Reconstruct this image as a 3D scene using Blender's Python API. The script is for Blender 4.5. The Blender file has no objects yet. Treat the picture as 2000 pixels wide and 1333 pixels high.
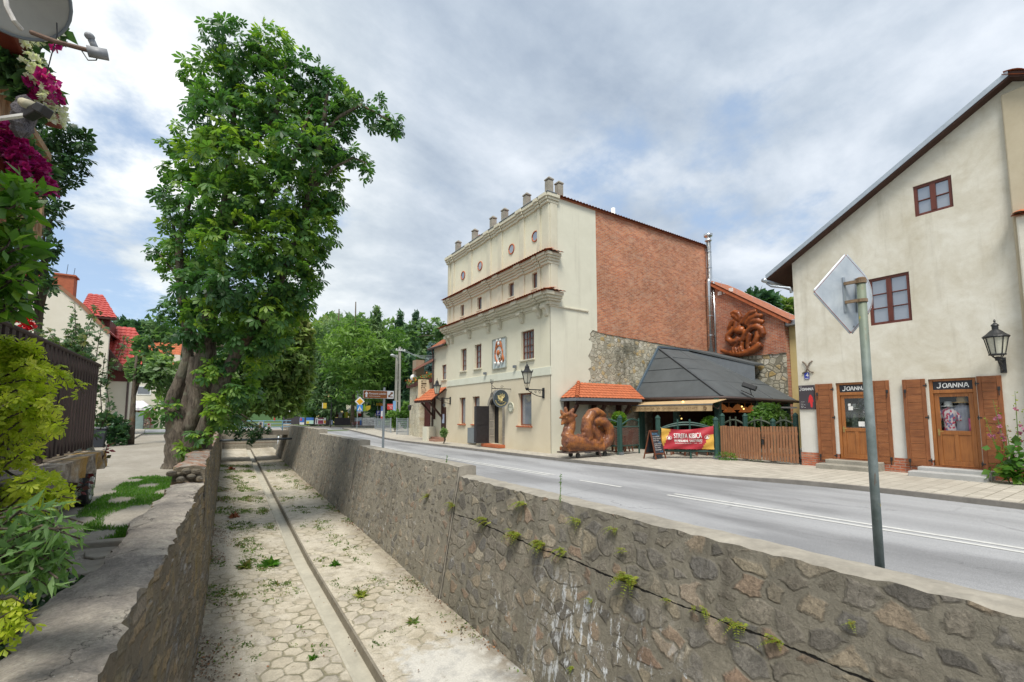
import bpy, bmesh, math, random
import numpy as np
from mathutils import Vector, Matrix
R = random.Random(7); NR = np.random.default_rng(11)
SC = bpy.context.scene; COL = SC.collection
pi = math.pi; rad = math.radians
# ------------------------------------------------------------------ survey: bearings measured on the photograph -> metres on known planes
FOC, CX, CY = 889.0, 1000.0, 734.0
TH = math.atan(76 / 889.0); PH = math.atan(590 * math.cos(TH) / 889.0)
FW = np.array([math.sin(PH) * math.cos(TH), math.cos(PH) * math.cos(TH), math.sin(TH)])
RT = np.array([math.cos(PH), -math.sin(PH), 0.0]); UPV = np.cross(RT, FW)
CAM = np.array([0.0, 0.0, 1.87])
def ray(x, y): return FW + RT * (x - CX) / FOC + UPV * (CY - y) / FOC
def PX(x, y, X): d = ray(x, y); return Vector(CAM + d * ((X - CAM[0]) / d[0]))
def PY(x, y, Y): d = ray(x, y); return Vector(CAM + d * ((Y - CAM[1]) / d[1]))
def PZ(x, y, Z): d = ray(x, y); return Vector(CAM + d * ((Z - CAM[2]) / d[2]))
def PD(x, y, D): return Vector(CAM + ray(x, y) * D)
# ------------------------------------------------------------------ node helper
class G:
    def __init__(s, tree): s.t = tree; s.n = tree.nodes; s.l = tree.links
    def new(s, typ, ins=None, **at):
        nd = s.n.new(typ)
        for k, v in at.items(): setattr(nd, k, v)
        for k, v in (ins or {}).items(): s.put(nd.inputs[k], v)
        return nd
    def put(s, sock, v):
        if isinstance(v, bpy.types.NodeSocket): s.l.new(v, sock)
        elif isinstance(v, (tuple, list)):
            v = tuple(v)
            if sock.type == 'RGBA' and len(v) == 3: v = v + (1,)
            sock.default_value = v
        elif v is not None: sock.default_value = v
    def m(s, op, a, b=None, c=None, clamp=False):
        nd = s.new('ShaderNodeMath', operation=op, use_clamp=clamp); s.put(nd.inputs[0], a)
        if b is not None: s.put(nd.inputs[1], b)
        if c is not None: s.put(nd.inputs[2], c)
        return nd.outputs[0]
    def mix(s, f, a, b, blend='MIX'):
        nd = s.new('ShaderNodeMix', data_type='RGBA', blend_type=blend); s.put(nd.inputs[0], f); s.put(nd.inputs[6], a); s.put(nd.inputs[7], b)
        return nd.outputs[2]
    def ramp(s, f, stops, interp='LINEAR'):
        nd = s.new('ShaderNodeValToRGB'); s.put(nd.inputs[0], f); cr = nd.color_ramp; cr.interpolation = interp
        while len(cr.elements) > 1: cr.elements.remove(cr.elements[-1])
        for i, (p, c) in enumerate(stops):
            e = cr.elements[0] if i == 0 else cr.elements.new(p)
            e.position = p
            c = (c, c, c) if isinstance(c, (int, float)) else c
            e.color = tuple(c)[:3] + (1,)
        return nd.outputs[0]
    def rng(s, f, a, b, c=0., d=1.):
        nd = s.new('ShaderNodeMapRange', {0: f, 1: a, 2: b, 3: c, 4: d}); return nd.outputs[0]
    def noise(s, v, sc, det=6, ro=.55, dist=0., out=0):
        nd = s.new('ShaderNodeTexNoise', {'Scale': sc, 'Detail': det, 'Roughness': ro, 'Distortion': dist})
        if v is not None: s.l.new(v, nd.inputs['Vector'])
        return nd.outputs[out]
    def vor(s, v, sc, feature='F1', rnd=1., out='Distance'):
        nd = s.new('ShaderNodeTexVoronoi', feature=feature); nd.inputs['Scale'].default_value = sc; nd.inputs['Randomness'].default_value = rnd
        s.l.new(v, nd.inputs['Vector']); return nd.outputs[out]
    def map(s, v, sc=(1, 1, 1), loc=(0, 0, 0), rot=(0, 0, 0)):
        nd = s.new('ShaderNodeMapping', {'Vector': v, 'Location': loc, 'Rotation': rot, 'Scale': sc}); return nd.outputs[0]
    def obj(s): return s.new('ShaderNodeTexCoord').outputs['Object']
    def sep(s, v): return s.new('ShaderNodeSeparateXYZ', {0: v}).outputs
    def comb(s, x, y, z=0.): return s.new('ShaderNodeCombineXYZ', {0: x, 1: y, 2: z}).outputs[0]
    def vadd(s, a, b): nd = s.new('ShaderNodeVectorMath', operation='ADD'); s.put(nd.inputs[0], a); s.put(nd.inputs[1], b); return nd.outputs[0]
    def bump(s, h, strength=.4, dist=.02, normal=None):
        nd = s.new('ShaderNodeBump', {'Strength': strength, 'Distance': dist, 'Height': h})
        if normal is not None: s.l.new(normal, nd.inputs['Normal'])
        return nd.outputs[0]
def newmat(name):
    m = bpy.data.materials.new(name); m.use_nodes = True; g = G(m.node_tree); b = g.n['Principled BSDF']
    return m, g, b
def fin(g, b, col=None, rough=None, normal=None, metal=0., spec=None):
    if col is not None: g.put(b.inputs['Base Color'], col)
    if rough is not None: g.put(b.inputs['Roughness'], rough)
    if normal is not None: g.put(b.inputs['Normal'], normal)
    b.inputs['Metallic'].default_value = metal
    if spec is not None: b.inputs['Specular IOR Level'].default_value = spec
def plain(name, col, var=.25, sc=6., rough=.6, bump=.15, bsc=60., metal=0., spec=.4, stretch=(1, 1, 1), bd=.004):
    """painted or natural surface: two scales of tone variation and a fine grain"""
    m, g, b = newmat(name); v = g.map(g.obj(), stretch)
    n1 = g.noise(v, sc, 8, .6); n2 = g.noise(v, sc * 7, 4, .6)
    f = g.m('ADD', g.m('MULTIPLY', n1, .7), g.m('MULTIPLY', n2, .3))
    lo = tuple(c * (1 - var) for c in col); hi = tuple(min(1, c * (1 + var)) for c in col)
    c = g.ramp(f, [(.3, lo), (.7, hi)])
    fin(g, b, c, g.rng(n2, .3, .7, max(.03, rough - .1), min(1, rough + .1)), g.bump(g.noise(v, bsc, 4, .6), bump, bd), metal, spec)
    return m
# ------------------------------------------------------------------ mesh builder
class MB:
    def __init__(s): s.v = []; s.f = []; s.mi = []; s.cur = 0
    def add(s, vs, fs):
        o = len(s.v); s.v += [tuple(p) for p in vs]; s.f += [tuple(i + o for i in f) for f in fs]; s.mi += [s.cur] * len(fs); return s
    def m(s, i): s.cur = i; return s
    def quad(s, a, b, c, d): return s.add([a, b, c, d], [(0, 1, 2, 3)])
    def box(s, x0, x1, y0, y1, z0, z1):
        x0, x1 = sorted((x0, x1)); y0, y1 = sorted((y0, y1)); z0, z1 = sorted((z0, z1))
        return s.add([(x0, y0, z0), (x1, y0, z0), (x1, y1, z0), (x0, y1, z0), (x0, y0, z1), (x1, y0, z1), (x1, y1, z1), (x0, y1, z1)],
                     [(0, 3, 2, 1), (4, 5, 6, 7), (0, 1, 5, 4), (1, 2, 6, 5), (2, 3, 7, 6), (3, 0, 4, 7)])
    def bar(s, a, b, w, h, up=(0, 0, 1)):
        """rectangular bar from a to b"""
        a = Vector(a); b = Vector(b); d = (b - a).normalized(); u = Vector(up)
        if abs(d.dot(u)) > .98: u = Vector((1, 0, 0))
        r = d.cross(u).normalized() * w / 2; q = r.cross(d).normalized() * h / 2
        vs = [p + i * r + j * q for p in (a, b) for i, j in ((-1, -1), (1, -1), (1, 1), (-1, 1))]
        return s.add(vs, [(0, 3, 2, 1), (4, 5, 6, 7), (0, 1, 5, 4), (1, 2, 6, 5), (2, 3, 7, 6), (3, 0, 4, 7)])
    def prism(s, poly, ext):
        """closed polygon (list of 3-D points) extruded by the vector ext"""
        n = len(poly); e = Vector(ext); P = [Vector(p) for p in poly]
        s.add(P + [p + e for p in P], [tuple(range(n))[::-1], tuple(range(n, 2 * n))] + [(i, (i + 1) % n, n + (i + 1) % n, n + i) for i in range(n)]); return s
    def tube(s, pts, r, n=10, cap=True, wob=0., flat=1.):
        P = [Vector(p) for p in pts]; k = len(P); rr = r if isinstance(r, (list, tuple)) else [r] * k
        vs = []; fs = []; ref = None
        for i in range(k):
            d = (P[min(i + 1, k - 1)] - P[max(i - 1, 0)]).normalized()
            if ref is None: ref = Vector((0, 0, 1)) if abs(d.z) < .9 else Vector((1, 0, 0))
            a = d.cross(ref)
            if a.length < 1e-4: a = d.cross(Vector((0, 1, 0)))
            a.normalize(); b = a.cross(d).normalized(); ref = b
            for j in range(n):
                t = 2 * pi * j / n; q = rr[i] * (1 + (wob * (R.random() - .5) if wob else 0))
                vs.append(P[i] + a * q * math.cos(t) + b * q * flat * math.sin(t))
        for i in range(k - 1):
            for j in range(n): fs.append((i * n + j, i * n + (j + 1) % n, (i + 1) * n + (j + 1) % n, (i + 1) * n + j))
        if cap: fs += [tuple(range(n))[::-1], tuple(range((k - 1) * n, k * n))]
        return s.add(vs, fs)
    def lathe(s, prof, n=12, o=(0, 0, 0), sx=1., sy=1., ph=0.):
        vs = []; fs = []; k = len(prof)
        for r, z in prof:
            for j in range(n): t = 2 * pi * j / n + ph; vs.append((o[0] + r * sx * math.cos(t), o[1] + r * sy * math.sin(t), o[2] + z))
        for i in range(k - 1):
            for j in range(n): fs.append((i * n + j, i * n + (j + 1) % n, (i + 1) * n + (j + 1) % n, (i + 1) * n + j))
        fs += [tuple(range(n))[::-1], tuple(range((k - 1) * n, k * n))]
        return s.add(vs, fs)
    def ball(s, c, r, n=12, k=8, sq=(1, 1, 1)):
        vs = []; fs = []
        for i in range(k + 1):
            t = pi * i / k
            for j in range(n): p = 2 * pi * j / n; vs.append((c[0] + r * sq[0] * math.sin(t) * math.cos(p), c[1] + r * sq[1] * math.sin(t) * math.sin(p), c[2] - r * sq[2] * math.cos(t)))
        for i in range(k):
            for j in range(n): fs.append((i * n + j, i * n + (j + 1) % n, (i + 1) * n + (j + 1) % n, (i + 1) * n + j))
        return s.add(vs, fs)
    def build(s, name, mats, parent=None, smooth=False, bevel=0., local=False):
        me = bpy.data.meshes.new(name); o = bpy.data.objects.new(name, me); COL.objects.link(o)
        off = Vector((0, 0, 0))
        if parent is not None:
            o.parent = parent
            if not local:
                q = parent
                while q is not None: off += q.location; q = q.parent
        elif not local and s.v:            # a top-level mesh: origin at the middle of its base
            A = np.array(s.v); off = Vector((float(A[:, 0].mean()), float(A[:, 1].mean()), float(A[:, 2].min()))); o.location = off
        me.from_pydata([tuple(Vector(p) - off) for p in s.v], [], s.f)
        for mt in (mats if isinstance(mats, (list, tuple)) else [mats]): me.materials.append(mt)
        if max(s.mi or [0]) > 0: me.polygons.foreach_set('material_index', s.mi)
        if smooth: me.shade_smooth()
        me.validate(); me.update()
        if smooth:
            bm = bmesh.new(); bm.from_mesh(me); bmesh.ops.remove_doubles(bm, verts=bm.verts, dist=2e-4); bm.to_mesh(me); bm.free()
        if bevel:
            md = o.modifiers.new('edge', 'BEVEL'); md.width = bevel; md.segments = 2; md.limit_method = 'ANGLE'; md.angle_limit = rad(40)
        return o
def tag(o, label=None, cat=None, group=None, kind=None):
    if label: o['label'] = label
    if cat: o['category'] = cat
    if group: o['group'] = group
    if kind: o['kind'] = kind
    return o
def thing(name, label, cat, loc=(0, 0, 0), rz=0., group=None):
    o = bpy.data.objects.new(name, None); COL.objects.link(o); o.location = loc; o.rotation_euler = (0, 0, rz); o.empty_display_size = .2
    return tag(o, label, cat, group)
def dup(o, loc=None, rz=None, label=None, parent=None, scale=None):
    c = o.copy(); COL.objects.link(c)
    if parent is not None: c.parent = parent
    if loc is not None: c.location = loc
    if rz is not None: c.rotation_euler = (0, 0, rz)
    if scale is not None: c.scale = (scale,) * 3 if isinstance(scale, (int, float)) else scale
    if label: c['label'] = label
    for ch in o.children: dup(ch, parent=c)
    return c
def npmesh(name, V, F, mats, parent=None, attrs=None, off=None, smooth=False):
    """mesh from numpy arrays; F is (n,4)"""
    me = bpy.data.meshes.new(name); o = bpy.data.objects.new(name, me); COL.objects.link(o)
    V = np.asarray(V, np.float32)
    if parent is not None:
        o.parent = parent; q = parent
        while q is not None: V = V - np.array(q.location, np.float32); q = q.parent
    elif off is not None: V = V - np.array(off, np.float32); o.location = off
    me.vertices.add(len(V)); me.vertices.foreach_set('co', V.ravel())
    k = F.shape[1]; me.loops.add(F.size); me.loops.foreach_set('vertex_index', F.astype(np.int32).ravel())
    me.polygons.add(len(F)); me.polygons.foreach_set('loop_start', (np.arange(len(F)) * k).astype(np.int32))
    for an, av in (attrs or {}).items():
        a = me.attributes.new(an, 'FLOAT', 'POINT'); a.data.foreach_set('value', np.asarray(av, np.float32))
    for mt in (mats if isinstance(mats, (list, tuple)) else [mats]): me.materials.append(mt)
    me.update(calc_edges=True); me.validate()
    if smooth: me.shade_smooth()
    return o
# ------------------------------------------------------------------ writing
def text_pts(body, shear=0.):
    cu = bpy.data.curves.new('t', 'FONT'); cu.body = body; cu.size = 1.; cu.shear = shear; cu.resolution_u = 3; cu.align_x = 'LEFT'
    ob = bpy.data.objects.new('t', cu); me = bpy.data.meshes.new_from_object(ob)
    V = [tuple(v.co)[:2] for v in me.vertices]; F = [tuple(p.vertices) for p in me.polygons]
    bpy.data.objects.remove(ob); bpy.data.curves.remove(cu); bpy.data.meshes.remove(me)
    return V, F
def put_text(mb, body, o, ux, uy, w=None, h=None, shear=0., lift=None):
    """lay lettering on a plane: o lower-left corner, ux/uy unit vectors, w/h the box it fills"""
    V, F = text_pts(body, shear); A = np.array(V); mn = A.min(0); mx = A.max(0); sz = mx - mn
    if w is None: w = sz[0] * h / sz[1]
    if h is None: h = sz[1] * w / sz[0]
    o = Vector(o); ux = Vector(ux).normalized(); uy = Vector(uy).normalized(); n = ux.cross(uy)
    if lift is None: lift = .004
    vs = [o + ux * ((p[0] - mn[0]) / sz[0] * w) + uy * ((p[1] - mn[1]) / sz[1] * h) + n * lift for p in V]
    mb.add(vs, F); return mb
def ribbon(mb, pts, w, o, ux, uy, sx, sy, lift=.004):
    """flat brush stroke through 2-D points"""
    P = [Vector((p[0] * sx, p[1] * sy)) for p in pts]; o = Vector(o); ux = Vector(ux).normalized(); uy = Vector(uy).normalized(); nn = ux.cross(uy) * lift
    L = []; Rr = []
    for i in range(len(P)):
        d = (P[min(i + 1, len(P) - 1)] - P[max(i - 1, 0)]).normalized(); q = Vector((-d.y, d.x)) * w / 2
        L.append(P[i] + q); Rr.append(P[i] - q)
    vs = [o + ux * p.x + uy * p.y + nn for p in L + Rr]; n = len(P)
    mb.add(vs, [(i, n + i, n + i + 1, i + 1) for i in range(n - 1)])
JO = [[(.55, 1), (1.0, 1)], [(.8, 1), (.8, .35), (.65, .05), (.35, .0), (.1, .18)],
      [(1.75, .95), (1.35, .75), (1.25, .35), (1.5, .02), (1.9, .12), (2.1, .5), (2.0, .85), (1.7, .98)],
      [(2.2, .0), (2.55, .95), (2.7, .95), (3.0, .0)], [(2.3, .38), (2.95, .34)],
      [(3.25, 0.), (3.3, 1.0)], [(3.3, .97), (3.95, .05)], [(3.95, .02), (4.0, 1.0)],
      [(4.3, 0.), (4.35, 1.0)], [(4.35, .97), (5.0, .05)], [(5.0, .02), (5.05, 1.0)],
      [(5.3, .0), (5.65, .95), (5.8, .95), (6.15, .0)], [(5.4, .38), (6.08, .34)]]
def joanna(mb, o, ux, uy, w, h, st=.16):
    for s_ in JO: ribbon(mb, s_, st * h, o, ux, uy, w / 6.2, h)
# ------------------------------------------------------------------ tiles: a real rippled, stepped sheet
def tiled(mb, o, u, v, per=.22, course=.34, amp=.028, step=.02, clip=None, thick=.03):
    o = Vector(o); u = Vector(u); v = Vector(v); n = u.cross(v).normalized(); nu = max(2, int(u.length / per)); nv = max(1, int(v.length / course)); K = 6
    vs = []; fs = []; W = nu * K + 1; rows = 0
    for j in range(nv):
        for e, (t, hgt) in enumerate(((j / nv, step), ((j + 1) / nv, 0.))):
            for i in range(W):
                ss = i / (W - 1); wv = abs(math.sin(pi * i / K)) * amp
                vs.append(o + u * ss + v * t + n * (wv + hgt))
            rows += 1
    for j in range(rows - 1):
        for i in range(W - 1): fs.append((j * W + i, j * W + i + 1, (j + 1) * W + i + 1, (j + 1) * W + i))
    b = len(vs); vs += [o - n * thick, o + u - n * thick, o + u + v - n * thick, o + v - n * thick]; fs.append((b + 3, b + 2, b + 1, b))
    if clip:
        bm = bmesh.new(); bv = [bm.verts.new(p) for p in vs]
        for f in fs:
            try: bm.faces.new([bv[i] for i in f])
            except ValueError: pass
        for co, no in clip: bmesh.ops.bisect_plane(bm, geom=bm.verts[:] + bm.edges[:] + bm.faces[:], plane_co=co, plane_no=no, clear_outer=True)
        bm.verts.index_update(); vs = [tuple(q.co) for q in bm.verts]; fs = [tuple(q.index for q in f.verts) for f in bm.faces]; bm.free()
    mb.add(vs, fs); return mb
def holed(mb, axis, c, a0, a1, z0, z1, holes, depth, clip=None):
    """wall sheet on plane axis=c spanning a0..a1 x z0..z1 with rectangular openings and their reveals going back by depth (signed)"""
    As = sorted({a0, a1} | {h[0] for h in holes} | {h[1] for h in holes}); Zs = sorted({z0, z1} | {h[2] for h in holes} | {h[3] for h in holes})
    def P(a, z, d=0.): return (c + d, a, z) if axis == 'x' else (a, c + d, z)
    T = MB()
    for i in range(len(As) - 1):
        for j in range(len(Zs) - 1):
            am = (As[i] + As[i + 1]) / 2; zm = (Zs[j] + Zs[j + 1]) / 2
            if any(h[0] < am < h[1] and h[2] < zm < h[3] for h in holes): continue
            T.quad(P(As[i], Zs[j]), P(As[i + 1], Zs[j]), P(As[i + 1], Zs[j + 1]), P(As[i], Zs[j + 1]))
    for h in holes:
        b0, b1, y0, y1 = h[:4]
        T.quad(P(b0, y0), P(b0, y1), P(b0, y1, depth), P(b0, y0, depth)); T.quad(P(b1, y0), P(b1, y0, depth), P(b1, y1, depth), P(b1, y1))
        T.quad(P(b0, y0), P(b0, y0, depth), P(b1, y0, depth), P(b1, y0)); T.quad(P(b0, y1), P(b1, y1), P(b1, y1, depth), P(b0, y1, depth))
    if clip:
        bm = bmesh.new(); bv = [bm.verts.new(p) for p in T.v]
        for f in T.f: bm.faces.new([bv[i] for i in f])
        for co, no in clip: bmesh.ops.bisect_plane(bm, geom=bm.verts[:] + bm.edges[:] + bm.faces[:], plane_co=co, plane_no=no, clear_outer=True)
        bm.verts.index_update(); T.v = [tuple(q.co) for q in bm.verts]; T.f = [tuple(q.index for q in f.verts) for f in bm.faces]; bm.free()
    mb.add(T.v, T.f); return mb
# ------------------------------------------------------------------ foliage
def leaf_tpl(w=.35, fold=.12, droop=.25):
    return np.array([(0, 0, 0), (.45, w, fold - droop * .3), (1, 0, -droop), (.5, 0, -droop * .2), (.45, -w, fold - droop * .3)], np.float32), np.array([(0, 3, 2, 1), (0, 4, 2, 3)])
def palm_tpl(n=6, spread=115):
    V = []; F = []
    for k in range(n):
        a = rad(-spread + 2 * spread * k / (n - 1)); L = 1. - .25 * abs(k - (n - 1) / 2) / ((n - 1) / 2); d = .45
        def q(r, s_, z): return (r * L * math.cos(a) - s_ * math.sin(a), r * L * math.sin(a) + s_ * math.cos(a), z)
        o = len(V); V += [q(.04, 0, 0), q(.70, .2, -.08 - d * .35), q(1, 0, -d), q(.6, 0, -.17), q(.70, -.2, -.08 - d * .35)]
        F += [(o, o + 3, o + 2, o + 1), (o, o + 4, o + 2, o + 3)]
    return np.array(V, np.float32), np.array(F)
def clump_tpl(n=4, w=.3, seed=3):
    r = np.random.default_rng(seed); V = []; F = []
    tv, tf = leaf_tpl(w)
    for k in range(n):
        a = r.uniform(0, 6.28); e = r.uniform(-.7, .5); c, s_ = math.cos(a), math.sin(a)
        Rz = np.array([(c, -s_, 0), (s_, c, 0), (0, 0, 1)]); Ry = np.array([(math.cos(e), 0, math.sin(e)), (0, 1, 0), (-math.sin(e), 0, math.cos(e))])
        p = (tv @ Ry.T) @ Rz.T * r.uniform(.7, 1.) + r.uniform(-.35, .35, 3); F += (tf + len(V)).tolist(); V += p.tolist()
    return np.array(V, np.float32), np.array(F)
def leaves(name, P, out, tpl, size, mat, parent=None, rnd=None, up=.6, jit=.5, off=None):
    """P (n,3) positions, out (n,3) directions the leaves point to"""
    n = len(P); tv, tf = tpl
    x = out + NR.normal(0, jit, (n, 3)); x /= np.linalg.norm(x, axis=1)[:, None] + 1e-9
    z = np.array([0, 0, 1.]) * up + out * .5 + NR.normal(0, jit * .7, (n, 3)); z -= (z * x).sum(1)[:, None] * x; z /= np.linalg.norm(z, axis=1)[:, None] + 1e-9
    y = np.cross(z, x); s = np.asarray(size).reshape(-1, 1, 1) * np.ones((n, 1, 1))
    V = P[:, None, :] + s * (tv[None, :, 0:1] * x[:, None, :] + tv[None, :, 1:2] * y[:, None, :] + tv[None, :, 2:3] * z[:, None, :])
    F = (tf[None] + (np.arange(n) * len(tv))[:, None, None]).reshape(-1, 4)
    if rnd is None: rnd = NR.random(n)
    return npmesh(name, V.reshape(-1, 3), F, mat, parent, {'rnd': np.repeat(rnd, len(tv))}, off)
def blob_pts(c, r, n, shell=.55, flat=1.):
    """points through an ellipsoid, most of them near its surface; returns points and outward directions"""
    d = NR.normal(0, 1, (n, 3)); d /= np.linalg.norm(d, axis=1)[:, None]
    q = (shell + (1 - shell) * NR.random(n) ** .6)[:, None]; r = np.array(r)
    P = np.array(c) + d * r * q; o = d / r; o /= np.linalg.norm(o, axis=1)[:, None]
    return P, o
def leafmat(name, stops, trans=.35, rough=.45, spec=.35):
    m, g, b = newmat(name)
    a = g.new('ShaderNodeAttribute', attribute_name='rnd').outputs['Fac']
    c = g.ramp(a, stops); n = g.noise(g.obj(), 1.1, 3)
    c = g.mix(1., c, g.ramp(n, [(.3, .72), (.7, 1.2)]), 'MULTIPLY')
    fin(g, b, c, rough, None, 0., spec)
    t = g.new('ShaderNodeBsdfTranslucent', {'Color': g.mix(1., c, (1.5, 1.7, .7), 'MULTIPLY')})
    mx = g.new('ShaderNodeMixShader', {0: trans, 1: b.outputs[0], 2: t.outputs[0]}); g.l.new(mx.outputs[0], g.n['Material Output'].inputs[0])
    return m
# ================================================================== camera, sky, sun
cd = bpy.data.cameras.new('camera'); cam = bpy.data.objects.new('camera', cd); COL.objects.link(cam); SC.camera = cam
cd.sensor_fit = 'HORIZONTAL'; cd.sensor_width = 36.; cd.lens = 36. * FOC / 2000.; cd.shift_y = (CY - 666.5) / 2000.; cd.clip_end = 3000.; cd.clip_start = .05
cam.location = CAM; cam.rotation_euler = Matrix((RT, UPV, -FW)).transposed().to_euler()
SC.view_settings.view_transform = 'Standard'; SC.view_settings.look = 'None'; SC.view_settings.exposure = .92; SC.view_settings.gamma = 1.
SUN_EL, SUN_AZ = 60., 218.          # degrees; azimuth clockwise from +Y: behind the camera, over its left shoulder
w = bpy.data.worlds.new('World'); SC.world = w; w.use_nodes = True
g = G(w.node_tree); bg = g.n['Background']
sky = g.new('ShaderNodeTexSky', sky_type='NISHITA', sun_disc=False, sun_elevation=rad(SUN_EL), sun_rotation=rad(SUN_AZ), air_density=1., dust_density=1.2, ozone_density=1.)
d = g.new('ShaderNodeTexCoord').outputs['Generated']; x, y, z = g.sep(d)
zz = g.m('ADD', g.m('MAXIMUM', z, 0.), .32)
p = g.comb(g.m('DIVIDE', x, zz), g.m('DIVIDE', y, zz), 0.)
n1 = g.noise(g.map(p, (1, 1, 1), (3.1, 1.7, 0)), 1.0, 10, .57, .3); n2 = g.noise(g.map(p, (1, 1.25, 1), (7.3, 2.2, 4)), 1.5, 9, .56, .3); n3 = g.noise(g.map(p, (1, 1, 1), (1.3, 9.2, 2)), 5., 7, .6)
west = g.rng(g.m('SUBTRACT', y, x), .45, 1.1, 0., 1.)             # toward the thin, broken cloud up the street
cover = g.m('ADD', g.m('MULTIPLY', n1, .72), g.m('MULTIPLY', n3, .28))
mask = g.ramp(g.m('SUBTRACT', cover, g.m('MULTIPLY', west, .085)), [(.33, 0.), (.45, 1.)], 'EASE')
shade = g.m('ADD', g.m('MULTIPLY', n2, .75), g.m('MULTIPLY', n3, .25))
lit = g.ramp(shade, [(.35, (3.7, 4.25, 4.9)), (.49, (5.8, 6.2, 6.5)), (.64, (8.8, 8.8, 8.65))])
lit = g.mix(1., lit, g.ramp(west, [(0., (.70, .75, .83)), (.5, (.93, .95, .96)), (1., (1.1, 1.1, 1.08))]), 'MULTIPLY')
blue = g.mix(.45, g.mix(1., sky.outputs[0], (.95, 1., 1.08), 'MULTIPLY'), (4.7, 6.0, 7.6))
g.put(bg.inputs[0], g.mix(mask, blue, lit)); bg.inputs[1].default_value = .076
sl = bpy.data.lights.new('sun', 'SUN'); so = bpy.data.objects.new('sun', sl); COL.objects.link(so)
sl.energy = 2.1; sl.angle = rad(20); sl.color = (1., .95, .86)
el, az = rad(SUN_EL), rad(SUN_AZ); sd = Vector((math.sin(az) * math.cos(el), math.cos(az) * math.cos(el), math.sin(el)))
so.rotation_euler = (-sd).to_track_quat('-Z', 'Y').to_euler(); so.location = sd * 60
# ================================================================== materials
def P3(g): return g.new('ShaderNodeNewGeometry').outputs['Position']
def hexgrid(g, p, sc):
    """hexagonal paving: returns distance to the joint and the block's own random value"""
    x, y, _ = g.sep(p); x = g.m('MULTIPLY', x, sc); y = g.m('MULTIPLY', y, sc); s3 = 1.7320508
    def cell(ox, oy):
        return g.m('SUBTRACT', g.m('FLOORED_MODULO', g.m('SUBTRACT', x, ox), 1.), .5), g.m('SUBTRACT', g.m('FLOORED_MODULO', g.m('SUBTRACT', y, oy), s3), s3 / 2)
    ax, ay = cell(0., 0.); bx, by = cell(.5, s3 / 2)
    da = g.m('ADD', g.m('MULTIPLY', ax, ax), g.m('MULTIPLY', ay, ay)); db = g.m('ADD', g.m('MULTIPLY', bx, bx), g.m('MULTIPLY', by, by))
    f = g.m('LESS_THAN', da, db)
    def pick(a, b): return g.m('ADD', g.m('MULTIPLY', a, f), g.m('MULTIPLY', b, g.m('SUBTRACT', 1., f)))
    gx, gy = pick(ax, bx), pick(ay, by); hx, hy = g.m('ABSOLUTE', gx), g.m('ABSOLUTE', gy)
    dist = g.m('SUBTRACT', .5, g.m('MAXIMUM', hx, g.m('ADD', g.m('MULTIPLY', hx, .5), g.m('MULTIPLY', hy, s3 / 2))))
    idv = g.comb(g.m('SUBTRACT', x, gx), g.m('SUBTRACT', y, gy), 0.)
    return dist, g.new('ShaderNodeTexWhiteNoise', {'Vector': idv}).outputs['Value']
def mat_rubble(name, axes, sc, stops, mortar, soft=.1, edge=.05, bumpd=.03, rough=.9, stain=None, rnd=.9, hide=.45, warp=.35, extra=None):
    """stones of many tones bedded in mortar. axes: which world axes run along and up the wall"""
    m, g, b = newmat(name); x = dict(zip('xyz', g.sep(P3(g))))
    v = g.comb(g.m('MULTIPLY', x[axes[0]], sc[0]), g.m('MULTIPLY', x[axes[1]], sc[1]), 0.)
    wn = g.new('ShaderNodeTexNoise', {'Vector': v, 'Scale': .8, 'Detail': 3.}).outputs['Color']
    wv = g.new('ShaderNodeVectorMath', operation='SCALE', ins={0: wn, 'Scale': warp}).outputs[0]; v = g.vadd(v, wv)
    e = g.vor(v, 1., 'DISTANCE_TO_EDGE', rnd); cc = g.new('ShaderNodeTexVoronoi', {'Vector': v, 'Scale': 1., 'Randomness': rnd}).outputs['Color']
    cr, cg, cb = g.sep(cc); fine = g.noise(P3(g), 26., 8, .72, .4); mid = g.noise(P3(g), 6., 7, .68, .6); big = g.noise(P3(g), .7, 5, .6)
    e2 = g.m('ADD', e, g.m('MULTIPLY', g.m('SUBTRACT', fine, .5), .08))
    e2 = g.m('SUBTRACT', e2, g.m('MULTIPLY', g.m('GREATER_THAN', cb, 1 - hide), g.m('MULTIPLY', mid, .28)))     # some stones nearly buried
    k = g.rng(e2, edge, edge + soft, 0., 1.)
    st = g.mix(1., g.ramp(cr, stops), g.ramp(fine, [(.28, .5), (.72, 1.42)]), 'MULTIPLY'); st = g.mix(1., st, g.ramp(mid, [(.3, .8), (.7, 1.15)]), 'MULTIPLY')
    mo = g.mix(1., mortar, g.ramp(g.m('ADD', g.m('MULTIPLY', fine, .5), g.m('MULTIPLY', mid, .5)), [(.3, .72), (.7, 1.22)]), 'MULTIPLY')
    c = g.mix(k, mo, st); c = g.mix(1., c, g.ramp(big, [(.3, .82), (.7, 1.12)]), 'MULTIPLY')
    h = g.m('ADD', g.m('MULTIPLY', g.m('MULTIPLY', k, g.m('ADD', .35, g.m('MULTIPLY', cg, .9))), 1.), g.m('MULTIPLY', g.m('ADD', fine, g.m('MULTIPLY', mid, 1.1)), .75))
    if extra: c, h = extra(g, x, c, h, fine, mid)
    fin(g, b, c, rough, g.bump(h, .9, bumpd), 0., .25)
    return m
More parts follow.
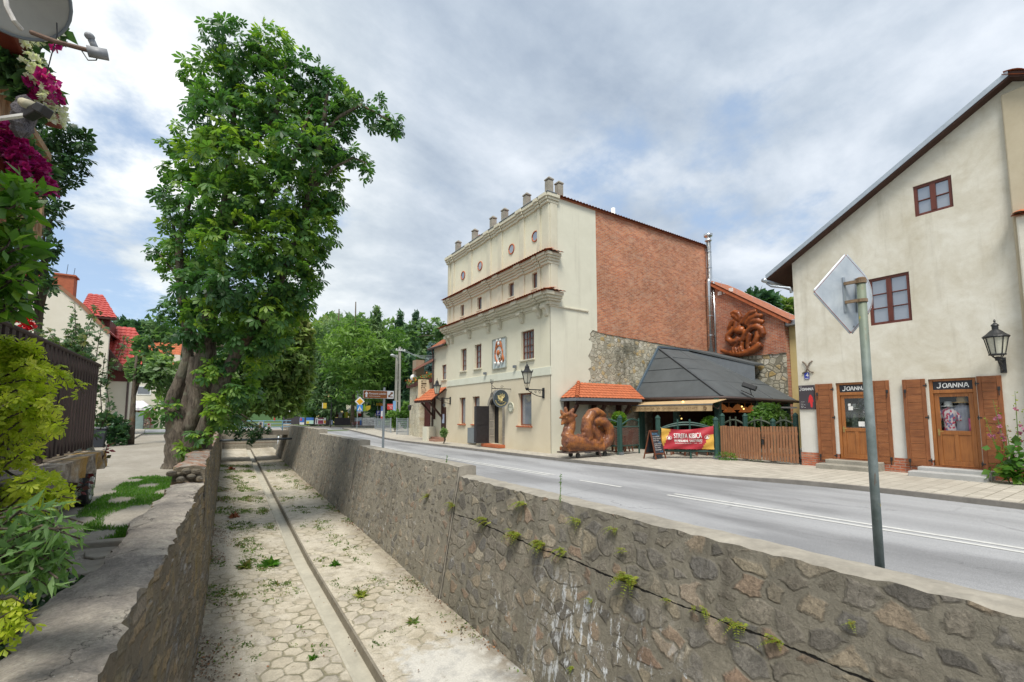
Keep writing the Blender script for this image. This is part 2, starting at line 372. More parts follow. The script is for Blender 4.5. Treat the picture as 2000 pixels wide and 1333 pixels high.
def ex_right(g, x, c, h, fine, mid):
    yy, zz = x['y'], x['z']; wob = g.noise(P3(g), 1.3, 5, .6); wob2 = g.noise(P3(g), 6., 4, .6)
    lim = g.m('LESS_THAN', yy, 9.6)
    dz = g.m('ABSOLUTE', g.m('ADD', g.m('ADD', zz, .37), g.m('MULTIPLY', g.m('SUBTRACT', wob, .5), .16)))
    dz = g.m('ADD', dz, g.m('MULTIPLY', g.m('SUBTRACT', wob2, .5), .035))
    ck = g.m('MULTIPLY', g.rng(dz, .006, .013, 1., 0.), lim)
    for yj in (9.62, 18.2, 26.1):
        dj = g.m('ABSOLUTE', g.m('ADD', g.m('SUBTRACT', yy, yj), g.m('MULTIPLY', g.m('SUBTRACT', wob2, .5), .09)))
        ck = g.m('MAXIMUM', ck, g.rng(dj, .012, .026, 1., 0.))
    nv = g.noise(g.map(P3(g), (1, 1, .35)), 7., 7, .75)                                                   # salt bloom
    zone = g.m('MULTIPLY', g.rng(g.m('ABSOLUTE', g.m('SUBTRACT', yy, 5.0)), .5, 1.7, 1., 0.), g.rng(zz, -.5, -.9, 0., 1.))
    sm = g.m('MULTIPLY', g.rng(nv, .545, .585, 0., 1.), zone)
    v = g.comb(yy, g.m('MULTIPLY', zz, 1.), 0.); web = g.vor(g.vadd(v, g.comb(wob, wob2, 0.)), 1.1, 'DISTANCE_TO_EDGE')
    sm = g.m('MAXIMUM', sm, g.m('MULTIPLY', g.m('MULTIPLY', g.rng(web, .004, .012, .75, 0.), g.rng(wob2, .5, .6, 0., 1.)), g.rng(zz, -.8, -1.1, 0., 1.)))
    c = g.mix(sm, c, (.62, .64, .66))
    low = g.rng(zz, -1.4, -2.5, 0., .35); c = g.mix(g.m('MULTIPLY', low, g.noise(P3(g), .8, 4)), c, (.10, .11, .06))   # algae low down
    dr = g.noise(g.map(P3(g), (1, 2.6, .22)), 1.6, 5, .6); c = g.mix(g.rng(dr, .5, .72, 0., .55), c, (.085, .075, .06))  # soot runs
    c = g.mix(ck, c, (.012, .011, .01)); h = g.m('SUBTRACT', h, g.m('MULTIPLY', ck, 1.6))
    return c, h
def ex_left(g, x, c, h, fine, mid):
    n = g.noise(g.map(P3(g), (1, .5, .35)), 1.4, 5, .6); c = g.mix(g.rng(n, .52, .66, 0., .6), c, (.30, .22, .07))        # ochre lichen
    n = g.noise(g.map(P3(g), (1, .7, 3)), 2.4, 5, .7); c = g.mix(g.rng(n, .58, .68, 0., .7), c, (.42, .42, .42))
    return c, h
GREYS = [(0., (.14, .13, .115)), (.28, (.27, .24, .19)), (.48, (.19, .18, .165)), (.68, (.33, .285, .21)), (.86, (.29, .205, .15)), (1., (.42, .38, .30))]
m_rwall = mat_rubble('channel_rubble', 'yz', (3.3, 4.3), GREYS, (.235, .215, .172), .09, .03, .032, extra=ex_right, hide=.48, warp=.85)
m_rfar = mat_rubble('channel_rubble_fine', 'yz', (4.2, 5.4), GREYS, (.27, .245, .195), .14, .04, .022, extra=ex_right, hide=.75, warp=.6)
m_lwall = mat_rubble('slate_courses', 'yz', (1.5, 8.5), [(0., (.15, .14, .12)), (.4, (.26, .23, .17)), (.7, (.33, .25, .15)), (1., (.24, .235, .225))], (.20, .17, .125), .12, .03, .05, extra=ex_left, hide=.35, warp=.6)
LIME = [(0., (.42, .38, .28)), (.4, (.56, .53, .43)), (.7, (.62, .58, .46)), (.85, (.50, .36, .15)), (1., (.68, .66, .58))]
def ex_soot(g, x, c, h, fine, mid):
    n = g.noise(g.map(P3(g), (1.2, 1, .5)), 1.0, 6, .65); k = g.m('MULTIPLY', g.rng(n, .45, .6, 0., .85), g.rng(g.m('ABSOLUTE', g.m('SUBTRACT', x['x'], 18.6)), 1.0, 2.6, 1., .1))
    return g.mix(k, c, (.10, .10, .075)), h
m_lime = mat_rubble('limestone_rubble', 'xz', (4.4, 5.4), LIME, (.40, .375, .29), .1, .01, .03, extra=ex_soot, hide=.35)
m_lime2 = mat_rubble('limestone_rubble_clean', 'yz', (3.2, 3.6), LIME, (.27, .25, .19), .08, .04, .035, hide=.1)
m_ashlar = mat_rubble('pale_ashlar', 'yz', (1.8, 3.4), [(0., (.58, .52, .38)), (.6, (.68, .64, .50)), (1., (.52, .45, .30))], (.50, .46, .36), .08, .01, .012, hide=.1, rnd=.55)
def mat_brick(name, axes, sc=1., tones=((.40, .125, .06), (.50, .19, .095), (.29, .10, .06)), mortar=(.40, .32, .25), msize=.10, bumpd=.008, seed=0., pale=.25):
    m, g, b = newmat(name); x = dict(zip('xyz', g.sep(P3(g)))); fine = g.noise(P3(g), 30, 5, .65); big = g.noise(P3(g), .5, 6, .6)
    v = g.comb(g.m('ADD', x[axes[0]], seed), g.m('ADD', x[axes[1]], g.m('MULTIPLY', g.m('SUBTRACT', g.noise(P3(g), 1.5, 3), .5), .03)), 0.)
    br = g.new('ShaderNodeTexBrick', {'Vector': v, 'Color1': (0, 0, 0, 1), 'Color2': (1, 1, 1, 1), 'Mortar': (.5, .5, .5, 1), 'Scale': sc, 'Mortar Size': msize * .1, 'Mortar Smooth': .25, 'Bias': 0., 'Brick Width': .26, 'Row Height': .078})
    cell = g.sep(br.outputs['Color'])[0]
    f = g.m('ADD', g.m('MULTIPLY', cell, .6), g.m('MULTIPLY', g.noise(g.map(v, (3.8, 12.8, 1)), 1., 2), .45))
    c = g.ramp(f, [(.15, tones[2]), (.45, tones[0]), (.8, tones[1])]); c = g.mix(1., c, g.ramp(fine, [(.3, .75), (.7, 1.25)]), 'MULTIPLY')
    c = g.mix(1., c, g.ramp(big, [(.3, .66), (.7, 1.2)]), 'MULTIPLY'); c = g.mix(g.rng(fine, .6, .75, 0., pale), c, (.55, .45, .37))
    c = g.mix(g.rng(g.noise(g.map(P3(g), (1, 1, 2.2)), 1.6, 8, .72), .5, .66, 0., .45), c, (.58, .40, .29)); c = g.mix(br.outputs['Fac'], c, g.mix(1., mortar, g.ramp(g.noise(P3(g), 4, 3), [(.3, .6), (.7, 1.2)]), 'MULTIPLY'))
    fin(g, b, c, .9, g.bump(g.m('ADD', g.m('MULTIPLY', g.m('SUBTRACT', 1., br.outputs['Fac']), 1.), g.m('MULTIPLY', fine, .5)), .7, bumpd), 0., .2)
    return m
m_brick = mat_brick('old_brick', 'xz', tones=((.50, .165, .075), (.60, .25, .125), (.36, .13, .075)), mortar=(.46, .36, .28), pale=.35)
m_brick2 = mat_brick('pointed_brick', 'yz', tones=((.40, .125, .065), (.50, .17, .08), (.30, .09, .05)), mortar=(.46, .40, .34), msize=.11)
m_plinth = mat_brick('plinth_brick', 'yz', tones=((.42, .12, .06), (.5, .17, .09), (.34, .10, .06)), mortar=(.38, .3, .25))
def mat_plaster(name, col, col2, dirt=(.25, .22, .17), amt=.35, sc=.9, base=None, rough=.93, bd=.004, streak=True, lowz=None):
    """limewash: cloudy patches, rain streaks from the top, optional worn foot"""
    m, g, b = newmat(name); p = P3(g); n1 = g.noise(p, sc, 10, .68, .6); n2 = g.noise(p, sc * 6, 8, .68); n3 = g.noise(p, 45, 4, .6)
    c = g.ramp(g.m('ADD', g.m('MULTIPLY', n1, .75), g.m('MULTIPLY', n2, .25)), [(.34, col2), (.62, col)])
    if streak:
        s_ = g.noise(g.map(p, (1.6, 1.6, .16)), 1.6, 6, .65); c = g.mix(g.rng(s_, .56, .8, 0., amt), c, dirt)
    if lowz:
        z = g.sep(p)[2]; k = g.m('MULTIPLY', g.rng(g.m('ADD', z, g.m('MULTIPLY', n1, 1.2)), lowz[0], lowz[1], 1., 0.), lowz[2]); c = g.mix(k, c, lowz[3])
    c = g.mix(g.rng(n3, .62, .78, 0., .18), c, dirt)
    fin(g, b, c, rough, g.bump(g.m('ADD', g.m('MULTIPLY', n3, .4), n2), .45, bd), 0., .15)
    return m
m_cream = mat_plaster('cream_render', (.745, .71, .56), (.69, .65, .50), amt=.16, sc=.5)
m_cream2 = mat_plaster('pale_side_render', (.71, .695, .575), (.64, .625, .51), amt=.22, sc=.45)
m_buff = mat_plaster('buff_ground_floor_render', (.68, .61, .465), (.63, .555, .41), amt=.14, sc=.6, lowz=(.0, 1.2, .35, (.58, .46, .27)))
m_trim = mat_plaster('moulding_render', (.66, .625, .50), (.585, .55, .43), dirt=(.30, .27, .19), amt=.35, sc=1.4)
m_band = mat_plaster('pale_band', (.70, .71, .60), (.64, .645, .53), amt=.25, sc=1.2)
m_lime_w = mat_plaster('old_limewash', (.74, .71, .62), (.56, .51, .40), dirt=(.36, .32, .24), amt=.5, sc=.8, bd=.012, lowz=(1.2, 3.6, .75, (.64, .64, .62)))
m_yellow = mat_plaster('yellow_render', (.64, .54, .27), (.58, .47, .22), amt=.2)
m_whouse = mat_plaster('white_house_render', (.70, .665, .57), (.65, .61, .51), amt=.08, sc=.5)
m_conc = plain('old_concrete', (.30, .275, .23), .35, 2.2, .93, .5, 30, bd=.01)
m_conc_d = plain('weathered_step', (.30, .28, .235), .3, 3, .92, .4, 40, bd=.006)
m_steps_new = plain('grey_step', (.40, .40, .39), .15, 3, .9, .3, 50)
m_white = plain('white_paint', (.78, .78, .76), .06, 4, .5)
m_black = plain('black_iron', (.02, .021, .023), .3, 8, .45, .2, 40, spec=.5)
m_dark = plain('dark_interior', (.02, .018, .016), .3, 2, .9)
m_steel = plain('stainless', (.62, .63, .63), .08, 3, .28, .05, 30, metal=1., stretch=(1, 1, .2))
m_zinc = plain('zinc', (.42, .46, .50), .15, 3, .42, .1, 30, metal=.75)
m_galv = plain('galvanised_post', (.30, .34, .36), .15, 6, .5, .1, 40, metal=.4)
m_tile = plain('clay_tile', (.44, .13, .055), .3, 5, .8, .3, 40)
m_tile_old = plain('old_clay_tile', (.34, .12, .06), .4, 4, .85, .4, 40)
m_tile_red = plain('glazed_red_tile', (.46, .075, .06), .18, 3, .45, .1, 20, spec=.5)
m_felt = plain('bitumen_felt', (.085, .095, .10), .22, 1.2, .88, .45, 160, bd=.003)
m_gutter = plain('dark_gutter', (.075, .05, .045), .2, 4, .5)
m_slate_trim = plain('grey_fascia', (.16, .18, .20), .15, 4, .55)
def mat_wood(name, col, dark, ax='z', sc=1., rough=.6, spec=.35, wear=0., wearcol=(.5, .45, .38)):
    m, g, b = newmat(name); st = {'x': (.35, 7, 7), 'y': (7, .35, 7), 'z': (7, 7, .35)}[ax]
    oi = g.new('ShaderNodeObjectInfo').outputs['Random']; p = g.vadd(P3(g), g.comb(oi, oi, oi)); v = g.map(p, tuple(s_ * sc for s_ in st))
    n = g.noise(v, 2.2, 7, .65, .6); n2 = g.noise(p, 3., 4, .6); n3 = g.noise(v, 9., 4, .6)
    c = g.ramp(g.m('ADD', g.m('MULTIPLY', n, .6), g.m('MULTIPLY', n2, .4)), [(.32, dark), (.66, col)])
    c = g.mix(1., c, g.ramp(n3, [(.3, .8), (.7, 1.15)]), 'MULTIPLY')
    if wear: c = g.mix(g.rng(n3, .6, .72, 0., wear), c, wearcol)
    fin(g, b, c, rough, g.bump(n, .35, .003), 0., spec); return m
m_shutter = mat_wood('shutter_wood', (.33, .125, .045), (.17, .06, .024), 'y', wear=.45, wearcol=(.42, .26, .15))
m_stile = mat_wood('shutter_stile', (.31, .115, .042), (.16, .055, .022), 'z', wear=.35, wearcol=(.42, .26, .15))
m_door = mat_wood('varnished_door', (.40, .155, .04), (.25, .085, .022), 'z', rough=.4, spec=.5)
m_winframe = mat_wood('red_brown_frame', (.16, .045, .03), (.09, .026, .02), 'z', rough=.45)
m_winframe2 = mat_wood('brown_frame', (.27, .10, .055), (.17, .06, .035), 'z', rough=.5)
m_darkwood = mat_wood('dark_stained_timber', (.075, .032, .022), (.035, .016, .012), 'z', rough=.6)
m_picket = mat_wood('weathered_picket', (.36, .17, .08), (.19, .085, .045), 'z', wear=.35, wearcol=(.33, .24, .17))
m_bpicket = mat_wood('black_brown_picket', (.055, .036, .033), (.026, .018, .018), 'z', rough=.65, wear=.35, wearcol=(.10, .075, .07))
m_green = plain('green_painted_timber', (.028, .075, .062), .3, 8, .5, .2, 40)
m_gate = mat_wood('oxblood_gate', (.13, .03, .025), (.075, .018, .016), 'z')
m_chair = mat_wood('chair_wood', (.22, .075, .035), (.11, .036, .02), 'z')
m_statue = None
def mat_glass(name, col=(.03, .035, .04), rough=.04, clear=0.):
    m, g, b = newmat(name); fin(g, b, (.30, .33, .38), rough, g.bump(g.noise(P3(g), .7, 2), .06, .02), .42, .9)
    if clear:
        t = g.new('ShaderNodeBsdfTransparent'); fr = g.new('ShaderNodeFresnel', {'IOR': 1.5}).outputs[0]; gl = g.new('ShaderNodeBsdfGlossy', {'Roughness': .02})
        mx = g.new('ShaderNodeMixShader', {0: g.m('MULTIPLY', fr, clear, clamp=True), 1: t.outputs[0], 2: gl.outputs[0]}); g.l.new(mx.outputs[0], g.n['Material Output'].inputs[0])
    return m
m_glass = mat_glass('window_glass'); m_shop = mat_glass('shop_glass', clear=1.6)
m_lampglass = plain('frosted_lantern_glass', (.50, .49, .40), .12, 3, .25, .02, spec=.6)
def mat_emit(name, col, s):
    m, g, b = newmat(name); fin(g, b, col, .4); b.inputs['Emission Color'].default_value = col + (1,); b.inputs['Emission Strength'].default_value = s; return m
m_bulb = mat_emit('warm_bulb', (1., .62, .18), 1.6)
m_shade_lit = mat_emit('lit_orange_shade', (.55, .20, .06), .10)
m_asph = None
def mk_road():
    m, g, b = newmat('worn_asphalt'); p = P3(g); x, y, z = g.sep(p); n = g.noise(p, .5, 6, .6); f = g.noise(p, 90, 3, .7); st = g.noise(g.map(p, (1.5, .06, 1)), 1.3, 5, .6)
    c = g.ramp(g.m('ADD', g.m('MULTIPLY', n, .4), g.m('MULTIPLY', st, .6)), [(.3, (.265, .268, .278)), (.7, (.345, .348, .356))])
    tr = g.m('MINIMUM', g.m('ABSOLUTE', g.m('SUBTRACT', x, 11.0)), g.m('ABSOLUTE', g.m('SUBTRACT', x, 7.2)))
    c = g.mix(1., c, g.ramp(g.m('MULTIPLY', g.rng(g.m('ABSOLUTE', g.m('SUBTRACT', tr, .75)), 0., .6, 1., 0.), g.m('ADD', .4, st)), [(0., 1.06), (1., .84)]), 'MULTIPLY')
    sp = g.noise(g.map(p, (1, .5, 1)), 5., 4, .7); c = g.mix(g.rng(sp, .68, .76, 0., .5), c, (.12, .12, .125))
    vc = g.vor(g.vadd(p, g.comb(g.m('MULTIPLY', n, 3.), 0., 0.)), .33, 'DISTANCE_TO_EDGE'); c = g.mix(g.m('MULTIPLY', g.rng(vc, .004, .010, .4, 0.), g.rng(n, .45, .6, 0., 1.)), c, (.12, .12, .12))
    c = g.mix(1., c, g.ramp(g.noise(g.map(p, (1.2, .35, 1), (4, 2, 0)), .55, 5, .55), [(.4, .78), (.52, 1.04), (.7, 1.12)]), 'MULTIPLY'); c = g.mix(1., c, g.ramp(f, [(.3, .72), (.7, 1.25)]), 'MULTIPLY'); fin(g, b, c, .85, g.bump(f, .5, .006), 0., .3); return m
m_asph = mk_road()
def mk_pave():
    m, g, b = newmat('paving_blocks'); p = P3(g); br = g.new('ShaderNodeTexBrick', {'Vector': g.map(p, (1, 1, 1), (0, 0, 0), (0, 0, 0)), 'Color1': (0, 0, 0, 1), 'Color2': (1, 1, 1, 1), 'Mortar': (.5, .5, .5, 1), 'Scale': 1., 'Mortar Size': .012, 'Mortar Smooth': .3, 'Bias': 0., 'Brick Width': .40, 'Row Height': .27})
    n = g.noise(p, .6, 6, .6); f = g.noise(p, 60, 4, .6); c = g.ramp(g.m('ADD', g.m('MULTIPLY', g.sep(br.outputs['Color'])[0], .35), g.m('MULTIPLY', n, .7)), [(.25, (.36, .33, .28)), (.8, (.50, .465, .40))])
    c = g.mix(1., c, g.ramp(f, [(.3, .85), (.7, 1.12)]), 'MULTIPLY'); c = g.mix(g.m('MULTIPLY', br.outputs['Fac'], g.rng(n, .35, .6, .25, .8)), c, (.17, .155, .115))
    fin(g, b, c, .9, g.bump(g.m('SUBTRACT', g.m('MULTIPLY', f, .3), br.outputs['Fac']), .5, .006), 0., .2); return m
m_pave = mk_pave()
def mk_floor():
    m, g, b = newmat('channel_hex_paving'); p = P3(g); x, y, z = g.sep(p)
    wv = g.new('ShaderNodeTexNoise', {'Vector': p, 'Scale': .9, 'Detail': 3.}).outputs['Color']; pv = g.vadd(p, g.new('ShaderNodeVectorMath', operation='SCALE', ins={0: wv, 'Scale': .34}).outputs[0])
    fine = g.noise(p, 34, 6, .65); mid = g.noise(p, 4.5, 6, .62); big = g.noise(g.map(p, (1, .55, 1)), .75, 7, .6, .4)
    dist, rnd = hexgrid(g, pv, 2.9); dist = g.m('ADD', dist, g.m('MULTIPLY', g.m('SUBTRACT', mid, .5), .26))
    j = g.rng(dist, .01, .09, 1., 0.)
    blk = g.mix(1., g.ramp(rnd, [(0., (.41, .355, .265)), (.5, (.50, .445, .345)), (1., (.40, .36, .30))]), g.ramp(mid, [(.3, .78), (.7, 1.2)]), 'MULTIPLY')
    silt = g.ramp(g.m('ADD', g.m('MULTIPLY', mid, .5), g.m('MULTIPLY', fine, .5)), [(.3, (.44, .395, .315)), (.7, (.60, .55, .455))])
    jc = g.mix(g.rng(big, .36, .56), (.19, .175, .10), (.40, .36, .27)); c = g.mix(j, blk, jc)
    cov = g.rng(g.m('ADD', big, g.m('MULTIPLY', g.m('SUBTRACT', mid, .5), .5)), .45, .60, .12, .9); c = g.mix(cov, c, silt)
    sm = g.m('MULTIPLY', g.rng(g.m('ADD', g.m('MULTIPLY', g.m('SUBTRACT', mid, .5), 2.2), g.m('SUBTRACT', 8.2, y)), 0., .5), g.rng(g.m('ADD', x, g.m('SUBTRACT', mid, .5)), 2.75, 2.95))   # cement skim
    c = g.mix(sm, c, g.mix(g.rng(g.noise(p, 1.2, 6, .6), .42, .56), (.33, .325, .31), (.56, .54, .49)))
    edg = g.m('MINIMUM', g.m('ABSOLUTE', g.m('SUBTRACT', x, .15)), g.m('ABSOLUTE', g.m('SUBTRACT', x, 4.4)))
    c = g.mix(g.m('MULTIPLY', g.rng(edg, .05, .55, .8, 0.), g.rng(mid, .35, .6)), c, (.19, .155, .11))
    c = g.mix(g.rng(g.noise(p, 2.6, 7, .7), .60, .68, 0., .65), c, (.23, .19, .13)); c = g.mix(1., c, g.ramp(fine, [(.25, .8), (.75, 1.16)]), 'MULTIPLY')
    h = g.m('ADD', g.m('MULTIPLY', g.m('SUBTRACT', 1., j), g.m('SUBTRACT', 1., g.m('MAXIMUM', cov, sm))), g.m('MULTIPLY', g.m('ADD', fine, mid), .35))
    fin(g, b, c, .93, g.bump(h, .8, .03), 0., .15); return m
m_floor = mk_floor()
def mk_dirt():
    m, g, b = newmat('dirt_lane'); p = P3(g); n = g.noise(g.map(p, (1, .5, 1)), .7, 7, .62); f = g.noise(p, 40, 5, .65); mid = g.noise(p, 4, 6, .65)
    c = g.ramp(g.m('ADD', g.m('MULTIPLY', n, .6), g.m('MULTIPLY', mid, .4)), [(.3, (.24, .215, .175)), (.68, (.40, .37, .32))]); c = g.mix(1., c, g.ramp(f, [(.3, .78), (.7, 1.18)]), 'MULTIPLY')
    fin(g, b, c, .95, g.bump(g.m('ADD', f, g.m('MULTIPLY', mid, 2)), .6, .015), 0., .1); return m
m_dirt = mk_dirt()
m_ground = plain('meadow_ground', (.09, .13, .04), .4, .3, .95, .4, 10)
m_kerb = plain('kerb_stone', (.20, .185, .165), .25, 4, .9, .4, 50)
m_markw = plain('road_paint', (.56, .56, .54), .2, 6, .7, .2, 60)
m_bark = None
def mk_bark(name, a, bcol):
    m, g, b = newmat(name); p = P3(g); v = g.map(p, (9, 9, 2.2)); n = g.noise(v, 1.6, 8, .65, .8); n2 = g.noise(p, 2.2, 5, .6)
    c = g.ramp(n, [(.33, bcol), (.64, a)]); c = g.mix(g.rng(n2, .55, .68, 0., .6), c, (.19, .205, .15)); c = g.mix(g.rng(g.noise(p, 1.1, 4), .6, .7, 0., .6), c, (.20, .09, .035))
    fin(g, b, c, .92, g.bump(n, 1., .07), 0., .15); return m
m_bark = mk_bark('chestnut_bark', (.185, .155, .12), (.055, .044, .036)); m_bark2 = mk_bark('plain_bark', (.16, .13, .10), (.06, .05, .04))
# ================================================================== the ground, the lane, the road and the channel
def zfloor(y): return -2.45 + .03 * (y - 4.)
LWX = [(-3, -.78), (3.45, -.45), (8.4, -.20), (11.7, -.05), (16., .06), (30, .42), (52., 1.0)]
def lerp(t, L):
    for (a, va), (b, vb) in zip(L, L[1:]):
        if t <= b: return va + (vb - va) * (t - a) / (b - a)
    return L[-1][1]
def lx(y): return lerp(y, LWX)
def gx(y): return 2.30 + max(0., y - 14) * .021
KERB = [(-6., 13.4), (2., 13.42), (4.3, 13.46), (5.6, 13.3), (7.2, 12.85), (9., 12.45), (13., 11.9), (20., 11.5), (26., 11.2), (30., 10.9), (33., 11.0), (38., 11.5), (46., 12.1), (54., 12.6), (57., 13.4), (60., 18.)]
def kx(y): return lerp(y, KERB)
def strip(mb, rows): 
    for (a, b), (c, d_) in zip(rows, rows[1:]): mb.quad(a, b, d_, c)
def zroad(y): return 0. if y < 36 else (y - 36) * .012
g_ = MB()
for q in (((-260, -60), (-1.2, -60), (-1.2, 50), (-260, 50)), ((5.2, -60), (300, -60), (300, 50), (5.2, 50)), ((-260, 50), (300, 50), (300, 420), (-260, 420))):
    z = .16 if q[0][0] < 0 else -.05
    if q[0][1] == 50: z = .2
    g_.add([(a, b, z) for a, b in q], [(0, 1, 2, 3)])
g_.quad((-1.2, -60, .16), (5.2, -60, -.05), (5.2, -6, -.05), (-1.2, -6, .16)); g_.quad((5.2, 49.9, -.05), (300, 49.9, -.05), (300, 50, .2), (5.2, 50, .2))
tag(g_.build('ground', m_ground), kind='structure')
r_ = MB(); ys = [-30, -6] + [i * 1. for i in range(-4, 64)]
strip(r_, [((5.25, y, zroad(y) + .004), (kx(max(y, -6)), y, zroad(y) + .004)) for y in ys]); strip(r_, [((-40, 48 + k * 4, zroad(48 + 4 * k) + .006), (40, 48 + k * 4 + 4, zroad(48 + 4 * k) + .006)) for k in range(4)])
road = tag(r_.build('road', m_asph), kind='structure')
def marking(pts, w):
    mb = MB(); strip(mb, [((a - w / 2, b, zroad(b) + .010), (a + w / 2, b, zroad(b) + .010)) for a, b in pts]); return mb
def cl(y): return lerp(y, [(-6, 9.5), (1.5, 9.46), (8, 9.05), (15, 8.72), (30, 8.1), (45, 8.2), (58, 6)])
for ya, yb, dx in ((-6, 7.0, -.16), (-6, 7.0, .10), (8.4, 9.9, -.1), (11.2, 30, -.14), (11.2, 30, .10)):
    n = max(2, int((yb - ya) / 1.2)); marking([(cl(ya + (yb - ya) * i / n) + dx, ya + (yb - ya) * i / n) for i in range(n + 1)], .11).build('road_marking', m_markw, road)
p_ = MB(); rows = []
def kerb_h(y): return .11 - .075 * max(0., 1 - abs(y - 8.6) / 2.2)
for y in [-30, -6] + [i * .5 for i in range(-10, 116)]:
    k = kx(max(y, -6)); rows.append(((k + .12, y, zroad(y) + kerb_h(y)), (30. if y < 29 else 22 + max(0, y - 40) * .3, y, zroad(y) + .15)))
strip(p_, rows); pav = tag(p_.build('pavement', m_pave), kind='structure')
k_ = MB()
yk = [-30, -6] + [i * .5 for i in range(-10, 116)]
for a, b in zip(yk, yk[1:]):
    p0, p1 = kx(max(a, -6)), kx(max(b, -6)); h0, h1 = zroad(a) + kerb_h(a) + .006, zroad(b) + kerb_h(b) + .006
    k_.quad((p0, a, -.03), (p0, a, h0), (p1, b, h1), (p1, b, -.03)); k_.quad((p0, a, h0), (p0 + .13, a, h0), (p1 + .13, b, h1), (p1, b, h1))
tag(k_.build('kerb', m_kerb), kind='structure')
l_ = MB(); strip(l_, [((-40, y, .205), (lx(max(-3, min(y, 52))) - .4, y, .21)) for y in (-30, 0, 10, 20, 30, 40, 50)]); tag(l_.build('path', m_dirt), kind='structure')
# channel floor: two paved banks and the gutter between them
f_ = MB(); fy = [-3 + i * .5 for i in range(112)]
NX = 8
for a, b in zip(fy, fy[1:]):
    for s in (0, 1):
        for i in range(NX):
            def pt(y, t):
                l0, l1 = (lx(y) - .3, gx(y) - .2) if s == 0 else (gx(y) + .19, 4.9)
                q = l0 + (l1 - l0) * t; e = abs(q - gx(y)); return (q, y, zfloor(y) + .035 * e + .012 * math.sin(q * 9 + y * 4.1) * math.sin(y * 7.3 + q * 3))
            f_.quad(pt(a, i / NX), pt(a, (i + 1) / NX), pt(b, (i + 1) / NX), pt(b, i / NX))
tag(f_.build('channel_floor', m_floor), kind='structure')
m_gut = plain('gutter_concrete', (.44, .41, .33), .2, 2.5, .85, .3, 30); m_gutd = plain('gutter_side', (.22, .195, .15), .3, 5, .85, .3, 30)
u_ = MB()
for a, b in zip(fy, fy[1:]):
    za, zb = zfloor(a), zfloor(b)
    def S(dx, dz): return ((gx(a) + dx, a, za + dz), (gx(b) + dx, b, zb + dz))
    L = [S(-.24, -.02), S(-.225, .03), S(-.175, .03), S(-.15, -.10), S(.14, -.10), S(.155, .06), S(.20, .06), S(.215, -.02)]
    for i, (p0, p1) in enumerate(zip(L, L[1:])): u_.m(1 if i in (4, 5) else 0).quad(p0[0], p1[0], p1[1], p0[1])
tag(u_.build('drainage_gutter', [m_gut, m_gutd]), 'pale concrete gutter running along the middle of the paved channel', 'gutter')
# right retaining wall: four stepped lengths
rw = thing('retaining_wall', 'stepped grey rubble retaining wall between the channel and the road', 'wall', (4.9, 10, -2.5))
for y0, y1, zt in ((-3., 9.62, .44), (9.62, 18.2, .66), (18.2, 26.1, .86), (26.1, 41., 1.08)):
    mb = MB(); ny = int((y1 - y0) / (.12 if y0 < 9 else .3)); nz = 18 if y0 < 9 else 9
    def fp(i, j):
        y = y0 + (y1 - y0) * i / ny; zb = zfloor(y) - .15; z = zb + (zt - zb) * j / nz
        x = 4.89 - .165 * (zt - z) + (R.random() - .5) * .022
        if j == nz: z += (R.random() - .5) * .03; x += (R.random() - .4) * .02
        return (x, y, z)
    Gd = [[fp(i, j) for j in range(nz + 1)] for i in range(ny + 1)]
    for i in range(ny):
        for j in range(nz): mb.quad(Gd[i + 1][j], Gd[i][j], Gd[i][j + 1], Gd[i + 1][j + 1])
    mb.m(1)
    bk = [[(Gd[i][nz][0] + (5.33 - Gd[i][nz][0]) * t + (R.random() - .5) * .012, Gd[i][nz][1], zt + .02 * math.sin(t * pi) + (R.random() - .5) * .016) for t in (.25, .5, .75, 1.)] for i in range(ny + 1)]
    for i in range(ny):
        T0 = [Gd[i][nz]] + bk[i]; T1 = [Gd[i + 1][nz]] + bk[i + 1]
        for a in range(4): mb.quad(T1[a], T0[a], T0[a + 1], T1[a + 1])
        e0, e1 = T0[-1], T1[-1]; mb.quad(e1, e0, (e0[0] + .02, e0[1], -.1), (e1[0] + .02, e1[1], -.1))
    for ii, yy in ((0, y0), (ny, y1)):
        prof = Gd[ii] + bk[ii] + [(5.35, yy, -.1), (5.0, yy, zfloor(yy))]; mb.add(prof, [tuple(range(len(prof)))])
    mb.build('wall_length', [m_rwall if y0 < 9 else m_rfar, m_conc], rw)
# left retaining wall: low near length with a cement cap, higher far length
lw = thing('quay_wall', 'slate-coursed quay wall along the lane with a cracked cement cap', 'wall', (-.4, 8, -2.5))
m_cap = None
def mk_cap():
    m, g, b = newmat('cracked_cement_cap'); p = P3(g); n = g.noise(p, 1.6, 8, .65, .4); f = g.noise(p, 38, 6, .7); mid = g.noise(g.map(p, (1, .6, 1)), 6, 6, .7)
    c = g.ramp(g.m('ADD', g.m('MULTIPLY', n, .6), g.m('MULTIPLY', mid, .4)), [(.32, (.17, .155, .14)), (.5, (.30, .27, .235)), (.66, (.46, .42, .35))])
    c = g.mix(1., c, g.ramp(f, [(.3, .7), (.7, 1.25)]), 'MULTIPLY'); c = g.mix(g.rng(g.noise(p, 70, 2), .68, .74, 0., .7), c, (.5, .5, .46))
    y = g.sep(p)[1]; c = g.mix(g.m('MULTIPLY', g.rng(y, 11.6, 11.7), g.rng(mid, .47, .58, 0., .85)), c, (.26, .11, .055))
    cr = g.vor(g.vadd(p, g.comb(g.m('MULTIPLY', mid, .5), n, 0.)), .9, 'DISTANCE_TO_EDGE'); ck = g.rng(cr, .001, .006, .8, 0.); c = g.mix(ck, c, (.05, .047, .042))
    fin(g, b, c, .95, g.bump(g.m('SUBTRACT', g.m('ADD', f, g.m('MULTIPLY', mid, 2.)), ck), .8, .02), 0., .12); return m
m_cap = mk_cap()
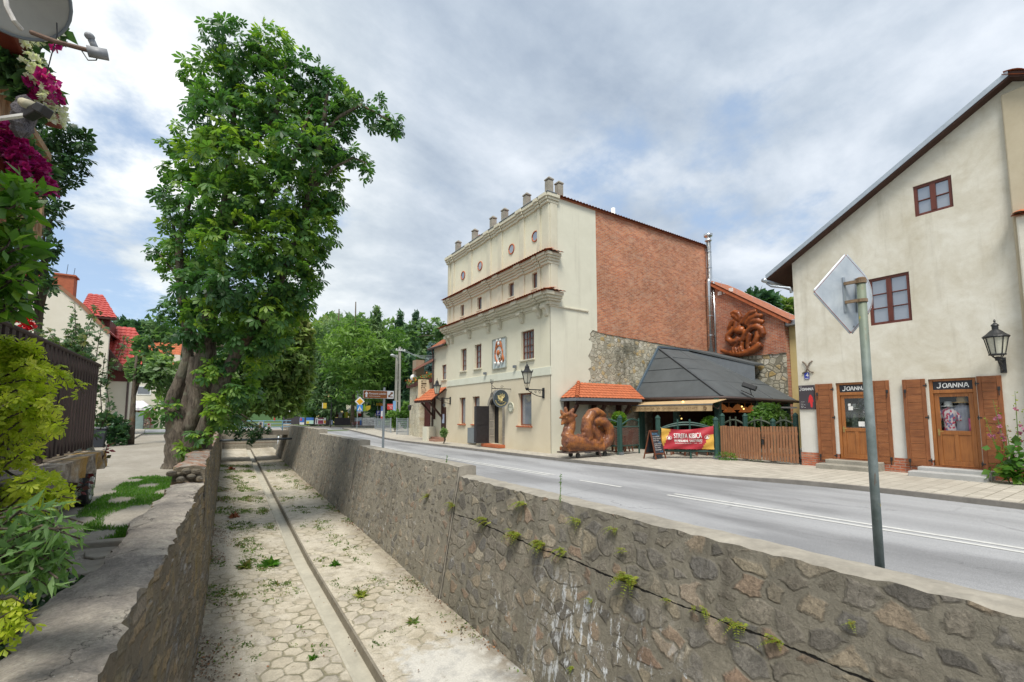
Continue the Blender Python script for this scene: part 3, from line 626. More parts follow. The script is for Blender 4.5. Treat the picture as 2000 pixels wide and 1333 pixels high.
for y0, y1, zt, wd, nm in ((-3., 11.72, .45, .54, 'near'), (11.72, 50., .78, .50, 'far')):
    mb = MB(); ny = int((y1 - y0) / (.11 if nm == 'near' else .3)); nz = 14
    def fp(i, j):
        y = y0 + (y1 - y0) * i / ny; zb = zfloor(y) - .2; t = j / nz; z = zb + (zt - zb) * t
        x = lx(y) + .17 * (1 - t) + (R.random() - .5) * .035
        if j == nz: z += (R.random() - .6) * .05; x += (R.random() - .5) * .03 + .02 * math.sin(y * 2.3)
        return (x, y, z)
    Gd = [[fp(i, j) for j in range(nz + 1)] for i in range(ny + 1)]
    for i in range(ny):
        for j in range(nz): mb.quad(Gd[i][j], Gd[i + 1][j], Gd[i + 1][j + 1], Gd[i][j + 1])
    mb.m(1); bk = []
    for i in range(ny + 1):
        y = Gd[i][nz][1]; ww = wd + .05 * math.sin(y * 1.7) + .03 * math.sin(y * 4.1); x1 = Gd[i][nz][0]
        bk.append([(x1 - ww * t + (R.random() - .5) * .02, y, zt + .02 * math.sin(t * pi) + (R.random() - .5) * .022 - (.02 if t == 1 else 0)) for t in (.2, .4, .6, .8, 1.)])
    for i in range(ny):
        T0 = [Gd[i][nz]] + bk[i]; T1 = [Gd[i + 1][nz]] + bk[i + 1]
        for a in range(5): mb.quad(T0[a], T1[a], T1[a + 1], T0[a + 1])
        e0, e1 = T0[-1], T1[-1]; mb.m(0).quad(e0, e1, (e1[0] - .03, e1[1], .1), (e0[0] - .03, e0[1], .1)); mb.m(1)
    mb.m(0); prof = Gd[0] + bk[0] + [(lx(y0) - .6, y0, .1), (lx(y0), y0, zfloor(y0))]; mb.add(prof, [tuple(range(len(prof)))])
    mb.build('wall_length', [m_lwall, m_cap], lw)
# broken stones at the step of the quay wall
for i in range(7):
    b = MB(); px = lx(11.7) - .06 - .08 * i + R.uniform(-.02, .02); b.ball((px, 11.66 + R.uniform(-.05, .03), .50 + R.uniform(0, .2)), .085, 8, 6, (R.uniform(.7, 1.2), .9, R.uniform(.5, .9)))
    b.build('broken_stone', m_lwall, lw)
# ================================================================== windows and lanterns
def rect(X, x0, y0, x1, y1):
    """image box on a facade facing the street -> (Ynear, Yfar, zlow, zhigh)"""
    a, b, c, e = PX(x0, y0, X), PX(x0, y1, X), PX(x1, y0, X), PX(x1, y1, X)
    ya = (a.y + b.y) / 2; yb = (c.y + e.y) / 2
    return (min(ya, yb), max(ya, yb), (b.z + e.z) / 2, (a.z + c.z) / 2)
def window(par, X, h, rec=.16, fw=.065, cols=2, rows=1, mat=None, sill=None, glass=None, bars=.028, sillp=.10, lead=False):
    y0, y1, z0, z1 = h; xf = X + rec; mb = MB(); d0, d1 = xf - .03, xf + .04
    mb.box(d0, d1, y0, y1, z1 - fw, z1); mb.box(d0, d1, y0, y1, z0, z0 + fw); mb.box(d0, d1, y0, y0 + fw, z0 + fw, z1 - fw); mb.box(d0, d1, y1 - fw, y1, z0 + fw, z1 - fw)
    iy0, iy1, iz0, iz1 = y0 + fw, y1 - fw, z0 + fw, z1 - fw
    for i in range(1, cols):
        c = iy0 + (iy1 - iy0) * i / cols; b = fw * .75 if not lead else bars * .5
        mb.box(d0 - .012, d1, c - b, c + b, iz0, iz1)
    for j in range(1, rows):
        c = iz0 + (iz1 - iz0) * j / rows
        for i in range(cols):
            a0 = iy0 + (iy1 - iy0) * i / cols + (fw * .75 if i else 0); a1 = iy0 + (iy1 - iy0) * (i + 1) / cols - (fw * .75 if i < cols - 1 else 0); mb.box(d0 + .004, d1 - .02, a0, a1, c - bars / 2, c + bars / 2)
    if lead:
        for i in range(cols):
            c = iy0 + (iy1 - iy0) * (i + .5) / cols; mb.box(d0 + .006, d1 - .022, c - bars / 2, c + bars / 2, iz0, iz1)
    w_ = mb.build('window', mat or m_winframe2, par, bevel=.006)
    MB().quad((xf + .015, y0 + .01, z0 + .01), (xf + .015, y1 - .01, z0 + .01), (xf + .015, y1 - .01, z1 - .01), (xf + .015, y0 + .01, z1 - .01)).build('pane', glass or m_glass, w_)
    if sill:
        MB().box(X - sillp, xf - .032, y0 - .07, y1 + .07, z0 - .075, z0 - .001).build('sill', sill, w_, bevel=.012)
    return w_
def lantern(name, label, root, n=6, arm=.75, h=1., rounded=False, rz=0., group='wall lanterns'):
    """street lantern on a scrolled bracket; local +X points away from the wall"""
    t = thing(name, label, 'lantern', root, rz, group); s = h
    br = MB(); br.box(0, .04, -.06 * s, .06 * s, -.30 * s, .12 * s); br.tube([(0, 0, .04), (arm, 0, .04)], .022 * s, 8)
    br.tube([(0.02, 0, -.24 * s)] + [(arm * t_, 0, -.24 * s + .27 * s * t_ ** 1.6 - .03 * math.sin(t_ * pi)) for t_ in (.2, .4, .6, .8, .95)], .016 * s, 6)
    for k in range(3):
        c = arm * (.25 + .25 * k); q = .075 * s * (1 - .2 * k)
        br.tube([(c + q * (1 - i / 14) * math.cos(i * .7), 0, -.06 * s + q * (1 - i / 14) * math.sin(i * .7)) for i in range(13)], .009 * s, 5)
    br.build('bracket', m_black, t, local=True)
    cg = MB(); z = .06
    cg.lathe([(.05 * s, z - .06), (.06 * s, z), (.09 * s, z + .03 * s), (.03 * s, z + .05 * s)], 10, (arm, 0, 0))
    if not rounded:
        for i in range(4): a = pi / 4 + i * pi / 2; cg.tube([(arm + .05 * s * math.cos(a), .05 * s * math.sin(a), z + .02), (arm + .085 * s * math.cos(a), .085 * s * math.sin(a), z + .14 * s), (arm + .07 * s * math.cos(a), .07 * s * math.sin(a), z + .23 * s)], .010 * s, 5)
        zb = z + .23 * s
    else:
        for i in range(4): a = pi / 4 + i * pi / 2; cg.tube([(arm, 0, z), (arm + .10 * s * math.cos(a), .10 * s * math.sin(a), z + .03 * s), (arm + .15 * s * math.cos(a), .15 * s * math.sin(a), z + .10 * s)], .012 * s, 5)
        zb = z + .10 * s
    r0, r1, gh = (.115 * s, .215 * s, .42 * s) if not rounded else (.15 * s, .235 * s, .46 * s); zt = zb + gh
    for i in range(n):
        a = 2 * pi * i / n; cg.tube([(arm + r0 * math.cos(a), r0 * math.sin(a), zb), (arm + r1 * math.cos(a), r1 * math.sin(a), zt)], .011 * s, 5)
    for rr, q in ((r0, zb), (r1, zt)): cg.lathe([(rr - .02, q - .012), (rr + .022, q - .012), (rr + .022, q + .016), (rr - .02, q + .016)], n if not rounded else 20, (arm, 0, 0))
    cg.build('lantern_frame', m_black, t, local=True)
    MB().lathe([(r0 * .93, zb + .01), (r1 * .95, zt - .005)], n if not rounded else 20, (arm, 0, 0)).build('glass', m_lampglass, t, local=True)
    cp = MB(); nn = n if not rounded else 20
    if not rounded:
        cp.lathe([(r1 + .03 * s, zt + .017), (r1 * .62, zt + .10 * s), (r1 * .42, zt + .20 * s), (r1 * .5, zt + .225 * s), (r1 * .2, zt + .30 * s), (.012, zt + .36 * s), (.02, zt + .39 * s), (.004, zt + .47 * s)], nn, (arm, 0, 0))
        for i in range(n): a = 2 * pi * i / n; cp.prism([(arm + q * math.cos(a), q * math.sin(a), zz_) for q, zz_ in ((r1 - .01, zt + .02), (r1 + .035 * s, zt + .02), (r1 + .05 * s, zt + .12 * s))], (-.012 * math.sin(a), .012 * math.cos(a), 0))
    else:
        cp.lathe([(r1 + .04 * s, zt + .017), (r1 + .03 * s, zt + .035 * s), (r1 * .8, zt + .10 * s), (r1 * .45, zt + .19 * s), (r1 * .28, zt + .22 * s), (r1 * .28, zt + .31 * s), (r1 * .36, zt + .32 * s), (r1 * .3, zt + .35 * s), (.03, zt + .39 * s), (.012, zt + .42 * s), (.03, zt + .44 * s), (.004, zt + .5 * s)], nn, (arm, 0, 0))
    cp.build('cap', m_black, t, local=True)
    return t
# ================================================================== the tall cream restaurant
XM, YM0, YM1, ZT = 12.9, 16.3, 27.2, 12.25
mbld = thing('restaurant_building', 'tall cream restaurant with a stepped attic of pilasters and a bare brick side wall', 'building', (19., 21.7, .1))
gw = [rect(XM, 897, 777, 909, 828.5), rect(XM, 922.8, 774.7, 936.5, 829), rect(XM, 1012, 768, 1038, 832)]
uw = [rect(XM, 900, 681.6, 911, 725), rect(XM, 927, 673, 940, 720), rect(XM, 1017.6, 645.6, 1043, 702.5)]
aw = [rect(XM, 899.5, 596, 906, 618), rect(XM, 932, 581, 940.5, 605), rect(XM, 993, 553, 1003.5, 580), rect(XM, 1039, 532, 1052, 563)]
zs = PX(1081, 594, XM).z; z_b0 = 3.68; z_b1 = 4.07
dr = rect(XM, 957, 772, 982.5, 870); dr = (dr[0], dr[1], .30, dr[3])
mb = MB(); holed(mb, 'x', XM, YM0, YM1, .02, z_b0, [h for h in gw] + [dr], .30); mb.build('wall', m_buff, mbld)
mb = MB(); holed(mb, 'x', XM, YM0, YM1, z_b0, ZT, uw + aw, .22); mb.build('wall', m_cream, mbld)
MB().box(XM - .035, XM + .04, YM0 - .03, YM1, z_b0, z_b1).build('string_band', m_band, mbld, bevel=.01)
MB().box(XM - .07, XM + .3, YM0 - .06, YM1 + .02, zs - .05, zs + .03).box(XM + .3, XM + 2.35, YM0 - .06, YM0 + .05, zs - .05, zs + .03).build('string_course', m_trim, mbld, bevel=.015)
for h in gw: window(mbld, XM, h, .2, .07, 1, 1, m_winframe2, m_tile)
for h in uw: window(mbld, XM, h, .17, .055, 2 if h is uw[2] else 1, 4, m_winframe2, m_trim, lead=True, bars=.022)
for h in aw: window(mbld, XM, h, .15, .05, 1, 1, m_winframe2, m_trim, sillp=.03)
def ragged(a, b, amp, n, seed):
    r = random.Random(seed); return [(a[0] + (b[0] - a[0]) * i / n + (r.random() - .5) * amp, a[1] + (b[1] - a[1]) * i / n + (r.random() - .5) * amp * .6) for i in range(n + 1)]
# side wall: rubble base, brick above, a plastered return with a torn edge
MB().quad((XM + .02, YM0 + .035, 0), (25.25, YM0 + .035, 0), (25.25, YM0 + .035, 6.2), (XM + .02, YM0 + .035, 6.2)).build('rubble_base', m_lime, mbld)
e = [(XM, 0.)] + [(XM, zs - .05)] + [(XM, ZT - .05), (15.86, ZT - .05), (15.86, 5.98), (15.55, 6.02)] + [(q[0], q[1]) for q in ragged((15.45, 5.9), (15.2, 3.3), .34, 14, 4)] + [(q[0], q[1]) for q in ragged((15.1, 3.2), (15.6, .1), .2, 9, 5)] + [(15.6, 0)]
mb = MB(); mb.prism([(a, YM0, c) for a, c in e], (0, .03, 0)); mb.build('plaster_return', m_cream2, mbld)
e = [(15.865, 5.96)] + ragged((16.0, 5.93), (25.2, 5.62), .05, 40, 8) + [(25.22, 5.6), (25.22, ZT - .05), (15.865, ZT - .05)]
mb = MB(); mb.prism([(a, YM0 + .005, c) for a, c in e], (0, .028, 0)); mb.build('brick_wall', m_brick, mbld)
MB().box(XM + .36, 25.2, YM0 + .06, YM1, .0, ZT - .3).build('wall_core', m_cream2, mbld)
# roof edge
rf = MB().quad((XM + .05, YM0, ZT - .06), (25.3, YM0, ZT + .02), (25.3, YM1, ZT + .02), (XM + .05, YM1, ZT - .06)).build('roof', m_tile_old, mbld)
mb = MB(); tiled(mb, (XM + .35, YM0 - .13, ZT - .0), (12.35, 0, .0), (0, .5, .08), .2, .5, .045, .03); MB.box(mb, XM + .35, 25.25, YM0 - .09, YM0 + .2, ZT - .055, ZT - .03); mb.build('verge_tile', m_tile_old, rf)
MB().tube([(18.5, 17.6, ZT - .2), (18.5, 17.6, ZT + 1.25)], .12, 12).build('flue', m_white, rf, smooth=True)
# cornices
pil = [(1084, .50), (1070.5, .26), (1020.5, .42), (978, .42), (956, .42), (919.5, .42), (889.5, .42), (881, .30)]
pil = [(PX(a, 470, XM).y, w_) for a, w_ in pil]
pil[0] = (YM0 + .23, .5); pil[1] = (YM0 + .80, .22); pil[-1] = (YM1 - .17, .3); pil[-2] = (YM1 - .72, .34)
z2 = PX(1079, 486, XM - .3).z; z3 = PX(1080, 563, XM - .45).z
def cornice(zt, profs, tiles, step=.07):
    c = MB(); lo = zt
    for p, z0, z1 in profs:
        c.box(XM - p, XM + .02, YM0 - p * .75, YM1 + p * .4, zt + z0, zt + z1); c.box(XM + .021, XM + .5, YM0 - p * .75, YM0 + .02, zt + z0, zt + z1)
        for y, w_ in pil: c.box(XM - p - step, XM - p + .001, y - w_ / 2 - .05, y + w_ / 2 + .05, zt + z0 + .003, zt + z1 - .003)
    o = c.build('cornice', m_trim, mbld, bevel=.018)
    if tiles:
        p = profs[0][0] + step; t = MB(); tiled(t, (XM - p - .06, YM1 + p * .4, zt + .035), (0, -(YM1 - YM0) - p * 1.2, 0), (p + .06, 0, .16), .19, .3, .032, .018)
        tiled(t, (XM - p * .0 - .1, YM0 - p * .75 - .05, zt + .035), (.65, 0, 0), (0, p * .75 + .05, .16), .19, .3, .032, .018); t.build('tile_strip', m_tile, o)
    return o
cornice(ZT, [(.24, -.16, .02), (.17, -.28, -.162), (.10, -.42, -.282)], False)
cornice(z2, [(.34, -.12, .03), (.26, -.22, -.122), (.17, -.34, -.222), (.10, -.48, -.342)], True)
cornice(z3, [(.52, -.14, .03), (.40, -.26, -.142), (.28, -.36, -.262), (.14, -.52, -.362)], True)
mb = MB(); mb.box(XM - .27, XM + .3, YM0 - .2, YM1 + .1, ZT + .021, ZT + .05); mb.build('flashing', m_slate_trim, mbld)
for z0, z1 in ((z2 + .16, ZT - .42), (z3 + .15, z2 - .48)):
    for i, (y, w_) in enumerate(pil):
        mb = MB(); mb.box(XM - .075, XM + .01, y - w_ / 2, y + w_ / 2, z0, z1)
        if i == 0: mb.box(XM + .011, XM + .42, YM0 - .06, YM0 + .01, z0, z1)
        mb.build('pilaster', m_trim, mbld, bevel=.012)
for y, w_ in pil:                                                     # scrolled brackets under the deep cornice
    mb = MB(); zc = z3 - .52; pr = [(0, 0), (0, -.52), (-.07, -.50), (-.13, -.42), (-.16, -.28), (-.24, -.17), (-.33, -.12), (-.36, 0)]
    mb.prism([(XM + a, y - .13, zc + b) for a, b in pr], (0, .26, 0)); mb.tube([(XM - .27, y - .15, zc - .10), (XM - .27, y + .15, zc - .10)], .085, 10); mb.build('console_bracket', m_trim, mbld, bevel=.012)
for px, yt, yb in ((1083.5, 341, 379), (1071, 348, 384), (1024.7, 382, 416), (981.6, 411, 443), (959, 426, 457), (923.5, 451, 480), (891, 472, 499), (882, 476, 501)):
    y = PX(px, yb, XM + .0).y; y = min(max(y, YM0 + .2), YM1 - .1); hh = PX(px, yt, XM).z - PX(px, yb, XM).z; z0 = ZT + .051; xq = XM + (.14 if px not in (1071, 882) else .75); yq = y if px not in (1071, 882) else (YM0 + .2 if px == 1071 else YM1 - .2)
    mb = MB(); mb.box(xq - .15, xq + .15, yq - .15, yq + .15, z0, z0 + hh * .74); mb.box(xq - .12, xq + .12, yq - .12, yq + .12, z0 + hh * .74, z0 + hh * .79); mb.box(xq - .175, xq + .175, yq - .175, yq + .175, z0 + hh * .79, z0 + hh * .86)
    mb.lathe([(.24, z0 + hh * .862), (.02, z0 + hh * 1.02)], 4, (xq, yq, 0), ph=pi / 4); mb.build('finial', m_conc, mbld, bevel=.012)
mb = MB(); q = PX(934, 478, XM + 1.); mb.box(q.x, q.x + .3, q.y - .15, q.y + .15, ZT - .2, ZT + 1.15); mb.build('chimney', m_tile, mbld)
for px, py in ((904.8, 538.6), (938, 520), (999.4, 487), (1045.7, 462)):
    q = PX(px, py, XM); rr = MB(); rr.tube([(XM - .015 * 0 - .014, q.y + .25 * math.cos(a), q.z + .25 * math.sin(a)) for a in [2 * pi * i / 20 for i in range(21)]], .035, 6)
    oc = rr.build('round_window', m_tile, mbld, smooth=True); MB().add([(XM - .012, q.y + .245 * math.cos(2 * pi * i / 20), q.z + .245 * math.sin(2 * pi * i / 20)) for i in range(20)], [tuple(range(20))]).build('pane', m_glass, oc)
# doorway: stone jambs, ogee hood, open black leaf, inner curtain, brick step
y0, y1, z0, z1 = dr
mb = MB(); n = 5
for i in range(n):
    zz0 = z0 + (2.08) * i / n; zz1 = z0 + 2.08 * (i + 1) / n - .012
    mb.box(XM - .05, XM + .27, y0 - .16, y0 + .006, zz0, zz1); mb.box(XM - .05, XM + .27, y1 - .006, y1 + .16, zz0, zz1)
ym = (y0 + y1) / 2; hw = (y1 - y0) / 2
zi = z0 + 2.08; arch_in = [(ym + hw * math.cos(a), zi + .42 * math.sin(a)) for a in [pi * i / 14 for i in range(15)]]
arch_out = [(ym + (hw + .2) * math.cos(a), zi + .62 * math.sin(a) + .22 * max(0, math.sin(a)) ** 6) for a in [pi * i / 14 for i in range(15)]]
for i in range(14):
    a, b, c, e_ = arch_in[i], arch_in[i + 1], arch_out[i + 1], arch_out[i]; mb.prism([(XM - .06, *p_) for p_ in (a, b, c, e_)], (.14, 0, 0))
dw = mb.build('doorway', m_conc, mbld, bevel=.012)
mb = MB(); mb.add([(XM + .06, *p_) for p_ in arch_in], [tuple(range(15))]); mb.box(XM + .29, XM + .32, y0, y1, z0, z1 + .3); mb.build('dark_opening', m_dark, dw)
cu = MB()
for i in range(16):
    ya = y0 + .28 + .03 * i; cu.quad((XM + .20 + .02 * (i % 2), ya, z0), (XM + .20 + .02 * ((i + 1) % 2), ya + .03, z0), (XM + .20 + .02 * ((i + 1) % 2), ya + .03, z0 + 2.0), (XM + .20 + .02 * (i % 2), ya, z0 + 2.0))
cu.build('curtain', plain('cream_curtain', (.42, .36, .24), .15, 6), dw)
lf = MB(); lf.box(XM - .85, XM - .05, y1 + .01, y1 + .065, z0 + .02, z0 + 2.03); lf.box(XM - .76, XM - .15, y1 - .002, y1 + .0095, z0 + .15, z0 + .9); lf.box(XM - .76, XM - .15, y1 - .002, y1 + .0095, z0 + 1.0, z0 + 1.9)
leaf1 = lf.build('door', plain('black_door_paint', (.035, .032, .034), .25, 5, .45), mbld, bevel=.01)
lf2 = MB(); lf2.bar((XM - .035, y1 + .2, z0 + 1.03), (XM - .46, y1 + .95, z0 + 1.03), .05, 2.0); lf2.build('door', plain('black_door_face', (.04, .036, .038), .25, 5, .45), mbld, bevel=.01)
MB().box(XM - .42, XM + .05, y0 - .2, y1 + .25, .13, .29).build('step', m_tile, mbld, bevel=.015)
# chalk menu hung on the open leaf, meter box, plaques
dv = Vector((-.425, .75, 0)).normalized(); nv = Vector((-dv.y, dv.x, 0)); c0 = Vector((XM - .035, y1 + .2, 0)) + dv * .12 + nv * .032
t = thing('menu_board', 'small framed chalk menu hung on the open black door leaf', 'menu board', tuple(c0 + Vector((0, 0, 1.2))))
mb = MB(); mb.bar(c0 + Vector((0, 0, 1.32)), c0 + dv * .5 + Vector((0, 0, 1.32)), .03, 1.0); mb.build('frame', m_picket, t)
mb = MB(); mb.bar(c0 + dv * .05 + nv * .012 + Vector((0, 0, 1.32)), c0 + dv * .45 + nv * .012 + Vector((0, 0, 1.32)), .03, .88); mb.build('slate', plain('chalk_slate', (.03, .05, .08), .5, 9, .7), t)
mb = MB()
for k in range(7): put_text(mb, ['menu', 'zupa 12', 'pierogi 18', 'ryba 24', 'kawa 6', 'piwo 8', 'ciasto'][k], c0 + dv * .40 + nv * .030 + Vector((0, 0, 1.62 - .11 * k)), -dv, (0, 0, 1), .28, .06)
mb.build('lettering', m_white, t)
mb = MB(); cc = c0 + dv * .22 + nv * .05 + Vector((0, 0, 1.92)); A = [(.16, .02), (.15, -.02)]
for i in range(2): mb.tube([cc + nv * (.0 + .012 * i), cc + nv * (.012 + .012 * i)], [.16 - .05 * i, .15 - .05 * i], 18)
mb.build('round_crest', plain('ochre_crest', (.42, .30, .12), .4, 20), t)
q = rect(XM, 917.5, 836, 931, 866)
t = thing('meter_box', 'flat grey meter cabinet fixed low on the buff wall', 'meter box', (XM, q[0], q[2]))
MB().box(XM - .16, XM, q[0], q[1], q[2], q[3]).build('cabinet', m_slate_trim, t, bevel=.01); MB().box(XM - .172, XM - .162, q[0] + .03, q[1] - .03, q[2] + .03, q[3] - .03).build('door', plain('meter_door', (.20, .225, .24), .1, 4, .5), t, bevel=.004)
q = rect(XM, 963.6, 662, 990, 720); yc, zc = (q[0] + q[1]) / 2, (q[2] + q[3]) / 2; hy, hz = (q[1] - q[0]) / 2, (q[3] - q[2]) / 2
t = thing('relief_plaque', 'pale blue-grey plaque with a terracotta and white oval cartouche between the upper windows', 'plaque', (XM, yc, q[2]))
MB().box(XM - .05, XM, q[0], q[1], q[2], q[3]).build('panel', plain('pale_blue_panel', (.50, .56, .55), .1, 4, .7), t, bevel=.01)
mb = MB()
for a, b, c, e_ in ((q[0], q[1], q[2] - .03, q[2] + .02), (q[0], q[1], q[3] - .02, q[3] + .03), (q[0] - .03, q[0] + .02, q[2] + .021, q[3] - .021), (q[1] - .02, q[1] + .03, q[2] + .021, q[3] - .021)): mb.box(XM - .08, XM - .051, a, b, c, e_)
mb.build('frame', plain('grey_green_frame', (.30, .30, .24), .2, 5), t)
m_terra = plain('terracotta_relief', (.48, .15, .05), .25, 8, .6)
mb = MB(); ov = [(yc + hy * .55 * math.cos(a), zc - .02 + hz * .55 * math.sin(a)) for a in [2 * pi * i / 28 for i in range(29)]]
mb.tube([(XM - .08, *p_) for p_ in ov], [.03 + .02 * (math.sin(i * .9) ** 2) for i in range(29)], 7)
mb.tube([(XM - .09, yc - hy * (.62 + .08 * math.sin(i)), zc - hz * .62 + hz * .12 * i) for i in range(6)], [.03, .05, .06, .05, .04, .02], 7)
for s_ in (-1, 1): mb.tube([(XM - .09, yc + s_ * hy * (.15 + .09 * i), zc + hz * (.80 - .04 * i * i)) for i in range(5)], [.03, .05, .05, .04, .02], 7)
mb.ball((XM - .08, yc + hy * .1, zc + hz * .06), .15, 10, 7, (.4, 1, 1)); mb.build('cartouche', m_terra, t, smooth=True)
mb = MB(); mb.add([(XM - .055, yc + hy * .5 * math.cos(2 * pi * i / 24), zc - .02 + hz * .5 * math.sin(2 * pi * i / 24)) for i in range(24)], [tuple(range(24))])
for s_ in (-1, 1): mb.ball((XM - .09, yc + s_ * hy * .5, zc - hz * .62), .08, 8, 6); mb.ball((XM - .09, yc + s_ * hy * .25, zc + hz * .88), .07, 8, 6)
mb.ball((XM - .09, yc, zc - hz * .68), .14, 8, 6, (.5, 1, 1)); mb.ball((XM - .09, yc + .02, zc + hz * .66), .1, 8, 6, (.5, 1, 1)); mb.build('white_scroll', m_white, t, smooth=True)
mb = MB()
for i in range(9): a = i * 2.4; mb.tube([(XM - .07, yc - hy * .1 + .1 * math.cos(a), zc - hz * .12 + .16 * math.sin(a)), (XM - .08, yc - hy * .1 + .2 * math.cos(a + .6), zc - hz * .12 + .3 * math.sin(a + .6))], [.03, .01], 5)
mb.build('emblem', plain('olive_emblem', (.20, .18, .10), .3, 9), t)
# hanging sign
q = PX(988, 765, XM - .0); ya = PX(970, 768, XM).y; hx = XM - 1.0; c = PX(978, 779, XM - .62)
t = thing('hanging_sign', 'round dark iron sign hung from a fork-tipped bracket above the restaurant door', 'hanging sign', (XM, c.y, c.z + .5))
mb = MB(); zb = c.z + .50; mb.tube([(XM, c.y, zb), (XM - 1.15, c.y, zb)], .02, 7); fx = XM - 1.15
mb.tube([(fx, c.y, zb - .42), (fx, c.y, zb + .42)], .016, 6)
for s_ in (-1, 1):
    for k in (-1, 0, 1): mb.tube([(fx + .02 * k, c.y, zb + s_ * .22), (fx + .07 * k, c.y, zb + s_ * .30), (fx + .07 * k, c.y, zb + s_ * .46)], .012, 5)
mb.tube([(XM - .55 + .1 * math.cos(i * .6) * (1 - i / 16), c.y, zb + .09 + .08 * math.sin(i * .6) * (1 - i / 16)) for i in range(14)], .009, 5); mb.tube([(XM - .9, c.y, zb), (XM - 1.05, c.y, zb + .1), (fx, c.y, zb + .16)], .012, 5)
for s_ in (-1, 1): mb.tube([(XM - .62 + s_ * .2, c.y, zb), (XM - .62 + s_ * .2, c.y, c.z + .36)], .008, 5)
mb.build('bracket', m_black, t)
mb = MB(); mb.tube([(XM - .62, c.y - .03, c.z), (XM - .62, c.y + .03, c.z)], .46, 28); mb.build('disc', plain('blue_black_iron', (.055, .075, .085), .35, 6, .5), t, bevel=.01)
mb = MB(); cx = XM - .62; mb.tube([(cx + .44 * math.cos(2 * pi * i / 28), c.y - .035, c.z + .44 * math.sin(2 * pi * i / 28)) for i in range(29)], .022, 6)
mb.build('rim', m_slate_trim, t, smooth=True)
mb = MB()
for i in range(9): a = .5 + i * .55; mb.tube([(cx + .05 + .02 * math.cos(a), c.y - .035, c.z + .02), (cx + .05 + .16 * math.cos(a), c.y - .045, c.z + .02 + .16 * math.sin(a)), (cx + .05 + .25 * math.cos(a + .5), c.y - .04, c.z + .02 + .25 * math.sin(a + .5))], [.03, .02, .012], 5)
mb.tube([(cx - .2, c.y - .04, c.z + .16), (cx - .12, c.y - .05, c.z - .02), (cx, c.y - .05, c.z - .12), (cx + .1, c.y - .045, c.z + .0)], [.02, .05, .045, .02], 6)
for i in range(11): a = 3.5 + i * .22; mb.box(cx + .34 * math.cos(a) - .018, cx + .34 * math.cos(a) + .018, c.y - .04, c.y - .031, c.z + .34 * math.sin(a) - .03, c.z + .34 * math.sin(a) + .03)
mb.build('gilt_rooster', plain('gilt', (.62, .52, .25), .3, 9, .5), t)
c = PX(998.5, 796, XM - .0)
t = thing('round_plaque', 'small round white beer plaque beside the restaurant door', 'plaque', (XM, c.y, c.z - .25))
MB().tube([(XM - .05, c.y, c.z), (XM, c.y, c.z)], .27, 26).build('disc', plain('cream_enamel', (.60, .60, .50), .1, 5, .4), t, bevel=.012)
mb = MB(); put_text(mb, 'PIWO', (XM - .05, c.y + .17, c.z - .03), (0, -1, 0), (0, 0, 1), .34, .075); mb.tube([(XM - .052, c.y + .23 * math.cos(a), c.z + .23 * math.sin(a)) for a in [2 * pi * i / 24 for i in range(25)]], .012, 5)
for i in range(9): a = .5 + i * .27; mb.box(XM - .056, XM - .051, c.y + .18 * math.cos(a) - .012, c.y + .18 * math.cos(a) + .012, c.z + .15 * math.sin(a) - .0, c.z + .15 * math.sin(a) + .03)
mb.build('lettering', plain('olive_letter', (.16, .17, .09), .2, 5), t)
for px, py, lbl in ((1062, 764, 'black six-sided lantern on a scrolled bracket at the restaurant corner'), (878, 780, 'black six-sided lantern above the tiled entrance canopy of the restaurant')):
    q = PX(px, py, XM); y = max(q.y, YM0 + .18) if px > 1000 else YM1 - .5; lantern('wall_lantern', lbl, (XM, y, q.z), 6, .95, 1.15, False, pi)
for px, py in ((947, 732), (1005, 719)): q = PX(px, py, XM - .1); b = MB(); b.box(XM - .16, XM - .04, q.y - .09, q.y + .09, q.z, q.z + .13); b.tube([(XM - .10, q.y, q.z + .06), (XM, q.y, q.z - .05)], .015, 5); tag(b.build('flood_lamp', m_slate_trim), 'small wall floodlight on the pale band below the plaque' if px == 1005 else 'small wall floodlight on the pale band over the narrow windows', 'floodlight')
# steel flues in the corner of the two brick walls
t = thing('steel_flue', 'tall stainless flue with a flared cap in the corner of the brick walls', 'flue', (25.0, 16.1, 5.5))
mb = MB(); mb.tube([(25.02, 16.08, 5.4), (25.02, 16.08, 9.95), (25.06, 16.08, 10.1), (25.16, 16.08, 10.15), (25.16, 16.08, 12.85)], .15, 14); mb.build('duct', m_steel, t, smooth=True)
mb = MB(); mb.lathe([(.16, 12.5), (.22, 12.56), (.16, 12.62), (.16, 12.75), (.25, 12.82), (.27, 12.95), (.20, 12.95)], 16, (25.16, 16.08, 0)); mb.build('cap', m_steel, t, smooth=True)
for z in (6.6, 7.8, 9., 10.8, 11.8): mb = MB(); mb.tube([(25.02 if z < 10 else 25.16, 16.08, z), (25.02 if z < 10 else 25.16, 16.08, z + .05)], .16, 14); mb.build('clamp', m_zinc, t)
mb = MB(); mb.tube([(25.19, 15.86, 5.3), (25.19, 15.86, 9.9)], .075, 10); tag(mb.build('drainpipe', m_steel, smooth=True), 'thin pale drainpipe beside the stainless flue', 'drainpipe')
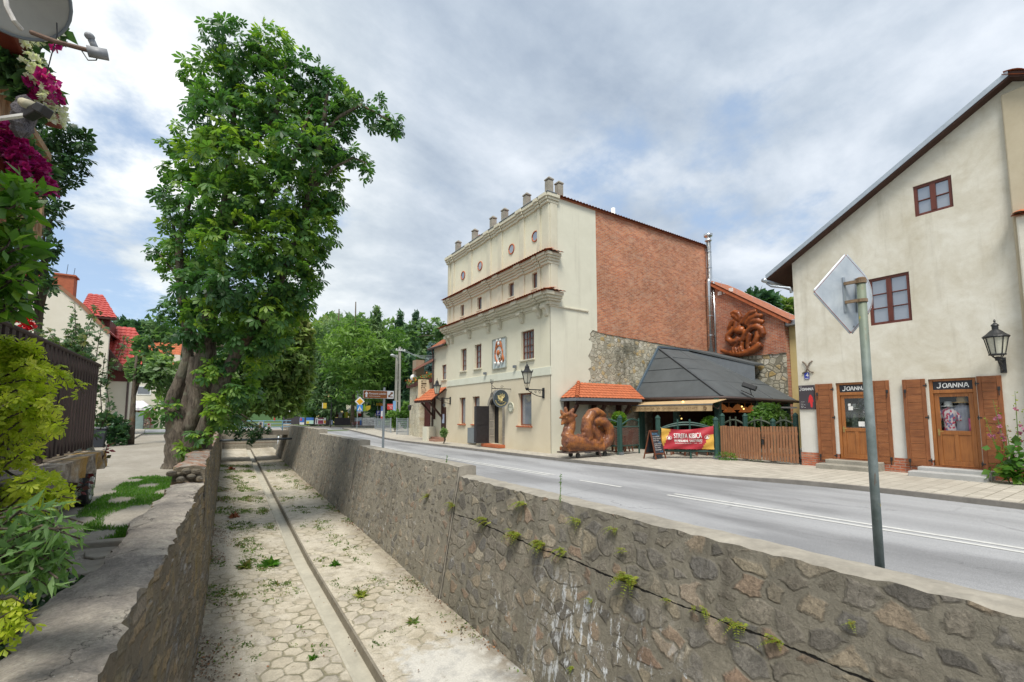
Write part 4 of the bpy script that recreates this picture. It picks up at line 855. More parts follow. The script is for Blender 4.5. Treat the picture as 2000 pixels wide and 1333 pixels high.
# ================================================================== brick annex, yellow house behind
ax = thing('brick_annex', 'low brick annex with a monopitch tiled roof above the patio', 'building', (28, 14, 0))
def zr(y): return 7.03 + (y - 11.94) * .703
MB().quad((25.25, 11.9, 0), (25.25, 16.3, 0), (25.25, 16.3, 5.3), (25.25, 11.9, 5.3)).build('rubble_base', m_lime2, ax)
e = ragged((11.92, 5.12), (16.3, 5.2), .12, 16, 3); mb = MB(); mb.prism([(25.2, a, c) for a, c in e] + [(25.2, 16.3, zr(16.3) - .12), (25.2, 11.92, zr(11.92) - .12)], (.045, 0, 0)); mb.build('brick_wall', m_brick2, ax)
MB().box(25.26, 27.8, 11.95, 16.25, 0, 6.9).build('wall_core', m_brick2, ax)
mb = MB(); tiled(mb, (28., 11.55, zr(11.55) + .02), (-3.0, 0, 0), (0, 4.9, 4.9 * .703), .22, .3, .03, .02); r_ = mb.build('roof', m_tile_old, ax)
mb = MB(); mb.bar((25.12, 11.6, zr(11.6) - .1), (25.12, 16.3, zr(16.3) - .1), .2, .16); mb.build('verge_tile', m_tile, r_)
for k in range(3): mb = MB(); mb.box(25.12, 25.2, 15.35 - .35 * k, 15.57 - .35 * k, 9.0 + .02 * k, 9.22 + .02 * k); mb.build('vent', m_white, ax)
mb = MB(); mb.tube([(25.6, y, zr(y) + .32 + .02 * math.sin(y * 4)) for y in [11.6 + .3 * i for i in range(16)]], .006, 4)
for i in range(5): y = 11.8 + i * .95; mb.tube([(25.6, y, zr(y)), (25.6, y, zr(y) + .34)], .008, 4)
mb.build('lightning_wire', m_zinc, r_)
yh = thing('yellow_house', 'strip of yellow rendered house behind the brick annex', 'house', (29, 9, 0))
MB().box(25.7, 33, 6, 11.93, 0, 6.55).build('wall', m_yellow, yh); MB().box(25.3, 33, 6, 11.98, 6.55, 6.85).build('eave', m_zinc, yh, bevel=.03)
b = MB(); b.box(25.62, 25.69, 10.5, 11.05, 3.6, 5.3); b.build('window', m_white, yh)
a0 = MB(); a0.box(25.1, 25.6, 10.3, 11.1, 2.9, 3.6); 
for k in range(7): a0.box(25.08, 25.099, 10.36, 11.04, 2.95 + .09 * k, 2.98 + .09 * k)
tag(a0.build('air_conditioner', m_white, bevel=.02), 'white air conditioner unit on the yellow house beyond the patio roof', 'air conditioner')
# ================================================================== the shop house
XH, YH0, YH1 = 17.65, -7., 7.97
RS = .592; YP = 2.2
def zroof(y): return 7.44 + (YH1 - y) * RS if y >= YP else 7.44 + (YH1 - YP) * RS - (YP - y) * RS
hs = thing('shop_house', 'old limewashed gabled shop house with brown shutters', 'house', (22, 2, .1))
dL = rect(XH, 1636, 747, 1706, 898); dR = rect(XH, 1818.5, 739, 1913, 913)
wl = rect(XH, 1697, 538, 1779, 632); wu = rect(XH, 1784, 353, 1861, 415)
ZP = [zroof(YH1), zroof(YP)]
mb = MB(); clip = [((XH, YH1, ZP[0]), (0, RS, 1)), ((XH, YP, ZP[1]), (0, -RS, 1))]
holed(mb, 'x', XH, YH0, YH1, .55, 11., [dL, dR, wl, wu], .20, clip)
mb.build('wall', m_lime_w, hs)
MB().quad((XH, YH1, 0), (32, YH1, 0), (32, YH1, ZP[0]), (XH, YH1, ZP[0])).build('wall', m_lime_w, hs)
mb = MB()
dzl = (dL[0] - .02, dL[1] + .02); dzr = (dR[0] - .02, dR[1] + .02)
for a, b in ((dL[1], YH1 + .01), (dR[1], dL[0]), (YH0, dR[0])): mb.box(XH - .03, XH + .2, a, b, -.1, .55)
for a, b, z in ((dL[0], dL[1], dL[2]), (dR[0], dR[1], dR[2])): mb.box(XH - .02, XH + .25, a, b, -.1, z)
mb.build('plinth', m_plinth, hs)
mb = MB(); mb.box(XH - .13, XH + .02, .9, 2.42, .0, zroof(1.9) - .15); bt = mb.build('buttress', mat_plaster('buttress_limewash', (.56, .49, .36), (.47, .40, .28), sc=.7, bd=.012), hs, bevel=.03)
zq = PX(1962, 428, XH - .3).z; mb = MB(); mb.box(XH - .30, XH - .132, .9, 2.34, .0, zq); mb.build('buttress', m_lime_w, hs, bevel=.04)
mb = MB(); tiled(mb, (XH - .42, 2.42, zq + .01), (0, -1.5, 0), (.3, 0, .14), .26, .4, .05, .02); mb.build('tile_strip', m_tile, bt)
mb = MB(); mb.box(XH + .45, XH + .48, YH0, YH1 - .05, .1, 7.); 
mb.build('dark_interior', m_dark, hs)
# roof: two slopes with a zinc verge
rf = MB(); OV = .32
for s_, ya, yb in ((1, YP, YH1 + .78), (-1, YP, YH0)):
    za, zb = zroof(YP) - .03, (zroof(YP) - (yb - YP) * RS - .03 if s_ > 0 else zroof(yb) - .03)
    rf.prism([(XH - OV, ya, za), (XH - OV, yb, zb), (XH - OV, yb, zb + .16), (XH - OV, ya, za + .16)], (14, 0, 0))
rf.build('roof', m_darkwood, hs)
r_ = [o for o in hs.children if o.name.startswith('roof')][0]
mb = MB(); yb = YH1 + .80; zb = zroof(YP) - (yb - YP) * RS - .13
mb.prism([(XH - OV - .02, YP + .02, zroof(YP) + .01), (XH - OV - .02, yb, zb + .14), (XH - OV - .02, yb, zb + .30), (XH - OV - .02, YP + .02, zroof(YP) + .17)], (.5, 0, 0)); mb.build('verge_flashing', m_zinc, r_)
mb = MB(); mb.tube([(XH - OV - .08, yb + .05, zb + .10), (31, yb + .05, zb + .10)], .085, 10); mb.tube([(XH - .2, yb + .03, zb + .02), (XH - .12, yb - .1, zb - .12), (XH - .02, YH1 + .1, zb - .32), (XH - .0, YH1 + .07, zb - .5)], .05, 8); mb.build('gutter', m_zinc, r_, smooth=True)
mb = MB(); zp = zroof(YP) + .14; tiled(mb, (XH - OV - .06, YP + .12, zp), (0, -6, -6 * RS), (1.5, 0, .05), .5, .5, .07, .03); mb.build('verge_tile', m_tile, r_)
for h, c_, r2 in ((wl, 2, 3), (wu, 2, 2)): window(hs, XH, h, .07, .085, c_, r2, m_winframe, None, bars=.03)
# shop doors with painted name boards, glazed leaves, goods behind the glass
def shop_door(h, zsill, board_lbl):
    y0, y1, z0, z1 = h; xf = XH + .10; fw = .085; d = MB()
    d.box(xf - .05, xf + .06, y0, y0 + fw, z0, z1); d.box(xf - .05, xf + .06, y1 - fw, y1, z0, z1); d.box(xf - .05, xf + .06, y0 + fw, y1 - fw, z1 - .07, z1)
    zb = z1 - .07 - .25; d.box(xf - .055, xf + .06, y0 + fw, y1 - fw, zb - .10, zb)
    dr_ = d.build('door', m_door, hs, bevel=.01)
    l = MB(); a, b = y0 + fw + .005, y1 - fw - .005; zt = zb - .105; zg = z0 + (zt - z0) * .49; st = .105; x0, x1 = xf - .02, xf + .03
    l.box(x0, x1, a, a + st, z0 + .01, zt); l.box(x0, x1, b - st, b, z0 + .01, zt); l.box(x0, x1, a + st, b - st, zt - .10, zt); l.box(x0, x1, a + st, b - st, zg - .12, zg); l.box(x0, x1, a + st, b - st, z0 + .01, z0 + .16)
    l.box(x0, x1, (a + b) / 2 - .05, (a + b) / 2 + .05, z0 + .16, zg - .12); l.box(x0 + .02, x1 - .005, a + st, b - st, z0 + .16, zg - .12); l.box(x0 - .018, x0 - .001, a + .06, b - .06, z0 + .02, z0 + .05)
    lf_ = l.build('leaf', m_door, dr_, bevel=.008)
    MB().quad((xf, a + st, zg), (xf, b - st, zg), (xf, b - st, zt - .1), (xf, a + st, zt - .1)).build('pane', m_shop, dr_)
    hd = MB(); zh = z0 + 1.0; hd.tube([(x0 - .01, b - .05, zh), (x0 - .06, b - .05, zh), (x0 - .065, b - .16, zh)], .012, 6); hd.box(x0 - .012, x0, b - .075, b - .03, zh - .12, zh + .07); hd.build('handle', plain('brass', (.45, .33, .12), .2, 9, .35, metal=.8), dr_)
    t = thing('name_board', board_lbl, 'shop sign', (xf - .03, (y0 + y1) / 2, zb))
    MB().box(xf - .03, xf - .005, y0 + fw + .004, y1 - fw - .004, zb + .003, zb + .247).build('board', plain('black_board', (.022, .022, .028), .2, 4, .5), t)
    mb = MB(); wdt = y1 - y0 - 2 * fw; joanna(mb, (xf - .031, y1 - fw - wdt * .09, zb + .055), (0, -1, 0), (0, 0, 1), wdt * .82, .14, .16); mb.build('lettering', m_white, t)
    return a + st, b - st, zg, zt - .1, xf
gL = shop_door(dL, .44, 'black JOANNA name board over the shop door behind the sign post'); gR = shop_door(dR, .45, 'black JOANNA name board over the shop door near the hollyhock')
def shutter(y0, y1, z0, z1, ang, hinge, lbl):
    """ledged shutter folded back against the wall"""
    t = bpy.data.objects.new('shutter', None); COL.objects.link(t); t.parent = hs; w_ = y1 - y0; t.location = Vector((XH - .025, hinge, z0)) - hs.location; s_ = 1 if abs(hinge - y0) < .01 else -1; t.rotation_euler = (0, 0, rad(ang) * s_)
    H = z1 - z0; mb = MB(); sw = .095
    for a, b in ((0, sw), (w_ - sw, w_)): mb.box(-.045, 0, s_ * a, s_ * b, 0, H)
    mb.build('stile', m_stile, t, local=True, bevel=.006)
    mb = MB(); n = 12; zc = 0.
    for i in range(n):
        hh = H / n * R.uniform(.92, 1.08) if i < n - 1 else H - zc; hh = min(hh, H - zc)
        mb.box(-.036 - .006 * R.random(), -.006, s_ * (sw + .002), s_ * (w_ - sw - .002), zc + .003, zc + hh - .003); zc += hh
    mb.build('board', m_shutter, t, local=True, bevel=.005)
    for z in (.16, H * .55, H - .22): ir = MB(); ir.box(-.052, -.046, s_ * -.04, s_ * .05, z, z + .035); ir.tube([(-.04, s_ * -.02, z - .04), (-.04, s_ * -.02, z + .08)], .012, 6); ir.build('hinge', m_black, t, local=True)
    for z in (.10, H - .40): ir = MB(); ir.box(-.056, -.047, s_ * (w_ - .085), s_ * (w_ - .03), z, z + .10); ir.tube([(-.06, s_ * (w_ - .06), z + .02), (-.07, s_ * (w_ - .06), z - .12), (-.06, s_ * (w_ - .06), z - .14)], .010, 5); ir.build('hook', m_black, t, local=True)
    return t
def sy(x0, x1): return None
for xa, ya, xb, yb, hg in ((1596.5, 750, 1629.5, 899, 'n'), (1705, 743.5, 1740.5, 905, 'f'), (1768, 741, 1812.5, 910, 'n'), (1914, 734, 1963, 921, 'f')):
    q = rect(XH - .05, xa, ya, xb, yb); shutter(q[0], q[1], q[2], q[3], 3.5 if hg == 'n' else -4, q[0] if hg == 'n' else q[1], '')
# steps
for x0, x1, dd, mt in ((1607, 1715, dL, m_conc_d), (1793, 1933, dR, m_steps_new)):
    ya, yb = dd[0] - .22, dd[1] + .28; t = thing('door_step', 'weathered two-tier stone step at the shop door behind the sign post' if mt is m_conc_d else 'smooth grey two-tier cement step at the shop door near the hollyhock', 'step', (XH - .4, (ya + yb) / 2, .1))
    mb = MB(); mb.box(XH - .42, XH - .031, ya, yb, .0, dd[2] - .02); mb.build('upper_tread', mt, t, bevel=.02)
    mb = MB(); mb.box(XH - .86, XH - .421, ya + .02, yb + .10, .0, .26); mb.build('lower_tread', mt, t, bevel=.02)
    tr = MB(); tr.box(XH - .04, XH + .09, dd[0], dd[1], dd[2] - .019, dd[2] + .012); tr.build('threshold', m_stile, hs)
# clothes on dummies and a rubber plant behind the glass
def dummy(name, lbl, y, z, mat, hat, s=1., x=XH + .30):
    t = thing(name, lbl, 'mannequin', (x, y, z))
    b = MB(); pr = [(.165, -.62), (.17, -.45), (.150, -.25), (.165, -.05), (.205, .10), (.215, .20), (.16, .285), (.07, .32), (.06, .36)]
    b.lathe([(r * s, q * s) for r, q in pr], 16, (0, 0, 0), .62, 1.)
    for s_ in (-1, 1): b.tube([(0, s_ * .17 * s, .24 * s), (-.01, s_ * .25 * s, .16 * s), (-.02, s_ * .27 * s, 0), (-.02, s_ * .265 * s, -.12 * s)], [.075 * s, .085 * s, .08 * s, .085 * s], 10)
    b.build('garment', mat, t, True, local=True)
    if hat:
        b = MB(); b.lathe([(.21 * s, .37 * s), (.20 * s, .385 * s), (.115 * s, .40 * s), (.11 * s, .50 * s), (.085 * s, .545 * s), (.02, .555 * s)], 18, (0, 0, 0), .9, 1.); b.build('hat', hat, t, True, local=True)
    return t
def mat_print(name, a, b, c, sc):
    m, g, bs = newmat(name); v = g.obj(); n = g.vor(g.map(v, (1, 1, .6)), sc, out='Color'); k = g.sep(n)[0]; fin(g, bs, g.ramp(k, [(0., a), (.45, a), (.5, b), (.75, b), (.8, c)], 'CONSTANT'), .85); return m
m_straw = plain('straw_hat', (.42, .30, .14), .3, 30, .8); m_floral = mat_print('floral_print', (.62, .56, .56), (.50, .06, .12), (.16, .18, .34), 26); m_grey_tee = plain('grey_blue_tee', (.27, .29, .34), .15, 5, .9); m_leafprint = mat_print('dark_leaf_print', (.035, .05, .05), (.10, .13, .10), (.05, .07, .06), 22); m_palehat = plain('pale_hat', (.40, .42, .40), .1, 9, .8)
a, b, zg, zt, xf = gR
dummy('shop_mannequin', 'mannequin in a grey tee and wide straw hat behind the shop glass', a + (b - a) * .30, zg + .42, m_grey_tee, m_straw, 1.02)
dummy('shop_mannequin', 'mannequin in a red floral blouse and white cap behind the shop glass', a + (b - a) * .76, zg + .38, m_floral, m_palehat, .84, XH + .26)
bb = MB(); bb.box(XH + .2, XH + .3, a - .06, a + .06, zg - .1, zg + .36); tag(bb.build('folded_scarf', mat_print('pink_print', (.55, .10, .22), (.7, .2, .35), (.4, .05, .12), 20)), 'bright pink scarf hung at the edge of the shop glass', 'scarf')
a, b, zg, zt, xf = gL
dummy('shop_mannequin', 'mannequin in a dark leaf-print top and grey sun hat behind the shop glass', a + (b - a) * .62, zg + .30, m_leafprint, m_palehat, .9)
dummy('shop_mannequin', 'bare pale bust behind the shop glass next to the house plant', a + (b - a) * .22, zg + .36, plain('pale_linen', (.45, .45, .45), .1, 9), None, .72, XH + .34)
bb = MB(); bb.box(XH + .40, XH + .42, a - .1, a + (b - a) * .52, zg - .2, zt + .1); tag(bb.build('shop_curtain', plain('grey_blind', (.30, .33, .36), .1, 3)), 'plain grey blind hung inside the shop door glass', 'blind')
n = 46; P = np.array([(XH + .2, a + (b - a) * .42 + R.gauss(0, .05), zg + .42 + i * .011) for i in range(n)]); O = NR.normal(0, 1, (n, 3)); O[:, 2] = abs(O[:, 2]) * .3; O[:, 0] *= .4; O /= np.linalg.norm(O, axis=1)[:, None]
t = thing('house_plant', 'dark leafy house plant behind the shop glass', 'plant', (XH + .2, a + (b - a) * .42, zg)); leaves('leaf_spray', P, O, leaf_tpl(.3), .13, leafmat('house_plant_leaf', [(0, (.015, .035, .02)), (1, (.035, .07, .03))]), t); MB().tube([(XH + .2, a + (b - a) * .42, zg - .1), (XH + .2, a + (b - a) * .42, zg + .9)], .012, 6).build('stem', m_bark2, t)
bb = MB()
for yy, zz_, w_, h_ in ((b - .14, zg + .72, .08, .08), (b - .17, zg + .58, .13, .13), (a + .16, zg + .05, .17, .16)): bb.quad((xf - .008, yy - w_ / 2, zz_), (xf - .008, yy + w_ / 2, zz_), (xf - .008, yy + w_ / 2, zz_ + h_), (xf - .008, yy - w_ / 2, zz_ + h_))
tag(bb.build('paper_notice', m_white), 'white paper notices taped inside the shop door glass', 'notice')
# things on the shop wall
q = rect(XH, 1561.5, 753, 1592.5, 800)
t = thing('shop_sign', 'dark grey JOANNA sign board with a red coat beside the shutter', 'shop sign', (XH - .03, (q[0] + q[1]) / 2, q[2]))
MB().box(XH - .04, XH - .005, q[0], q[1], q[2], q[3]).build('board', plain('grey_brown_board', (.060, .050, .058), .12, 3, .6), t, bevel=.004)
W_ = q[1] - q[0]; H_ = q[3] - q[2]; mb = MB(); joanna(mb, (XH - .041, q[1] - .05 * W_, q[2] + .78 * H_), (0, -1, 0), (0, 0, 1), W_ * .9, H_ * .115, .15); put_text(mb, 'BUTIK', (XH - .041, q[1] - .05 * W_, q[2] + .925 * H_), (0, -1, 0), (0, 0, 1), .18 * W_, .03 * H_)
for k, tx in enumerate(['ZAPRASZAMY', 'PN - PT', '10.00 - 18.00', 'SOBOTA', '10.00 - 17.00']): put_text(mb, tx, (XH - .041, q[1] - .11 * W_, q[2] + (.30, .22, .18, .11, .07)[k] * H_), (0, -1, 0), (0, 0, 1), (.24, .16, .28, .18, .28)[k] * W_, .022 * H_)
mb.build('lettering', m_white, t)
mb = MB(); pts = [(.70, .60), (.78, .60), (.80, .56), (.86, .50), (.90, .32), (.86, .28), (.84, .36), (.85, .16), (.80, .06), (.72, .10), (.70, .22), (.66, .34), (.62, .26), (.58, .28), (.62, .48), (.66, .56)]
mb.add([(XH - .0415, q[1] - a_ * W_, q[2] + b_ * H_) for a_, b_ in pts], [tuple(range(len(pts)))]); mb.build('red_coat_picture', plain('red_print', (.60, .03, .035), .15, 20, .6), t)
q = rect(XH, 1571.5, 728, 1581, 741); t = thing('number_plate', 'small blue enamel house number 4 plate', 'number plate', (XH - .02, q[0], q[2]))
MB().box(XH - .025, XH - .003, q[0], q[1], q[2], q[3]).build('plate', plain('blue_enamel', (.03, .05, .32), .1, 4, .3), t); mb = MB(); put_text(mb, '4', (XH - .026, q[0] + (q[1] - q[0]) * .68, q[2] + .07), (0, -1, 0), (0, 0, 1), None, (q[3] - q[2]) * .58); mb.box(XH - .027, XH - .0255, q[0] + .02, q[1] - .02, q[2] + .02, q[2] + .035); mb.build('lettering', m_white, t)
c = PX(1578, 718, XH); mb = MB()
for s_ in (-1, 1): mb.tube([(XH - .02, c.y + s_ * .16, c.z + .22), (XH - .04, c.y + s_ * .07, c.z + .14), (XH - .05, c.y + s_ * .015, c.z + .02), (XH - .05, c.y + s_ * .01, c.z - .06), (XH - .04, c.y + s_ * .07, c.z - .16), (XH - .02, c.y + s_ * .18, c.z - .2)], .022, 6)
tag(mb.build('wall_anchor', plain('rusty_iron', (.17, .13, .10), .3, 12, .8), smooth=True), 'rusty X-shaped iron tie above the house number', 'wall tie')
c = PX(1959, 706, XH); lantern('wall_lantern', 'round glass lantern on a short black bracket by the shop buttress', (XH, c.y, c.z - .02), 8, .55, .98, True, pi)
# ================================================================== patio beside the restaurant
def RM(o, vox, sm=3):
    md = o.modifiers.new('fuse', 'REMESH'); md.mode = 'VOXEL'; md.voxel_size = vox; md.use_smooth_shade = True
    m2 = o.modifiers.new('soften', 'SMOOTH'); m2.factor = .6; m2.iterations = sm
def mat_statue():
    m, g, b = newmat('varnished_carving'); p = P3(g); n = g.noise(p, 2.6, 7, .6, .5); f = g.noise(g.map(p, (14, 14, 3)), 1.5, 5, .6)
    c = g.ramp(g.m('ADD', g.m('MULTIPLY', n, .75), g.m('MULTIPLY', f, .25)), [(.34, (.10, .04, .028)), (.48, (.21, .075, .032)), (.62, (.42, .15, .03))])
    fin(g, b, c, .40, g.bump(g.m('ADD', g.m('MULTIPLY', f, 1.8), g.noise(p, 9., 5, .6)), .9, .04), 0., .45); b.inputs['Coat Weight'].default_value = .2; b.inputs['Coat Roughness'].default_value = .15; return m
m_statue = mat_statue()
def mat_statue2():
    m, g, b = newmat('red_brown_carving'); p = P3(g); n = g.noise(p, 2.2, 6, .6); c = g.ramp(n, [(.35, (.13, .035, .014)), (.62, (.34, .095, .022))]); fin(g, b, c, .3, g.bump(n, .3, .02), 0., .5); return m
m_statue2 = mat_statue2()
YS = 14.2
def S2(zx, zy, dy=0.): return PY(1080 + .0975 * zx, 770 + .0975 * zy, YS + dy)
t = thing('rooster_statue', 'large varnished wooden rooster carving on a wheeled frame by the restaurant wall', 'statue', tuple(S2(560, 1130))[:2] + (.13,))
mb = MB(); K = .00207
def br(pts, rs, dy=0., n=12, dd=None): mb.tube([S2(a, b, dy if dd is None else dd[i]) for i, (a, b) in enumerate(pts)], [r * K for r in rs], n)
for dy in (-.16, .16): br([(240, 940), (330, 950), (500, 975), (680, 1000), (860, 1030)], [125, 150, 140, 120, 100], dy)
br([(270, 880), (310, 760), (350, 660), (360, 560), (330, 480)], [125, 115, 104, 98, 92]); mb.ball(S2(320, 480), .27, 14, 10, (1.05, .85, .9))
br([(260, 500), (215, 550), (165, 625)], [80, 56, 12]); br([(205, 440), (250, 405), (320, 395), (400, 440), (445, 480)], [22, 30, 32, 28, 16], 0, 10, [-.10, -.17, -.19, -.17, -.08])
mb.ball(S2(275, 480, -.17), .055, 10, 8); br([(800, 660), (880, 760), (960, 880)], [90, 100, 90], .05); br([(1000, 640), (1040, 760), (1000, 900)], [90, 110, 100], .1); mb.ball(S2(255, 715), .15, 12, 9, (.8, .8, 1.1))
for pts, rs in (([(215, 430), (175, 375), (158, 310)], [40, 36, 18]), ([(265, 400), (255, 320), (245, 258)], [48, 44, 26]), ([(340, 400), (385, 340), (415, 290)], [46, 44, 24]), ([(400, 440), (445, 430), (485, 440)], [44, 42, 22]), ([(215, 455), (160, 470), (122, 482)], [34, 30, 14])): br(pts, rs)
for dy in (-.16, .16):
    br([(700, 900), (665, 720), (690, 520), (770, 390), (880, 350), (980, 390), (1065, 432)], [110, 120, 118, 104, 84, 60, 28], dy)
    br([(740, 590), (880, 530), (1020, 560), (1110, 680), (1135, 830), (1080, 960), (960, 1060), (840, 1080)], [70, 88, 100, 112, 116, 114, 100, 85], dy)
br([(690, 700), (770, 680), (850, 790), (920, 930), (900, 1050)], [84, 92, 92, 98, 90], -.16); br([(660, 780), (700, 860), (760, 960)], [100, 96, 90], .0); br([(480, 830), (560, 850), (650, 800)], [40, 48, 40], -.2)
br([(270, 900), (380, 860), (470, 880), (420, 930)], [30, 46, 40, 26], -.24); br([(250, 960), (420, 930), (620, 990), (780, 1030)], [26, 36, 38, 24], -.30)
o = mb.build('carving', m_statue, t, True); RM(o, .03, 2)
mb = MB(); a, b = S2(215, 1060), S2(860, 1060); mb.box(a.x + .02, b.x + .15, YS - .30, YS + .30, a.z - .17, a.z + .0); mb.build('plinth', m_statue, t, bevel=.03)
mb = MB(); zb = a.z - .175
mb.bar((a.x - .1, YS - .28, zb - .04), (b.x + .45, YS - .28, zb - .04), .05, .05); mb.bar((a.x - .1, YS + .28, zb - .04), (b.x + .45, YS + .28, zb - .04), .05, .05)
for xx in (a.x - .05, a.x + .55, b.x, b.x + .4): mb.bar((xx, YS - .30, zb - .045), (xx, YS + .30, zb - .045), .05, .05)
mb.bar((b.x - .15, YS - .34, zb - .02), (b.x - .12, YS - .42, .15), .05, .05); mb.build('trolley', m_gutter, t)
for xx in (a.x + .55, b.x + .3):
    for yy in (-.22, .22): mb = MB(); mb.tube([(xx, YS + yy - .03, .235), (xx, YS + yy + .03, .235)], .1, 14); mb.build('wheel', m_black, t)
# relief rooster on the brick wall
def S3(zx, zy, dx=0.): return PX(1390 + .09 * zx, 590 + .09 * zy, 25.08 + dx)
c0 = S3(650, 1100); t = thing('rooster_relief', 'big carved wooden rooster fixed to the brick annex wall above the stone', 'wall carving', tuple(c0)); mb = MB(); K = .0028
def br(pts, rs, dx=0., n=10): mb.tube([S3(a, b, dx) for a, b in pts], [r * K for r in rs], n)
br([(420, 265), (500, 225), (580, 260), (620, 330), (590, 420)], [45, 55, 60, 55, 50], -.1); br([(440, 300), (520, 320), (560, 380)], [45, 45, 40], -.14)
br([(480, 400), (440, 440), (390, 530), (345, 610)], [40, 46, 42, 20], -.12); br([(400, 460), (355, 478)], [30, 10], -.12)
br([(470, 395), (530, 440), (520, 540), (440, 640), (360, 730), (360, 820), (440, 880), (540, 850), (580, 760)], [36, 48, 52, 58, 66, 72, 76, 68, 48], -.1)
mb.ball(S3(600, 620, -.12), .27, 14, 10, (.7, 1.15, .85)); br([(620, 420), (600, 540), (700, 600)], [60, 60, 60], -.02)
for pts, rs in (([(660, 480), (740, 340), (850, 235), (980, 195)], [42, 52, 56, 40]), ([(740, 500), (840, 370), (980, 300), (1100, 300)], [42, 55, 56, 40]), ([(800, 540), (890, 420), (1000, 410), (1130, 440)], [45, 55, 58, 40]),
                ([(650, 830), (740, 690), (850, 570), (980, 530), (1090, 590), (1120, 690), (1080, 770)], [45, 60, 62, 66, 66, 60, 36]), ([(620, 860), (680, 800), (780, 640)], [52, 60, 45]),
                ([(850, 690), (810, 800), (790, 900), (780, 1010)], [50, 54, 48, 40]), ([(990, 640), (990, 760), (940, 880), (870, 950)], [44, 56, 60, 44]), ([(560, 880), (520, 960), (500, 1060)], [52, 46, 40]), ([(660, 880), (650, 960), (670, 1040)], [48, 42, 38]),
                ([(200, 1050), (300, 1085), (430, 1110), (600, 1130), (780, 1100), (940, 1020), (1090, 920)], [36, 48, 58, 68, 72, 76, 62]), ([(820, 1040), (940, 1000)], [50, 55]),
                ([(450, 980), (455, 1060), (470, 1130)], [22, 26, 14]), ([(500, 1000), (510, 1070), (530, 1120)], [22, 26, 14]), ([(560, 980), (580, 1060), (590, 1120)], [22, 26, 14]), ([(600, 960), (640, 1050), (660, 1100)], [22, 26, 14]), ([(660, 1000), (690, 1060), (710, 1100)], [22, 26, 14])): br(pts, rs, -.08 if pts[0][1] < 900 else -.06)
for pts in ([(450, 980), (455, 1060), (470, 1130)], [(510, 1000), (520, 1070), (540, 1125)], [(570, 980), (590, 1060), (600, 1120)], [(620, 970), (650, 1050), (670, 1105)]): br(pts, [18, 22, 12], -.2)
o = mb.build('carving', m_statue2, t, True); RM(o, .035, 2)
# small tiled canopy on the side wall
cl_, cr_ = PY(1127, 773, 15.3), PY(1250, 778.5, 15.3); wl_ = PY(1095, 772, 16.25); hl, hr = PY(1130, 748, 16.25), PY(1245, 756, 16.25); ze = 2.62
t = thing('tiled_canopy', 'small hipped clay-tiled canopy on brown timber brackets behind the rooster statue', 'canopy', (hl.x + 1.5, 16.0, .2))
A = Vector((cl_.x, 15.3, ze)); B = Vector((cr_.x, 15.3, ze)); C_ = Vector((hr.x + .6, 16.25, 3.38)); D_ = Vector((hl.x, 16.25, 3.38)); E_ = Vector((wl_.x, 16.25, ze))
nL = (D_ - A).cross(Vector((0, 0, 1))); 
perp = Vector((D_.x - A.x, D_.y - A.y, 0)).cross(Vector((0, 0, 1))).normalized()
mb = MB(); tiled(mb, (E_.x, 15.3, ze), (B.x - E_.x + .4, 0, 0), (0, .95, .76), .20, .19, .028, .022, clip=[(tuple(A), tuple(-perp))])
o = mb.build('roof', m_tile, t)
mb = MB(); sl_ = (D_ - E_); tiled(mb, (E_.x - .05, 16.25, ze), (A.x - E_.x + .05, -.95, 0), (D_.x - E_.x, 0, .76), .20, .19, .028, .022, clip=[(tuple(A), tuple(perp))]); mb.build('roof', m_tile, t)
mb = MB(); n = 8
for i in range(n): p0 = A.lerp(D_, i / n); p1 = A.lerp(D_, (i + 1.12) / n); mb.tube([p0 + Vector((0, 0, .05)), p1 + Vector((0, 0, .03))], [.10, .075], 9)
mb.build('hip_cap', m_tile, t)
mb = MB(); mb.bar(E_ + Vector((0, -.02, -.07)), A + Vector((0, .02, -.07)), .06, .13); mb.bar(A + Vector((0, 0, -.07)), B + Vector((.1, 0, -.07)), .06, .13); mb.build('fascia', m_slate_trim, t)
mb = MB(); mb.box(E_.x + .15, B.x, 15.45, 16.2, ze - .14, ze - .10); mb.bar((E_.x + .3, 15.5, ze - .22), (B.x, 15.5, ze - .22), .14, .16); mb.build('soffit', m_darkwood, t)
for px in (1106, 1159.5, 1208):
    q = PY(px, 790, 16.2); mb = MB(); mb.box(q.x - .09, q.x + .09, 16.08, 16.26, 1.05, ze - .15); mb.bar((q.x, 16.08, 1.45), (q.x, 15.45, ze - .3), .13, .15); mb.build('bracket', m_darkwood, t)
def mini_lantern(px, py, Y, lbl):
    q = PY(px, py, Y); t = thing('small_lantern', lbl, 'lantern', tuple(q))
    mb = MB(); mb.tube([(0, 0, .22), (0, 0, .40)], .01, 5); mb.lathe([(.10, .10), (.12, .11), (.05, .19), (.015, .24)], 8); mb.lathe([(.05, -.16), (.06, -.14)], 8); mb.build('lantern_frame', m_slate_trim, t, local=True)
    MB().lathe([(.055, -.14), (.095, .10)], 8).build('glass', m_lampglass, t, local=True)
mini_lantern(1127, 790, 15.9, 'small grey lantern under the tiled canopy above the rooster neck'); mini_lantern(1180, 793, 15.9, 'small grey lantern under the tiled canopy above the rooster tail'); mini_lantern(1230, 795, 16.0, 'small grey lantern on the green post at the canopy end')
